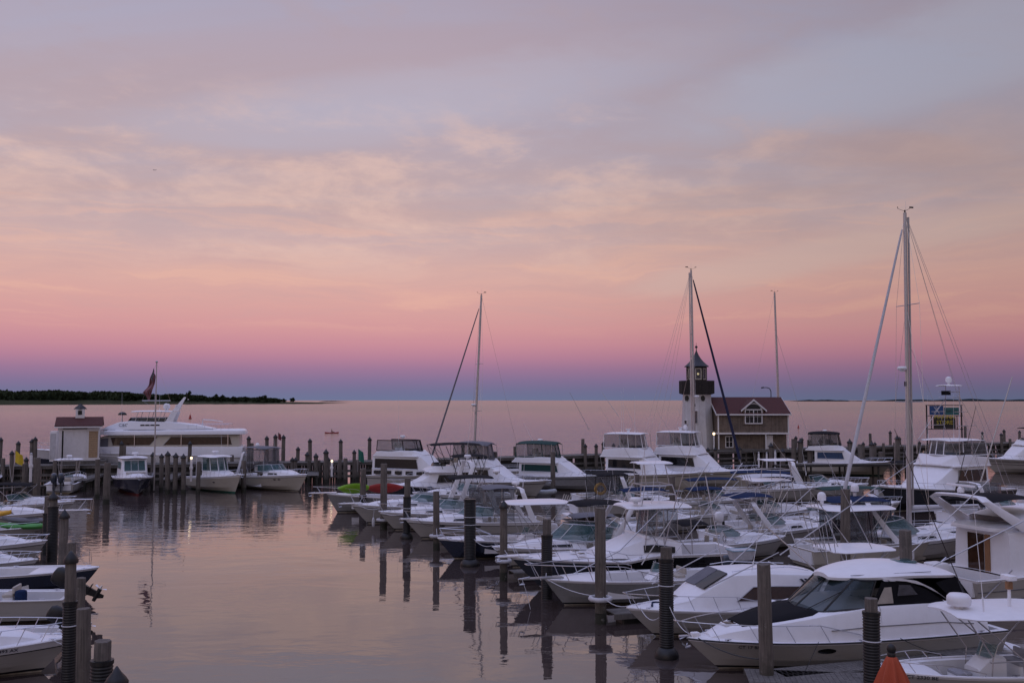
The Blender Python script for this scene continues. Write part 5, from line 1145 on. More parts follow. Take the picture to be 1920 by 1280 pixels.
# black hulled sportfishing boat with T-top and raked white cabin front
def sportfish_black():
    L,B=13.2,4.2; h=Hull(L,B,1.75,1.35,full=2.3,rake=.14,flare=.6,step=(.44,.56,.32)); r=boat_root('sportfishing_boat',(958,1043),HD,h,'black hulled sportfishing boat with raked white cabin front, T-top and outriggers','fishing boat')
    h.mesh(r,BKH,BTM,WC,W,.14); h.deck(r,-1.5,W,sole=.5); pulpit(r,h,.75); bow_rail(r,h,.5,.62,None,7)
    for x,y in ((4.3,0),(2.8,.5),(2.8,-.5)): hatch(r,x,y,1.78,.48)
    S=[(-2.6,1.65,1.5,1.5,2.25),(-1.2,1.62,1.45,1.5,2.55),(-.6,1.6,1.4,1.55,2.58),(1.2,1.45,1.25,1.6,1.98),(1.9,1.3,1.1,1.6,1.78)]
    shell('raised_cabin',r,S,W,.12,.05); side_win('cabin_window',r,S,-2.2,-.4,.35,.8,GLD)
    mb=MB(); mb.rbox((-.65,0,2.64),(.25,2.9,.14),.05,W); mb.build('brow',r)
    enclosure(r,-2.5,-.7,1.3,2.6,4.15,.25,VIN,AL,(0,2,4,6,8,10),.95); slab('t_top',r,-3.5,.35,1.75,4.25,.09,W,.1,.35,.04,.9)
    tubes('pipework',r,[[(x,sd*1.5,1.3),(x+q,sd*1.4,4.15)] for x,q in ((-3.3,.1),(-1.6,.0),(-.4,-.3)) for sd in (1,-1)]+[[(-3.3,sd*1.5,1.5),(-1.6,sd*1.45,3.6)] for sd in (1,-1)]+[[(-1.6,sd*1.5,1.6),(-.4,sd*1.45,3.6)] for sd in (1,-1)],.03,AL)
    tubes('upper_station',r,[[(x,y,4.3),(x*.75-.5,y*.62,5.35)] for x in (-2.6,-.4) for y in (1.25,-1.25)]+[[(-2.45,-.8,5.35),(-.8,-.8,5.35),(-.8,.8,5.35),(-2.45,.8,5.35),(-2.45,-.8,5.35)],[(-2.5,-1,4.85),(-.6,-1,4.85),(-.6,1,4.85),(-2.5,1,4.85),(-2.5,-1,4.85)]]+[[(x,y,5.35),(x*.9,y*.9,6.5)] for x in (-2.3,-.9) for y in (.75,-.75)],.028,AL); slab('tower_top',r,-2.6,-.5,1.0,6.55,.06,W,.06,.4)
    radome(r,-.2,.9,4.5,.33,.26); tubes('outrigger_pole',r,[[(-1.4,1.6,4.2),(1.5,2.6,.9+1.3),(5.2,3.2,.9)]],.03,AL); 
    mb=MB(); mb.tube([(-1.4,1.75,1.9),(-2.0,2.3,5.0),(-2.7,3.0,8.2)],.035,AL,5,.012); mb.build('outrigger_pole',r); mb=MB(); mb.tube([(-1.4,-1.75,1.9),(-2.0,-2.3,5.0),(-2.7,-3.0,8.2)],.035,AL,5,.012); mb.build('outrigger_pole',r)
    tubes('hull_vents',r,[[(-3.9+.0,2.12,.95+.1*k),(-3.3,2.12,.95+.1*k)] for k in range(4)],.02,BKP); cleats(r,h); antenna(r,-1,1.2,4.4,3.6,.4)
    return r
sportfish_black()
r,h=console_boat('fishing_boat',(1021,1084),HD,9.6,3.1,1.35,1.15,'grey hulled open boat with white rubbing strake and tall steel bow rails',hullm=GH,stripe=W,ttop=None,cons=True,rail=False,cxf=-.12,ob=1)
bow_rail(r,h,.45,.72,None,6,1.1,r=.022); pulpit(r,h,1.25,.22,GH)
mb=MB(); a=h.p(1,h.sh(1)); mb.tube([(a.x+1.2,.1,a.z+.1),(a.x+1.05,.3,.9),(a.x+.9,.55,.05)],.014,WC,4); mb.build('mooring_line',r)
# white sedan cruiser
def sedan():
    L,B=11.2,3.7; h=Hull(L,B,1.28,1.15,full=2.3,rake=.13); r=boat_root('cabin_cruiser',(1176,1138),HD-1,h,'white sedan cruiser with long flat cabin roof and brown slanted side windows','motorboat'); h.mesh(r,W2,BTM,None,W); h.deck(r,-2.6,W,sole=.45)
    S=[(-2.9,1.5,1.35,1.1,2.45),(-.5,1.5,1.32,1.12,2.62),(1.3,1.45,1.22,1.15,2.62),(2.5,1.35,1.08,1.2,1.98),(3.1,1.15,.9,1.2,1.62),(4.0,.8,.55,1.2,1.38),(4.5,.4,.25,1.2,1.28)]
    shell('cabin',r,S,W,.14,.08); side_win('side_window',r,S,-2.4,1.2,.30,.70,GLB,.0,-.8)
    mb=MB(); a,b=S[3],S[2]; mb.panel([(a[0]+.02,-.82,a[4]+.10),(a[0]+.02,.1,a[4]+.10),(b[0]+.1,.1,b[4]+.05),(b[0]+.1,-.82,b[4]+.05)],GC,.02,.05); mb.panel([(a[0]+.02,.2,a[4]+.10),(a[0]+.02,.95,a[4]+.10),(b[0]+.1,.95,b[4]+.03),(b[0]+.1,.2,b[4]+.05)],GLD,.02,.05); mb.build('front_window',r)
    bow_rail(r,h,.45,.6,None,6,.3); cleats(r,h); tubes('roof_rail',r,[[(1.2,1.0,2.72),(.3,1.02,2.80),(-1.5,1.02,2.80),(-2.5,1.0,2.6)],[(1.2,-1.0,2.72),(.3,-1.02,2.8),(-2.5,-1.0,2.6)]],.02,SS); hatch(r,3.4,0,1.6,.5,GLB)
    for k in range(5): 
        mb=MB(); mb.panel([(-2.0-.22*k,1.415,2.16),(-2.12-.22*k,1.415,2.16),(-1.92-.22*k,1.39,2.34),(-1.80-.22*k,1.39,2.34)],NUM,.02,.03); mb.build('stripe_mark',r)
    mb=MB(); rings=[(4.6,.3,1.35),(4.4,-.1,1.4),(4.1,.2,1.45),(3.9,-.3,1.5),(3.6,.1,1.55),(3.4,.5,1.5)]; mb.tube(rings,.05,BLC,5); mb.build('coiled_blue_line',r)
    h_=MB(); h_.rbox((-4.6,0,.8),(.5,B*.6,.5),.1,W); h_.build('stern_seat',r); antenna(r,.2,.9,2.7,3.5,.8); return r
sedan()
# ================================================================ the hardtop cruiser in front
def hero():
    L,B=12.9,4.05; h=Hull(L,B,1.22,1.08,full=2.5,rake=.115,draft=.4,flare=.72); r=boat_root('hardtop_cruiser',(1287,1195),HD-1,h,'large white hardtop cruiser with black sunpad cover and dark wraparound windows','motorboat')
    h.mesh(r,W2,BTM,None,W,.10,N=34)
    mb=MB()
    for sd in (1,-1): mb.tube([h.p(i/30,h.sh(i/30)-.02,sd)+Vector((0,sd*.02,.0)) for i in range(31)],.030,BKP,6)
    mb.build('rub_rail',r); h.deck(r,-3.2,W,sole=.45,rail=False,toe=.01)
    # raised deck moulding: rises from the foredeck to the side of the helm
    S=[]
    for i in range(17):
        x=-5.6+11.2*i/16; t=h.t(x); zz=h.sh(t)-.03; b=h.hb(t)-.16-.12*max(0,(x-2)/4)
        up=1.12 if x<-.2 else 1.12*max(0,1-((x+.2)/5.8))**.72; aft=1 if x>-3.4 else max(.45,1-(-3.4-x)*.22)
        S.append((x,max(.08,b),max(.05,b*(.93 if x<1 else .90)-.02),zz,zz+.10+up*aft*.98))
    # forward part only is solid; abaft the windshield the sides rise as coamings
    shell('raised_foredeck',r,[s for s in S if s[0]>=-.9],W,.16,.07)
    for sd in (1,-1):
        mb=MB(); rr=[]
        for s in [q for q in S if q[0]<=-.2]: rr.append([(s[0],sd*s[1],s[3]),(s[0],sd*s[2],s[4]-.08),(s[0],sd*(s[2]-.08),s[4]),(s[0],sd*(s[2]-.30),s[4]-.02),(s[0],sd*(s[2]-.34),s[3]-.5)])
        if sd<0: rr=[q[::-1] for q in rr]
        mb.loft(rr,W,closed=False); mb.build('side_coaming',r,40)
    # dark accent groove along the side
    mb=MB()
    for sd in (1,): 
        mb.tube([(s[0],sd*(s[1]+ (s[2]-s[1])*.45+.012),s[3]+(s[4]-s[3])*.42) for s in S if -5.4<s[0]<1.5],.016,GC,5)
    mb.build('moulding_line',r)
    top=lambda x:secs_at(S,x)[4]
    # sunpad
    mb=MB(); rr=[]
    for i in range(9):
        u=i/8; x=1.55+2.9*u; w_=1.28*(1-.55*u**2)*(.86 if i==0 else 1); z=top(x)+.045; rr.append([(x,w_,z-.05),(x,w_*.97,z+.02),(x,w_*.5,z+.06),(x,0,z+.07),(x,-w_*.5,z+.06),(x,-w_*.97,z+.02),(x,-w_,z-.05)])
    mb.loft(rr,BC,closed=False); mb.add(rr[0],[tuple(range(7))],BC); mb.add(rr[-1],[tuple(range(6,-1,-1))],BC); mb.build('sunpad_cover',r,60)
    o=hatch(r,4.65,-.05,top(4.65)+.06,.55,GLB,'deck_hatch')
    mb=MB(); mb.rbox((6.1,.0,1.30),(.35,.26,.22),.08,W); mb.tube([(5.9,0,1.28),(6.75,0,1.30)],.05,SS,6); mb.build('windlass',r)
    mb=MB(); mb.tube([(6.5,0,1.27),(6.72,0,1.20),(6.62,0,1.02),(6.42,0,.90)],.035,SS,6); mb.tube([(6.34,-.14,.96),(6.46,0,.88),(6.34,.14,.96)],.045,SS,6); mb.build('anchor',r)
    # windshield
    za=2.22; A=[];Bc=[]
    for i in range(15):
        a=-PI/2+PI*i/14; c=max(0,math.cos(a)); s=math.sin(a); x=-.2+2.15*c**.62; A.append(Vector((x,1.60*s*(1-.10*c),min(top(min(x,1.9))+.03,za) if x>-.2 else za))); Bc.append(Vector((-.7+1.0*c**.62-.0,1.46*s,3.20+.05*c)))
    A=[Vector((a.x,a.y,max(1.92,min(a.z,2.25)))) for a in A]
    g=band('windshield',r,A,Bc,mat('hero_glass',(.03,.05,.06),.05,alpha=.62),BKP,(0,3,7,11,14),.04)
    mb=MB(); mb.tube([A[9]+Vector((.02,.02,.05)),A[11]*.4+Bc[11]*.6+Vector((.05,.05,.03))],.018,BKP,5); mb.tube([A[5]+Vector((.02,0,.05)),A[6]*.5+Bc[6]*.5+Vector((.06,0,.04))],.018,BKP,5); mb.build('wiper',g)
    # helm inside
    seats(r,[(-1.9,-.7,.75),(-1.9,.6,.75),(-3.4,-.6,.6)],'helm_seat'); mb=MB(); mb.rbox((-.5,-.5,1.7),(1.2,2.2,.7),.2,W); mb.rbox((-.75,-.6,2.08),(.4,.9,.3),.1,BKP); mb.build('dashboard',r); mb=MB(); mb.tube([(-1.1+.05*math.sin(a),-.6+.2*math.cos(a),2.05+.2*math.sin(a)) for a in [2*PI*k/12 for k in range(13)]],.02,BKP,5); mb.build('steering_wheel',r)
    mb=MB(); mb.rbox((-4.3,.3,1.3),(1.2,1.6,.5),.15,CUSH); mb.build('cockpit_lounge',r)
    # hardtop with a long swept side leg
    mb=MB(); N=20; T=[];Bt=[]
    def outl(u):   # u 0 aft .. 1 front
        return 1.60*(1-max(0,(u-.45)/.55)**2.6*.62)*(1-.10*max(0,(.2-u)/.2)**2)
    for i in range(N+1):
        u=i/N; x=-4.35+5.05*u; w_=outl(u)*(.80 if i==N else 1); zc=3.30+.42*math.sin(PI*min(1,(u*.92+.06)))**.8-.05*(1-u); ze_=3.24+.10*math.sin(PI*u); row=[]
        for j in range(13): v=-1+j/6; row.append((x,w_*v,ze_+(zc-ze_)*(1-abs(v)**2.6)))
        T.append(row); Bt.append([(x,w_*(-1+j/6)*.97,ze_-.10+.05*(1-(-1+j/6)**2)) for j in range(13)])
    mb.loft(T,W,closed=False); mb.loft([q[::-1] for q in Bt],CR,closed=False)
    per=lambda g_:[g_[0][j] for j in range(13)]+[g_[i][12] for i in range(1,N+1)]+[g_[N][j] for j in range(11,-1,-1)]+[g_[i][0] for i in range(N-1,0,-1)]
    mb.loft([per(Bt),per(T)],W); ht=mb.build('hardtop',r,50)
    mb=MB(); mb.rbox((-2.9,.2,3.66),(.95,.75,.05),.15,GLT); mb.build('skylight',ht); mb=MB(); mb.tube([(.1,1.05,3.36),(-1.6,1.42,3.42),(-3.2,1.45,3.42)],.012,GC,4); mb.build('handrail',ht)
    for sd in (1,-1):      # white leg sweeping aft and down
        mb=MB(); ks=[(-1.0,3.26,.10),(-1.9,3.20,.20),(-2.6,3.05,.34),(-3.3,2.72,.46),(-3.9,2.32,.52),(-4.5,1.95,.60)]
        rr=[]
        for x,z,w_ in ks: y=1.52+ (3.2-z)*.10; rr.append([(x-w_*.45,sd*(y+.05),z-w_*.35),(x+w_*.45,sd*(y+.05),z+w_*.28-.02),(x+w_*.45,sd*(y-.08),z+w_*.28-.02),(x-w_*.45,sd*(y-.08),z-w_*.35)][::sd])
        mb.loft(rr,W,caps=True); mb.build('hardtop_leg',r,50)
        # dark side glass between windshield and leg, with pale vinyl pane
        mb=MB(); P=[(-.45,1.56,2.26),(-.95,1.50,3.16),(-2.0,1.50,3.12),(-2.9,1.53,2.78),(-3.75,1.58,2.25)]; F_=[Vector((a,sd*b,c)) for a,b,c in P]; Bk=[v-Vector((0,sd*.03,0)) for v in F_]
        mb.loft([Bk,F_][::sd],BC); mb.add(F_,[tuple(range(5))[::-sd] if sd>0 else tuple(range(5))],BC); mb.add(Bk,[tuple(range(5))],BC); g2=mb.build('side_curtain',r,smooth=False)
        q=MB(); q.panel([(-2.45,sd*1.60,2.62),(-1.55,sd*1.60,2.62),(-1.65,sd*1.56,3.02),(-2.15,sd*1.56,2.98)][::sd],FOAM if False else VIN,.01,.02); q.panel([(-1.35,sd*1.60,2.36),(-.62,sd*1.60,2.36),(-1.0,sd*1.56,2.95),(-1.3,sd*1.56,2.95)][::sd],CUSH,.0,.015); q.build('vinyl_pane',g2,smooth=False)
    # aft canvas
    mb=MB(); mb.loft([[(-4.25,1.5,3.2),(-4.25,-1.5,3.2)],[(-5.35,1.6,1.85),(-5.35,-1.6,1.85)]],BC,closed=False)
    for sd in (1,-1): mb.add([(-4.3,sd*1.5,3.2),(-3.35,sd*1.5,3.0),(-4.35,sd*1.58,2.05),(-5.35,sd*1.6,1.85)],[(0,1,2,3),(3,2,1,0)],BC)
    mb.build('aft_curtain',r)
    sp=MB(); sp.rbox((-6.85,0,.32),(.9,3.4,.10),.3,W); sp.build('swim_platform',r)
    portlights(r,h,[1.7],.66,.75,.22,GLD,(1,-1)); cleats(r,h,(.1,.52,.90))
    # low bow rail with splayed stanchions
    mb=MB()
    for sd in (1,-1):
        ps=[h.p(t,h.sh(t),sd)+Vector((0,-sd*.12,0)) for t in (.52,.62,.72,.82,.92,.985)]; tp=[ps[0]+Vector((.1,0,.25))]+[p_+Vector((.38,-sd*.02,.62)) for p_ in ps[1:]]+[Vector((L/2+.45,sd*.12,h.sh(1)+.66))]
        mb.tube([ps[0]-Vector((.5,0,-.02))]+tp,.018,SS,6)
        for a,b in zip(ps[1:],tp[1:]): mb.tube([a,b],.014,SS,5)
    mb.tube([(L/2+.45,.12,h.sh(1)+.66),(L/2+.45,-.12,h.sh(1)+.66)],.018,SS,6); mb.build('bow_rail',r)
    o=addtext(r,h,'CT 17 BR',4.55,.80,.20,NUM)
    lines(r,h,.66,1,(5.0,4.3,-.1),BKP,.1); lines(r,h,.40,1,(-4.2,3.3,.5),BKP,.25); return r
hero()
# ================================================================ near console boat at the lower right
r,h=console_boat('center_console',(1632,1252),HD-8,8.8,2.7,1.15,.95,'near white center console with broad T-top, round radar and numbered bow',ttop=(-.30,.20,2.95),ob=2,radar=None,cxf=.02,cush=mat('cushion_grey',(.33,.33,.37),.7),stripe=W,shw=1.02,crown=.10,rail=True)
radome(r,1.2,.1,3.12,.40,.40); antenna(r,.7,.7,3.0,4.0,-.3,m=W,r=.016); antenna(r,.2,-.9,3.0,6.0,-2.6,m=BKP,r=.02)
addtext(r,h,'CT 2330 BE',3.05,.88,.20,NUM); s_=MB(); 
mb=MB(); mb.tube([(-.6,.2,3.0),(-.6,.2,3.9)],.06,W,8,.05); mb.rbox((-.6,.2,4.02),(.30,.55,.16),.08,W); mb.rbox((-.6,.2,3.75),(.2,.2,.25),.05,TEAK); mb.build('searchlight_mast',r)
# ================================================================ second rank: bows pointing right, between the walkway and the big mast
HR=15
express('express_cruiser',(0,0),HR,9.6,3.3,1.5,1.15,'white cruiser with navy canvas over a bent white frame, numbers on its bow',loc=(22.3,67.5),ws=(.08,.12,.6),top=(-.34,-.02,3.6,BLC),arch_=(-.06,-.20,3.2,W),ports=(),stripe=W,railh=.5)
def bt(name,tipxy,head,L,B,zb,zs,label,**k): return express(name,(0,0),head,L,B,zb,zs,label,loc=tipxy,**k)
r,h=console_boat('fishing_boat',(0,0),HR,9.6,3.2,1.45,1.2,'cream boat with pointed hardtop on posts, radar and satellite domes',loc=(26.5,60.5),hullm=CR,ttop=(-.38,.12,3.55),ob=0,shw=1.0,cxf=-.02,crown=.1,stripe=CR); satdome(r,-2.9,.6,3.9,.26); radome(r,-1.6,0,3.72,.34,.26)
enclosure(r,-2.6,.4,1.35,1.4,3.4,.4,VIN,BC); 
# blue canvas arch cruiser with bow to the right
bt('express_cruiser',(29.6,62.0),HR-4,11.6,3.7,1.55,1.25,'white cruiser with navy canvas, broad white arch and green tinted windshield',ws=(.10,.16,.95),encl=(-.36,-.02,3.75,VIN,BLC),top=(-.40,-.06,3.9,BLC),arch_=(-.06,-.22,3.9,W),radar=('s',-.22,4.3),ants=((-2.4,.8,4.0,2.4,.2),),ports=(.1,),rk=1.3,cab=(.1,.36))
# boat with outboard, poles and olive tarpaulin
r,h=console_boat('fishing_boat',(0,0),HR,9.2,3.0,1.4,1.15,'white fishing boat crowded with poles, console and white outboard at stern',loc=(21.2,47.2),ttop=(-.25,.12,3.1),ob=1,obm=W,shw=.8,outr=6.5,cxf=-.03,tilt=0); tubes('rod_rack',r,[[(-2.2,y,2.9),(-2.6,y*1.3,4.6)] for y in (-.9,-.5,0,.5,.9)],.018,AL)
tubes('outrigger_pole',r,[[(.3,-1.3,3.0),(-4.5,-2.2,.6)],[(.3,-1.3,1.4),(6.2,-3.4,4.6)],[(-.6,-1.2,1.3),(5.2,-2.2,6.3)]],.028,AL)
mb=MB(); rr=[]
for i in range(9):
    x=-1.2+3.2*i/8; rr.append([(x,1.55,1.15),(x,1.2,1.85+.12*math.sin(i*1.9)),(x,.5,2.15+.1*math.sin(i*2.3)),(x,-.5,2.15+.08*math.cos(i*1.7)),(x,-1.2,1.85),(x,-1.55,1.15)])
mb.loft(rr,OC,closed=False)
bt('cabin_boat',(19.2,41.9),HR-2,8.4,2.9,1.35,1.1,'small cabin boat under an olive tarpaulin with white outrigger poles',ws=(.06,.10,.4),ports=(),rail=False,ob=1,obm=W); rr_=bpy.data.objects[-1]; ob_=[o for o in bpy.data.objects if o.get('label','').startswith('small cabin boat under')][0]; tp=mb.build('olive_tarpaulin',ob_)
tubes('outrigger_pole',ob_,[[(-.6,1.4,1.3),(-4.6,2.3,2.4)],[(-4.6,2.3,2.4),(3.8,1.5,1.25)],[(-.4,1.2,1.5),(-3.2,3.0,4.4)]],.03,AL)
# dinghy like tub
e=empty('fish_tub',at_boat(ob_,-4.6,3.9,.0)+Vector((-1.0,6.5,0)),R(HR),'pale blue open plastic tub on the dock behind the black sportfishing boat','tub'); e.location=D(1389,1040,47.5); e.scale=(.62,.62,.62); mb=MB(); mb.hexa([(-.75,-.45,-.35),(.75,-.45,-.35),(.75,.45,-.35),(-.75,.45,-.35),(-.95,-.6,.42),(.95,-.6,.42),(.95,.6,.42),(-.95,.6,.42)],FOAM); mb.build('tub',e,smooth=False); mb=MB(); mb.tube([(-.98,-.62,.42),(.98,-.62,.42),(.98,.62,.42),(-.98,.62,.42),(-.98,-.62,.42)],.06,mat('pale_blue_plastic',(.30,.42,.50),.5),6); mb.build('rim',e)
e.location.z=max(.9,e.location.z)
# right cruiser with open stern and sweeping arch
def rightc():
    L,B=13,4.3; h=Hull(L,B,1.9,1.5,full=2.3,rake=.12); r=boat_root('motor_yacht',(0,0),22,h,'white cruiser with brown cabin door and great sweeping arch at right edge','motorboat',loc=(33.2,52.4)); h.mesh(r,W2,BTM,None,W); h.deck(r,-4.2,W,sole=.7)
    S=[(-4.0,1.7,1.6,1.5,3.6),(-2,1.75,1.6,1.5,3.7),(1.5,1.7,1.4,1.6,3.5),(3.5,1.4,1.0,1.8,2.4),(4.8,.8,.5,1.8,2.0)]; shell('cabin',r,S,W,.2,.06); side_win('side_window',r,S,-1.6,1.8,.45,.8,GLD,0,-.6)
    mb=MB(); mb.box((-4.03,.35,2.35),(.06,.95,2.0),GLB); mb.box((-4.03,-.35,2.35),(.06,.30,2.0),TEAK); mb.build('cabin_door',r,smooth=False)
    mb=MB(); mb.rbox((-3.6,.1,3.78),(2.1,2.9,.14),.4,W); mb.build('roof_overhang',r)
    arch('radar_arch',r,-2.6,3.6,1.75,-5.4,5.3,1.5,W,1.3,.6,.14); bimini(r,-5.2,-1.2,1.5,5.2,BC,4.0,legs=False,droop=.2)
    mb=MB(); rr=[]
    for i in range(8): x=-3.2+5.2*i/7; z=3.7+.75*math.sin(PI*(i+1)/9)**.5; rr.append([(x,1.5,3.6),(x,1.45,z),(x,1.2,z+.05),(x,-1.2,z+.05),(x,-1.45,z),(x,-1.5,3.6)])
    mb.loft(rr,W,closed=False); mb.build('flybridge',r,40); openarray(r,-5.3,0,5.45,1.7); mb=MB(); mb.rbox((-6.1,.9,1.75),(.9,.9,.35),.12,W); mb.build('transom_locker',r); mb=MB(); mb.rbox((-7.0,0,.5),(1.1,3.6,.1),.3,TEAK); mb.build('swim_platform',r)
    mb=MB(); mb.lathe([(.28,0),(.45,.12),(.46,.3),(.3,.42),(.04,.45)],GC,(-6.9,1.0,.9),12); mb.tube([(-6.9,1,.5),(-6.9,1,.95)],.04,SS,5); mb.build('covered_grill',r); mb=MB(); mb.tube([(-4.3,2.0,1.9),(-6.6,2.1,.5)],.03,SS,5); mb.tube([(-4.3,-2.0,1.9),(-6.6,-2.1,.5)],.03,SS,5); mb.build('stern_rails',r); tubes('rub_line',r,[[h.p(k/20,h.sh(k/20)*.62,sd)+Vector((0,sd*.02,0)) for k in range(18)] for sd in (1,-1)],.025,GC); bow_rail(r,h); antenna(r,-4.4,1.2,5.2,4.5,-1.6,m=BKP,r=.03); return r
rightc()
# bulky flybridge sportfisher with black hull
r,h,zt=convertible('sportfishing_yacht',(1648,911),210,16.5,5.6,2.35,1.6,'big white flybridge sportfisher with black hull and tall aluminium tuna tower',hullm=BKH,stripe=W,encl=(VIN,W),top=W,tower=3.9,zh=2.15,fb=.95,winm=GLB,outr=6,plp=.9,sal=(-.24,.05),fbx=(-.26,.03),enclh=1.3,frake=2.0,radar=None,ants=((-.6,1.3,6.3,4.2,.1),(-.4,-1.3,6.3,4.2,.1)))
# cruiser with black canopy beyond, right of the house
r,h,zt=convertible('flybridge_cruiser',(1674,865),-22,12.5,4.2,1.9,1.5,'white cruiser with black framed flybridge canopy moored right of the house',cat='motorboat',encl=(VIN,BC),top=BC,zh=1.75,fb=.6,sal=(-.28,.06),fbx=(-.36,.0),enclh=1.5,radar='r',plp=.5,hullm=CR,bottom=GRB,winm=BLB)
# white cruiser at the right edge
r,h,zt=convertible('flybridge_cruiser',(1842,858),186,15,4.6,2.1,1.7,'long white cruiser with dark hull stripes and black bimini at right edge',cat='motorboat',encl=None,top=None,zh=2.0,fb=.7,sal=(-.15,.15),fbx=(-.2,.12),plp=.6,radar=None,boot=NV); bimini(r,-2.6,1.6,1.7,6.2,BC,4.4); tubes('hull_stripe',r,[[h.p(k/24,h.sh(k/24)*f,sd)+Vector((0,sd*.02,0)) for k in range(25)] for sd in (1,-1) for f in (.62,.78)],.03,NV)
express('cabin_cruiser',(0,0),190,9.5,3.3,1.5,1.2,'low white boat with black bimini behind the sweeping arch at right edge',loc=(39.0,70.5),top=(-.3,.1,4.1,BC),ws=(.08,.12,.6),ports=(),ants=())
# ================================================================ middle rank along the far pier
r,h,zt=convertible('trawler',(0,0),-24,11.2,4.2,2.1,1.7,'boxy white trawler yacht with long curtained flybridge, leftmost of its row',cat='trawler',loc=(-5.2,104.5),encl=(VIN,BC),top=None,zh=2.1,fb=.55,sal=(-.44,.12),fbx=(-.42,.05),enclh=1.1,radar='r',plp=.4,ants=((-3.2,1,5.0,5.5,0),),winm=GLD)
for k in range(5):
    mb=MB(); mb.rbox((-4.2+k*1.35,0,2.1),(.75,4.05,.36),.05,GLD); mb.build('lower_window',r)
tubes('boarding_rail',r,[[(x,sd*2.0,1.75),(x,sd*2.0,2.5)] for x in (-4.8,-3.2,-1.6,0,1.6) for sd in (1,-1)]+[[(-4.8,sd*2.0,2.5),(1.6,sd*2.0,2.5)] for sd in (1,-1)],.022,SS)
convertible('flybridge_cruiser',(0,0),-28,11.8,4.0,1.8,1.4,'white flybridge cruiser with grey canvas canopy beside the leftmost mast',cat='motorboat',loc=(3.6,99.0),encl=(VIN,GC),top=GC,zh=1.55,fb=.75,sal=(-.34,.04),fbx=(-.40,-.02),enclh=1.5,radar=None,plp=.4,winm=GLD)
r,h,zt=convertible('flybridge_cruiser',(1152,890),-26,12.6,4.2,1.8,1.4,'grey hulled cruiser with dark green canopy and green house band',cat='motorboat',encl=(VIN,GNC),top=GNC,zh=1.55,fb=.55,sal=(-.36,.06),fbx=(-.42,.0),enclh=1.45,radar='r',plp=.7,winm=GNC,hullm=mat('hull_light_grey',(.33,.33,.34),.35),ants=((-4,1,5.2,2.2,1.2),))
convertible('sportfishing_yacht',(0,0),-34,14.2,4.8,2.3,1.6,'white sportfishing yacht with clear flybridge curtains, left of the matching pair',loc=(20.8,103.8),encl=(VIN,W),top=W,zh=1.95,fb=.95,sal=(-.28,.06),fbx=(-.32,.02),enclh=1.5,radar='o',outr=7.5,plp=.8,hullm=CR,ants=((-2,1.4,6,4.5,0),(-2,-1.4,6,5.5,0),(-3,0,6,5,0)),winm=GLD,boot=NV)
convertible('sportfishing_yacht',(0,0),-34,14.6,4.8,2.3,1.6,'white sportfishing yacht in front of the lighthouse, right of the matching pair',loc=(27.6,107.6),encl=(VIN,W),top=W,zh=2.0,fb=.95,sal=(-.28,.06),fbx=(-.32,.02),enclh=1.5,radar='o',outr=7,plp=.8,hullm=CR,dom=True,ants=((-2,1.4,6,4,0),),winm=GLD,bottom=BLB,boot=BLB)
# cruiser seen from its quarter with a name on its side
r,h,S=bt('express_cruiser',(14.8,84.6),12,9.8,3.5,1.5,1.35,'white cruiser with black sloping canopy and dark lettering on its quarter',ws=(.08,.14,.6),encl=(-.34,.0,3.6,VIN,BC),top=(-.30,-.02,3.7,BC),arch_=(-.02,-.10,3.6,W),ports=(),stripe=W)
text('side_lettering','34 Island',.5,NUM,r,(-3.2,-1.80,1.28),(PI/2,0,0))
# yellow life ring on a stand
g=D(1126,916,83); e=empty('life_ring',g,0,'bright yellow life ring on the rail beside the lettered cruiser','life ring'); mb=MB(); mb.tube([(.42*math.cos(a),0,.42*math.sin(a)) for a in [2*PI*k/14 for k in range(15)]],.13,YEL,8); mb.build('ring',e)
mb=MB(); mb.tube([(0,.15,.3),(0,.15,-g.z+.4)],.04,AL,6); mb.build('stand',e)
# small inflatable on the cruiser's far side
g=G(1012,924,.3); e=empty('inflatable_dinghy',(g.x,g.y,0),R(-12),'grey inflatable dinghy floating between two cruisers','dinghy'); mb=MB(); mb.tube([(-1.6,.6,.35),(.6,.62,.38),(1.4,.35,.5),(1.6,0,.55),(1.4,-.35,.5),(.6,-.62,.38),(-1.6,-.6,.35)],.24,RUB,10); mb.build('tube',e); mb=MB(); mb.box((-.1,0,.2),(2.8,.9,.06),GC); mb.box((-1.5,0,.4),(.08,.9,.5),GC); mb.build('floor',e)
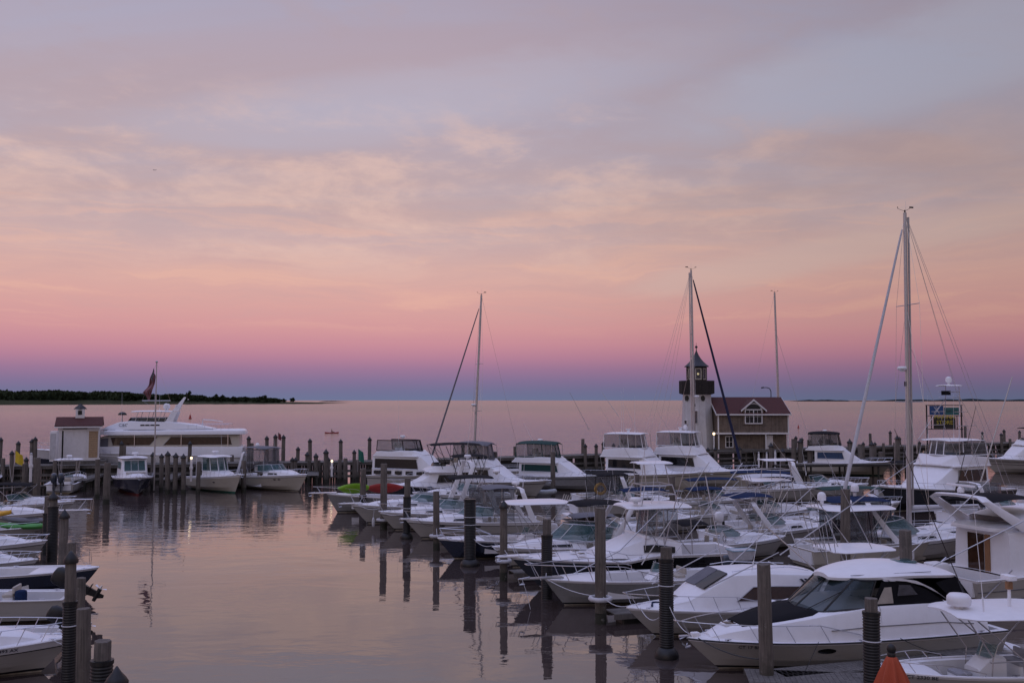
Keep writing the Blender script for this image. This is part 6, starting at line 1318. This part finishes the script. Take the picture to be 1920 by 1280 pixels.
# blue topped small boats in the centre
bt('bowrider',(14.3,74.5),HR,7.2,2.6,1.15,1.0,'small white boat with bright blue bimini, left of the brown central piling',ws=(.08,.10,.45),top=(-.38,.10,3.3,BLC),ports=(),railh=.4)
bt('bowrider',(19.6,78.5),HR,7.4,2.6,1.2,1.0,'small white boat with blue bimini just right of the central piling',ws=(.08,.10,.45),top=(-.3,.12,3.0,BLC),ports=(),railh=.4)
bt('bowrider',(22.4,88.0),HR,8,2.8,1.3,1.1,'white boat with long blue cover below the right sportfishing yacht',ws=(.08,.10,.45),top=(-.40,.2,3.0,BLC),ports=(),railh=.4)
bt('bowrider',(24.5,79),HR+4,7.8,2.7,1.3,1.1,'open boat with plain white canopy on tall posts below the lighthouse',ws=(.08,.10,.45),top=(-.38,.22,4.0,WC),ports=(),railh=.4)
r,h=console_boat('fishing_boat',(0,0),HR,9.2,3.1,1.5,1.2,'white fishing boat with two level aluminium frame and small white top',loc=(24.0,71.5),ttop=(-.30,.05,4.3),shw=.7,ob=1,obm=W,cxf=-.05,encl=False); tubes('upper_frame',r,[[(x,y,1.2),(x*.5,y*.6,4.2),(x*.45,y*.5,5.6)] for x in (-2.4,.8) for y in (1.3,-1.3)]+[[(-1.2,-.8,5.0),(.4,-.8,5.0),(.4,.8,5.0),(-1.2,.8,5.0),(-1.2,-.8,5.0)]],.03,AL); slab('tower_top',r,-1.6,.9,.95,5.7,.06,W,.06)
bt('cabin_cruiser',(30.5,95.5),-10,9.5,3.2,1.5,1.2,'white boat under navy tarpaulin moored below the shingled house',ws=(.08,.10,.45),top=(-.42,.2,2.9,BLC),ports=(),railh=.4)
bt('cabin_cruiser',(14.6,92.5),HR,9.0,3.2,1.4,1.2,'white boat with long black top lying below the left sportfishing yacht',ws=(.08,.10,.45),top=(-.4,.16,3.3,BC),ports=(),railh=.4)
bt('bowrider',(27.5,74.5),HR,8.0,2.8,1.3,1.1,'open boat with red deck boards beside the cruiser with the navy canvas',ws=(.08,.10,.45),ports=(),railh=.4,hullm=NV)
bt('bowrider',(33.5,83.5),HR-3,8.6,2.9,1.3,1.1,'dark green covered boat tied near the bow of the black hulled sportfisher',ws=(.08,.10,.45),top=(-.4,.25,2.6,GNC),ports=(),railh=.4)
bt('bowrider',(38.5,66.0),HR-3,8.8,2.9,1.3,1.1,'white boat with dark seats beyond the boom of the big sailboat',ws=(.08,.12,.5),ports=(.1,),railh=.4)
# ================================================================ sailboats
g=D(1705,985,62.5); sailboat('sailboat',(g.x,g.y),194,14.8,4.1,1.55,22.3,'largest sailboat with tallest silver mast, white furled genoa and boom cover',rake=.25,mx=.12,spread=(.40,.705),furl=WC,furlr=.13,boomcov=WC,radar=.50,tubes_=.15,ft=.965,double=True)
g=D(1303,868,112); sailboat('sailboat',(g.x,g.y),-16,13,3.8,1.5,10+245*112/1800,'sailboat with navy furled genoa standing before the lighthouse',rake=.2,mx=.06,spread=(.40,.68),furl=mat('furled_navy',(.010,.014,.05),.8),furlr=.17,tubes_=.15,radar=.37,boomcov=BLC,ft=.97,double=True)
g=D(1463,850,165); sailboat('sailboat',(g.x,g.y),-18,12,3.6,1.5,10+202*165/1800,'distant sailboat with bare slim mast rising behind the shingled house',rake=.5,mx=.05,spread=(.62,.3),furl=None,tubes_=.2,boomcov=None,ft=.73)
g=D(888,845,118); sailboat('sailboat',(g.x,g.y),206,13,3.8,1.6,10+198*118/1800,'leftmost sailboat with aft raked mast and grey furled jib leaning left',rake=1.0,mx=.02,spread=(.33,.60),furl=mat('furled_grey',(.16,.15,.17),.8),furlr=.13,tubes_=.16,radar=.36,ft=.94)

# fenders hanging between hulls and piles of gear are their own things
FEN=mat('fender_white',(.5,.5,.52),.5)
def box_thing(px,py,Y,d,m,lb,name='dock_box',cat='box'):
    g=D(px,py,Y); e=empty(name,g,R(24),lb,cat); mb=MB(); mb.rbox((0,0,d[2]/2),(d[0],d[1],d[2]),.06,m); mb.build('chest',e); mb=MB(); mb.rbox((0,0,d[2]+.04),(d[0]+.06,d[1]+.06,.10),.07,m); mb.build('lid',e)

bt('express_cruiser',(36.5,99.0),-8,9.5,3.2,1.5,1.2,'white boat with arch lying between the house dock and navy tarpaulin boat',ws=(.08,.12,.6),arch_=(-.2,-.3,3.6,W),ports=(.1,))
bt('cabin_cruiser',(46.5,97.0),-12,9.5,3.3,1.5,1.2,'white boat with black top beside the dark dock right of the house',ws=(.08,.12,.6),top=(-.35,.08,3.8,BC),ports=())
bt('bowrider',(10.5,67.0),HR,7.6,2.7,1.25,1.05,'low white boat with grey cover between the lettered cruiser and navy console boat',ws=(.06,.10,.4),top=(-.4,.0,2.3,GC),ports=(),railh=.4,ob=1,obm=W)
bt('express_cruiser',(43.5,78.0),HR-4,9.6,3.3,1.5,1.2,'white cruiser with arch and grey hood below the black hulled sportfisher',ws=(.08,.14,.6),encl=(-.3,0,3.4,VIN,GC),arch_=(-.2,-.28,3.5,W),ports=(.1,))
bt('bowrider',(17.6,62.5),HR,8.2,2.8,1.3,1.05,'white boat with black folded canvas behind the tall aluminium frame',ws=(.08,.12,.5),top=(-.42,-.2,2.4,BC),ports=(.05,),railh=.4,ob=1,obm=OBM)
def moor(label_start,t,sd,px,py,z,m=WC,sag=.35):
    r=[o for o in bpy.data.objects if o.get('label','').startswith(label_start)][0]; bpy.context.view_layer.update(); P=r.matrix_basis.inverted()@G(px,py,0); P.z=z
    hl=[c for c in bpy.data.objects if c.parent==r and c.name.startswith('hull')][0]; xs=[v.co for v in hl.data.vertices]; mx=max(v.x for v in xs)
    L=mx-min(v.x for v in xs); c=[v for v in xs if abs(v.x-(mx-L*(1-t)))<.6 and v.y*sd>=-.01]; a=max(c,key=lambda v:v.z)+Vector((0,0,.05)); mb=MB(); mb.tube([a+(P-a)*(i/8)-Vector((0,0,sag*4*(i/8)*(1-i/8))) for i in range(9)],.02,m,4); mb.build('mooring_line',r)
for a in (('large white hardtop',.95,-1,1250,1232,2.3,WC,.3),('large white hardtop',.93,1,1438,1290,1.0,BKP,.2),('white sedan',.94,-1,1126,1168,1.3,WC,.3),('white sedan',.94,1,1250,1232,1.9,WC,.5),('grey hulled open',.95,1,1126,1168,1.2,WC,.2),('grey hulled open',.95,-1,1025,1122,1.5,WC,.3),
  ('black hulled sportfishing',.95,-1,944,1088,1.8,WC,.3),('black hulled sportfishing',.95,1,1025,1122,2.0,WC,.3),('white cruiser with big teal',.95,-1,881,1060,1.9,WC,.3),('white cruiser with big teal',.95,1,944,1088,2,WC,.3),('navy hulled center',.95,-1,818,1031,1.5,WC,.2),('navy hulled center',.93,1,881,1060,1.8,WC,.25),
  ('long white cruiser with grey cloth',.96,-1,762,1009,1.9,WC,.3),('long white cruiser with grey cloth',.9,1,818,1031,1.8,BKP,.3),('white cruiser with black bimini on open',.95,-1,719,992,1.7,WC,.3),('white cruiser with black bimini on open',.95,1,762,1009,1.9,WC,.3),('white cruiser with bow pulpit',.95,-1,680,964,1.7,WC,.3),('white cruiser with bow pulpit',.95,1,719,992,1.7,WC,.3)): moor(*a)
for i,(px,py,z,lb) in enumerate(((1478,1142,.4,'white fender by the sedan cruiser side'),(700,985,.4,'small white fender between the two pointed bows'))):
    g=G(px,py,z); mb=MB(); mb.lathe([(.02,-.36),(.08,-.30),(.12,-.2),(.12,.2),(.08,.30),(.03,.38)],FEN,n=12); e=empty('fender',(g.x,g.y,z+.25),0,lb,'fender'); mb.build('body',e,60); mb=MB(); mb.tube([(0,0,.35),(.02,.25,1.2)],.012,WC,4); mb.build('line',e)

def poles(label_start,L,r=.03,m=AL):
    o=[q for q in bpy.data.objects if q.get('label','').startswith(label_start)][0]; bpy.context.view_layer.update(); inv=o.matrix_basis.inverted()
    for a,b in L: mb=MB(); mb.tube([inv@D(*a),inv@D(*b)],r,m,6,r*.6); mb.build('outrigger_pole',o)
poles('black hulled sportfishing',[((1203,1058,49.5),(1330,866,51)),((1323,892,50.5),(1357,1072,48.5)),((1392,868,52),(1230,1085,48))])
poles('white fishing boat crowded',[((1357,1070,44),(1545,893,48)),((1462,1040,45),(1722,858,49)),((1310,948,47),(1490,893,49)),((1505,1052,45),(1478,985,46)),((1585,1060,45),(1548,965,46.5)),((1440,1052,44.5),(1545,1095,43.5))])
poles('small cabin boat under',[((1222,1094,41),(1424,986,43)),((1330,1100,40),(1460,1035,42))])
poles('big white flybridge sportfisher',[((1838,905,86),(1898,706,87)),((1540,1060,82),(1560,1055,82))][:1],.07)
poles('white sportfishing yacht with clear',[((1105,806,102),(1068,735,102)),((1160,780,103),(1128,735,104))],.03)
# folded covers, dark gear and odd people-height clutter on the finger piers
for i,(px,py,d,m,lb) in enumerate(((1352,1012,(1.1,.6,.55),WC,'white dock box beside the pale blue tub'),(1418,905,(1.2,.7,.6),WC,'white dock box on the dark timber dock below the house'),(1476,903,(1.0,.6,.6),BLC,'dark blue covered box on the dock right of the house door'))):
    z=.55 if py>950 else 1.75; g=G(px,py,z); e=empty('dock_box',g,R(20+i*7),lb,'box'); mb=MB(); mb.rbox((0,0,d[2]/2),d,.06,m); mb.build('chest',e); mb=MB(); mb.rbox((0,0,d[2]+.04),(d[0]+.06,d[1]+.06,.10),.07,m); mb.build('lid',e)
# ================================================================ boats along the left part of the pier
r,h,S=express('cabin_cruiser',(0,0),-38,11.8,3.9,1.95,1.45,'white cruiser with grey canvas hood, rightmost of the boats before the motor yacht',loc=(-22.3,105.2),ws=(.10,.16,.75),encl=(-.30,.05,4.5,VIN,GC),top=(-.34,.0,4.68,GC),arch_=(-.36,-.28,4.3,W),ports=(.24,.19),radar=('s',-.24,4.6),cz=.5,boot=BOOT,hullm=CR,stripe=W)
# green bottomed fishing boat with hardtop
h=Hull(9.8,3.6,2.0,1.4,full=2.3,rake=.13,flare=.6); r=boat_root('fishing_boat',(0,0),-45,h,'white fishing boat with green bottom paint, hardtop and framed windshield','fishing boat',loc=(-29.1,103.7)); h.mesh(r,CR,GRB,GRB,W,.2); h.deck(r,-1.2,W,sole=.5)
S=[(-1.3,1.35,1.25,1.4,2.2),(0,1.35,1.2,1.45,2.25),(1.6,1.15,.95,1.6,2.1),(2.8,.7,.5,1.75,1.95)]; shell('cabin',r,S,W,.1,.05)
g_,A,B_=windshield(r,-1.2,.9,1.3,2.2,3.7,.5,GLT,W,(0,2,4,6,8,10),.95,fr=.05); slab('hardtop',r,-2.6,.9,1.55,3.82,.1,W,.1,.35,.03); tubes('hardtop_posts',r,[[(-2.4,s_*1.4,1.4),(-2.3,s_*1.4,3.75)] for s_ in (1,-1)],.05,W)
radome(r,-.8,0,4.15,.4,.25); antenna(r,-1.6,1.2,3.9,3,.2); bow_rail(r,h,.5,.6); pulpit(r,h,.5); cleats(r,h); seats(r,[(-1.9,-.6,.5),(-1.9,.6,.5)]); portlights(r,h,[1.6],.6)
# dark hulled cabin boat with red bottom
h=Hull(10.2,3.9,1.95,1.5,full=2.4,rake=.10,flare=.62); r=boat_root('cabin_boat',(0,0),-62,h,'navy hulled cabin boat with red bottom and band of cabin windows','motorboat',loc=(-38.9,101.0)); h.mesh(r,NV,RDB,RDB,W,.16); h.deck(r,-2.6,W,sole=.5)
S=[(-2.8,1.45,1.35,1.5,3.6),(-.6,1.45,1.3,1.55,3.65),(.3,1.42,1.25,1.6,3.55),(.8,1.4,1.2,1.65,2.3),(2.2,1.1,.85,1.75,2.15),(2.8,.8,.5,1.8,1.9)]; shell('pilothouse',r,S,W,.12,.05)
side_win('side_window',r,S,-2.5,.1,.50,.88,GLT,0,0)
for y0,y1 in ((-1.05,-.40),(-.33,.33),(.40,1.05)):
    mb=MB(); mb.panel([(.82,y0,2.40),(.82,y1,2.40),(.40,y1*.97,3.42),(.40,y0*.97,3.42)],GLT,.03,.06); mb.build('front_window',r)
slab('pilothouse_roof',r,-3.0,.8,1.5,3.75,.08,W,.08,.3); radome(r,-.8,.2,4.05,.38,.25); mb=MB(); mb.rbox((1.9,0,2.24),(.7,2.0,.14),.15,CUSH); mb.build('foredeck_pad',r); bow_rail(r,h,.5,.45); pulpit(r,h,.35); cleats(r,h)
q=Vector((-43.6,95.7,0)); L_=r.matrix_basis.inverted() if False else None
# outboard console boat lying with its stern to the viewer
r,h=console_boat('center_console',(0,0),102,9.2,3.3,1.5,1.05,'center console seen from astern with twin dark blue outboards and T-top',loc=(-50.2,112.0),ttop=(-.14,.12,3.5),ob=2,cxf=.0,obscale=1.45,bottom=BTM,boot=mat('boot_tan',(.36,.28,.14),.6),outr=0); radome(r,-.2,0,3.7,.32,.25)
r,h=console_boat('fishing_boat',(0,0),95,8,3.0,1.4,1.0,'partly seen white boat at the far left edge under the pier',loc=(-60.0,113.0),ttop=None,ob=1,cons=True)
# ---------------------------------------------------------------- motor yacht
def yacht():
    L,B=26.4,6.0; h=Hull(L,B,3.9,2.9,full=2.6,rake=.10,draft=.8,flare=.7); r=boat_root('motor_yacht',(0,0),191.5,h,'long white three level motor yacht with brown windows behind the shed','yacht',loc=(-60.5,121.2))
    h.mesh(r,NV,BOOT,BOOT,W,1.15); h.deck(r,-11.0,W,sole=2.2)
    # main deck bulwark and long side
    S=[(-12.8,2.85,2.75,2.7,4.05),(-6,2.9,2.8,2.75,4.1),(2,2.85,2.75,2.9,4.2),(5.2,2.6,2.45,3.1,4.2),(7.4,2.1,1.9,3.3,4.1),(9.4,1.2,1.0,3.5,3.9)]; shell('main_side',r,S,W,.12,.03)
    S2=[(-12.3,2.45,2.30,4.0,5.6),(-4,2.5,2.35,4.0,5.65),(2.6,2.45,2.3,4.0,5.65),(4.2,2.3,2.1,4.0,5.5),(7.4,1.7,1.2,4.0,4.35)]; shell('deckhouse',r,S2,CR,.12,.02)
    side_win('salon_window',r,S2,-11.4,-3.0,.22,.88,GLB,.3,-.9); side_win('salon_window',r,S2,-1.4,3.0,.22,.88,GLB,-.9,.3)
    side_win('windshield_cover',r,S2,3.6,6.6,.15,.85,GC,0,-1.4,off=.03)
    o=MB(); o.rbox((-4.4,0,5.95),(17.4,5.5,.62),.9,W); o.loft([[(4.0,-2.6,5.66),(4.0,2.6,5.66),(4.0,2.6,6.22),(4.0,-2.6,6.22)],[(5.6,-2.0,5.75),(5.6,2.0,5.75),(5.6,2.0,6.05),(5.6,-2.0,6.05)],[(6.4,-1.0,5.8),(6.4,1.0,5.8),(6.4,1.0,5.9),(6.4,-1.0,5.9)]],W,caps=True); o.build('boat_deck',r)
    S3=[(-9.0,2.1,2.0,6.24,6.36),(-6.5,2.2,2.0,6.24,6.9),(-3.6,2.25,2.0,6.24,7.25),(1.2,2.2,1.95,6.24,7.35),(2.6,2.1,1.6,6.24,7.2),(4.4,1.6,1.1,6.24,6.5),(5.2,1.0,.6,6.24,6.3)]; shell('flybridge_coaming',r,S3,W,.15,.02)
    m=MB(); 
    for sd in (1,-1): m.tube([(-9,sd*2.15,6.27),(1,sd*2.24,6.27),(4.4,sd*1.65,6.27),(5.3,sd*.8,6.27)],.045,NV,5)
    m.build('accent_line',r)
    A=[Vector((x,y,7.15)) for x,y in curve_pts(-3.0,2.0,1.85)]; Bq=[Vector((x*.92-.4,y*.93,7.78)) for x,y in curve_pts(-3.0,2.0,1.85)]; band('flybridge_windscreen',r,A,Bq,GLD,AL,(0,10),.03)
    seats(r,[(-.6,.6,6.6),(-.6,-.6,6.6)]); slab('flybridge_hardtop',r,-3.8,1.2,1.9,8.62,.10,W,.08,.3,.05); tubes('hardtop_posts',r,[[(x+.4,sd*1.75,7.1),(x,sd*1.65,8.55)] for x in (-2.6,-1.2,.2) for sd in (1,-1)],.04,AL)
    mb=MB()
    for sd in (1,-1): mb.loft([[(-3.9,sd*1.9,6.9),(-2.9,sd*1.9,6.9),(-2.9,sd*1.78,6.9),(-3.9,sd*1.78,6.9)][::sd],[(-4.5,sd*1.65,8.55),(-3.8,sd*1.65,8.55),(-3.8,sd*1.5,8.55),(-4.5,sd*1.5,8.55)][::sd]],W,caps=True)
    mb.loft([[(x0,-y,z),(x1,-y,z),(x1,y,z),(x0,y,z)] for x0,x1,y,z in ((-4.5,-3.7,.5,8.6),(-4.9,-4.4,.3,9.5),(-5.35,-5.1,.12,10.4))],W,caps=True)
    mb.build('radar_mast',r); openarray(r,-4.2,0,9.0,1.6); satdome(r,-3.0,.8,8.95,.32); satdome(r,-3.0,-.8,8.95,.3); mb=MB(); mb.tube([(-5.5,0,10.2),(-5.4,0,10.9)],.05,BKP,5); mb.tube([(-5.6,-.5,10.1),(-5.6,.5,10.1)],.04,W,5); mb.build('mast_light',r)
    antenna(r,2.2,1.6,7.0,4.0,0); antenna(r,-1.8,1.9,8.6,2.8,0); antenna(r,-1.8,-1.9,8.6,2.8,0)
    mb=MB(); mb.lathe([(.55,0),(.5,.2),(.3,.35),(.03,.42)],BKP,(2.4,0,8.1),12); mb.tube([(2.4,0,7.1),(2.4,0,8.1)],.05,AL,5); mb.build('covered_searchlight',r)
    mb=MB(); mb.rbox((-7.4,0,6.45),(1.0,.7,.5),.15,W); mb.tube([(-7.4,0,6.6),(-7.5,0,7.5),(-8.8,0,7.4),(-10.0,0,7.2)],.10,W,6,.05); mb.build('davit_crane',r)
    rb=MB()
    for sd in (1,-1):
        rb.tube([(-11,sd*2.6,6.9),(-6,sd*2.65,6.9)],.02,SS,4)
        for k in range(6): rb.tube([(-11+k,sd*2.62,6.25),(-11+k,sd*2.62,6.9)],.018,SS,4)
    rb.build('boat_deck_rail',r); bow_rail(r,h,.62,.85,None,9,.5,mid=True,r=.02); cleats(r,h); tubes('deck_posts',r,[[(x,sd*2.7,4.1),(x,sd*2.65,5.7)] for x in (-5.2,.4,-10.9) for sd in (1,-1)],.05,SS)
    portlights(r,h,[7.5,4.5,-2],.45,.9,.3); text('name_lettering','C&C',.55,GC,r,(1.9,1.98,6.85),(PI/2-.15,0,PI)); mb=MB()
    for k in range(4): mb.box((-.4-.6*k,2.09,6.85),(.5,.06,.16),GLD)
    mb.build('side_vents',r); return r
yacht()
# ================================================================ left-hand slips, bows pointing right
r,h,S=express('express_cruiser',(141,1191),12,9.8,3.3,1.25,1.05,'near white cruiser at left with CT 4493 AX on its bow',ports=(),cab=(.10,.38),ws=(.08,.12,.6),hatches=1,strz=.30,cz=.5); addtext(r,h,'CT 4493 AX',2.75,.86,.20,NUM,side=-1); lines(r,h,.93,-1,(5.2,-1.2,1.2),WC,.1)
r,h=console_boat('runabout',(0,0),190,7.4,2.6,1.3,1.05,'white boat at left with raised black outboard over the channel',loc=(-27.7,43.7),ttop=None,ob=1,tilt=R(62),obm=BKP,cons=True,obscale=1.35,rail=False); windshield(r,.2,1.6,1.05,1.15,1.7,.4)
mb=MB(); mb.rbox((-1.7,.4,1.1),(.5,.5,.6),.2,BLC); mb.build('covered_winch',r)
r,h=console_boat('skiff',(0,0),192,5.6,2.0,.9,.75,'low skiff with a second raised black outboard beside the stout post',loc=(-23.6,38.2),ttop=None,ob=1,tilt=R(60),obm=BKP,cons=False,obscale=1.05,rail=False)
r,h=console_boat('bowrider',(186,1062),8,9.2,3.0,1.25,1.05,'navy hulled open boat with white rim and sharp bow at left',hullm=NV,stripe=W,ttop=None,ob=0,cons=True,cxf=-.2,rail=False,obm=BLC); 
mb=MB(); mb.rbox((-3.4,-.8,1.2),(.9,1.0,.7),.15,BLC); mb.build('blue_cover',r)
express('cabin_cruiser',(88,1012),8,8.6,3.0,1.5,1.2,'white cabin boat at left behind the ribbed piling, green cover aft',ws=(.08,.12,.5),top=(-.42,-.12,2.6,GNC),ports=(),railh=.35)
r,h=console_boat('fishing_boat',(86,985),6,8.6,3.0,1.4,1.2,'cluttered white boat at left lying below the racked kayaks',ttop=None,ob=0,cons=True)
r,h,S=express('fishing_boat',(118,957),5,10.5,3.4,1.6,1.3,'white boat at left with very long railed bow pulpit over the water',ports=(),ws=(.08,.12,.5),plp=2.0,railh=.75)
tubes('pulpit_rail',r,[[(5.0,.3,2.45),(7.4,.22,2.45),(7.4,-.22,2.45),(5.0,-.3,2.45)],[(7.35,.2,1.65),(7.4,.22,2.45)],[(7.35,-.2,1.65),(7.4,-.22,2.45)],[(6.3,.25,1.65),(6.9,.25,2.45)]],.025,SS)
g=D(42,986,66); kayak('kayak',g,-8,0,4.2,KGN,'long green kayak in the rack among the left hand slips'); kayak('kayak',g+Vector((.2,.8,.28)),-8,0,4.4,GC,'dark grey kayak resting above the long green one at left'); g=D(-20,963,68); kayak('kayak',g,4,0,3.0,YEL,'yellow kayak whose blunt end shows at the left edge',w=.5)
e=empty('kayak_rack',D(42,990,66.4),R(-8),'grey timber rack under the kayaks at left','rack'); z=e.location.z; mb=MB()
for x in (-1.3,1.3): mb.box((x,.3,-z/2-.1),(.12,.12,z+.1),DOCKW); mb.box((x,.3,-.18),(.12,1.8,.1),DOCKW)
mb.build('frame',e,smooth=False)

express('cabin_cruiser',(0,0),6,8.6,3.0,1.4,1.15,'small white boat at far left with dark canopy beyond the kayak rack',loc=(-37.5,83.0),ws=(.08,.12,.5),top=(-.35,.1,2.9,BC),ports=(),railh=.4)
express('bowrider',(0,0),8,7.4,2.6,1.15,1.0,'small white boat with blue cover between the navy bow and cabin boat at left',loc=(-26.5,54.3),ws=(.08,.12,.45),top=(-.4,.1,2.0,BLC),ports=(),railh=.4)
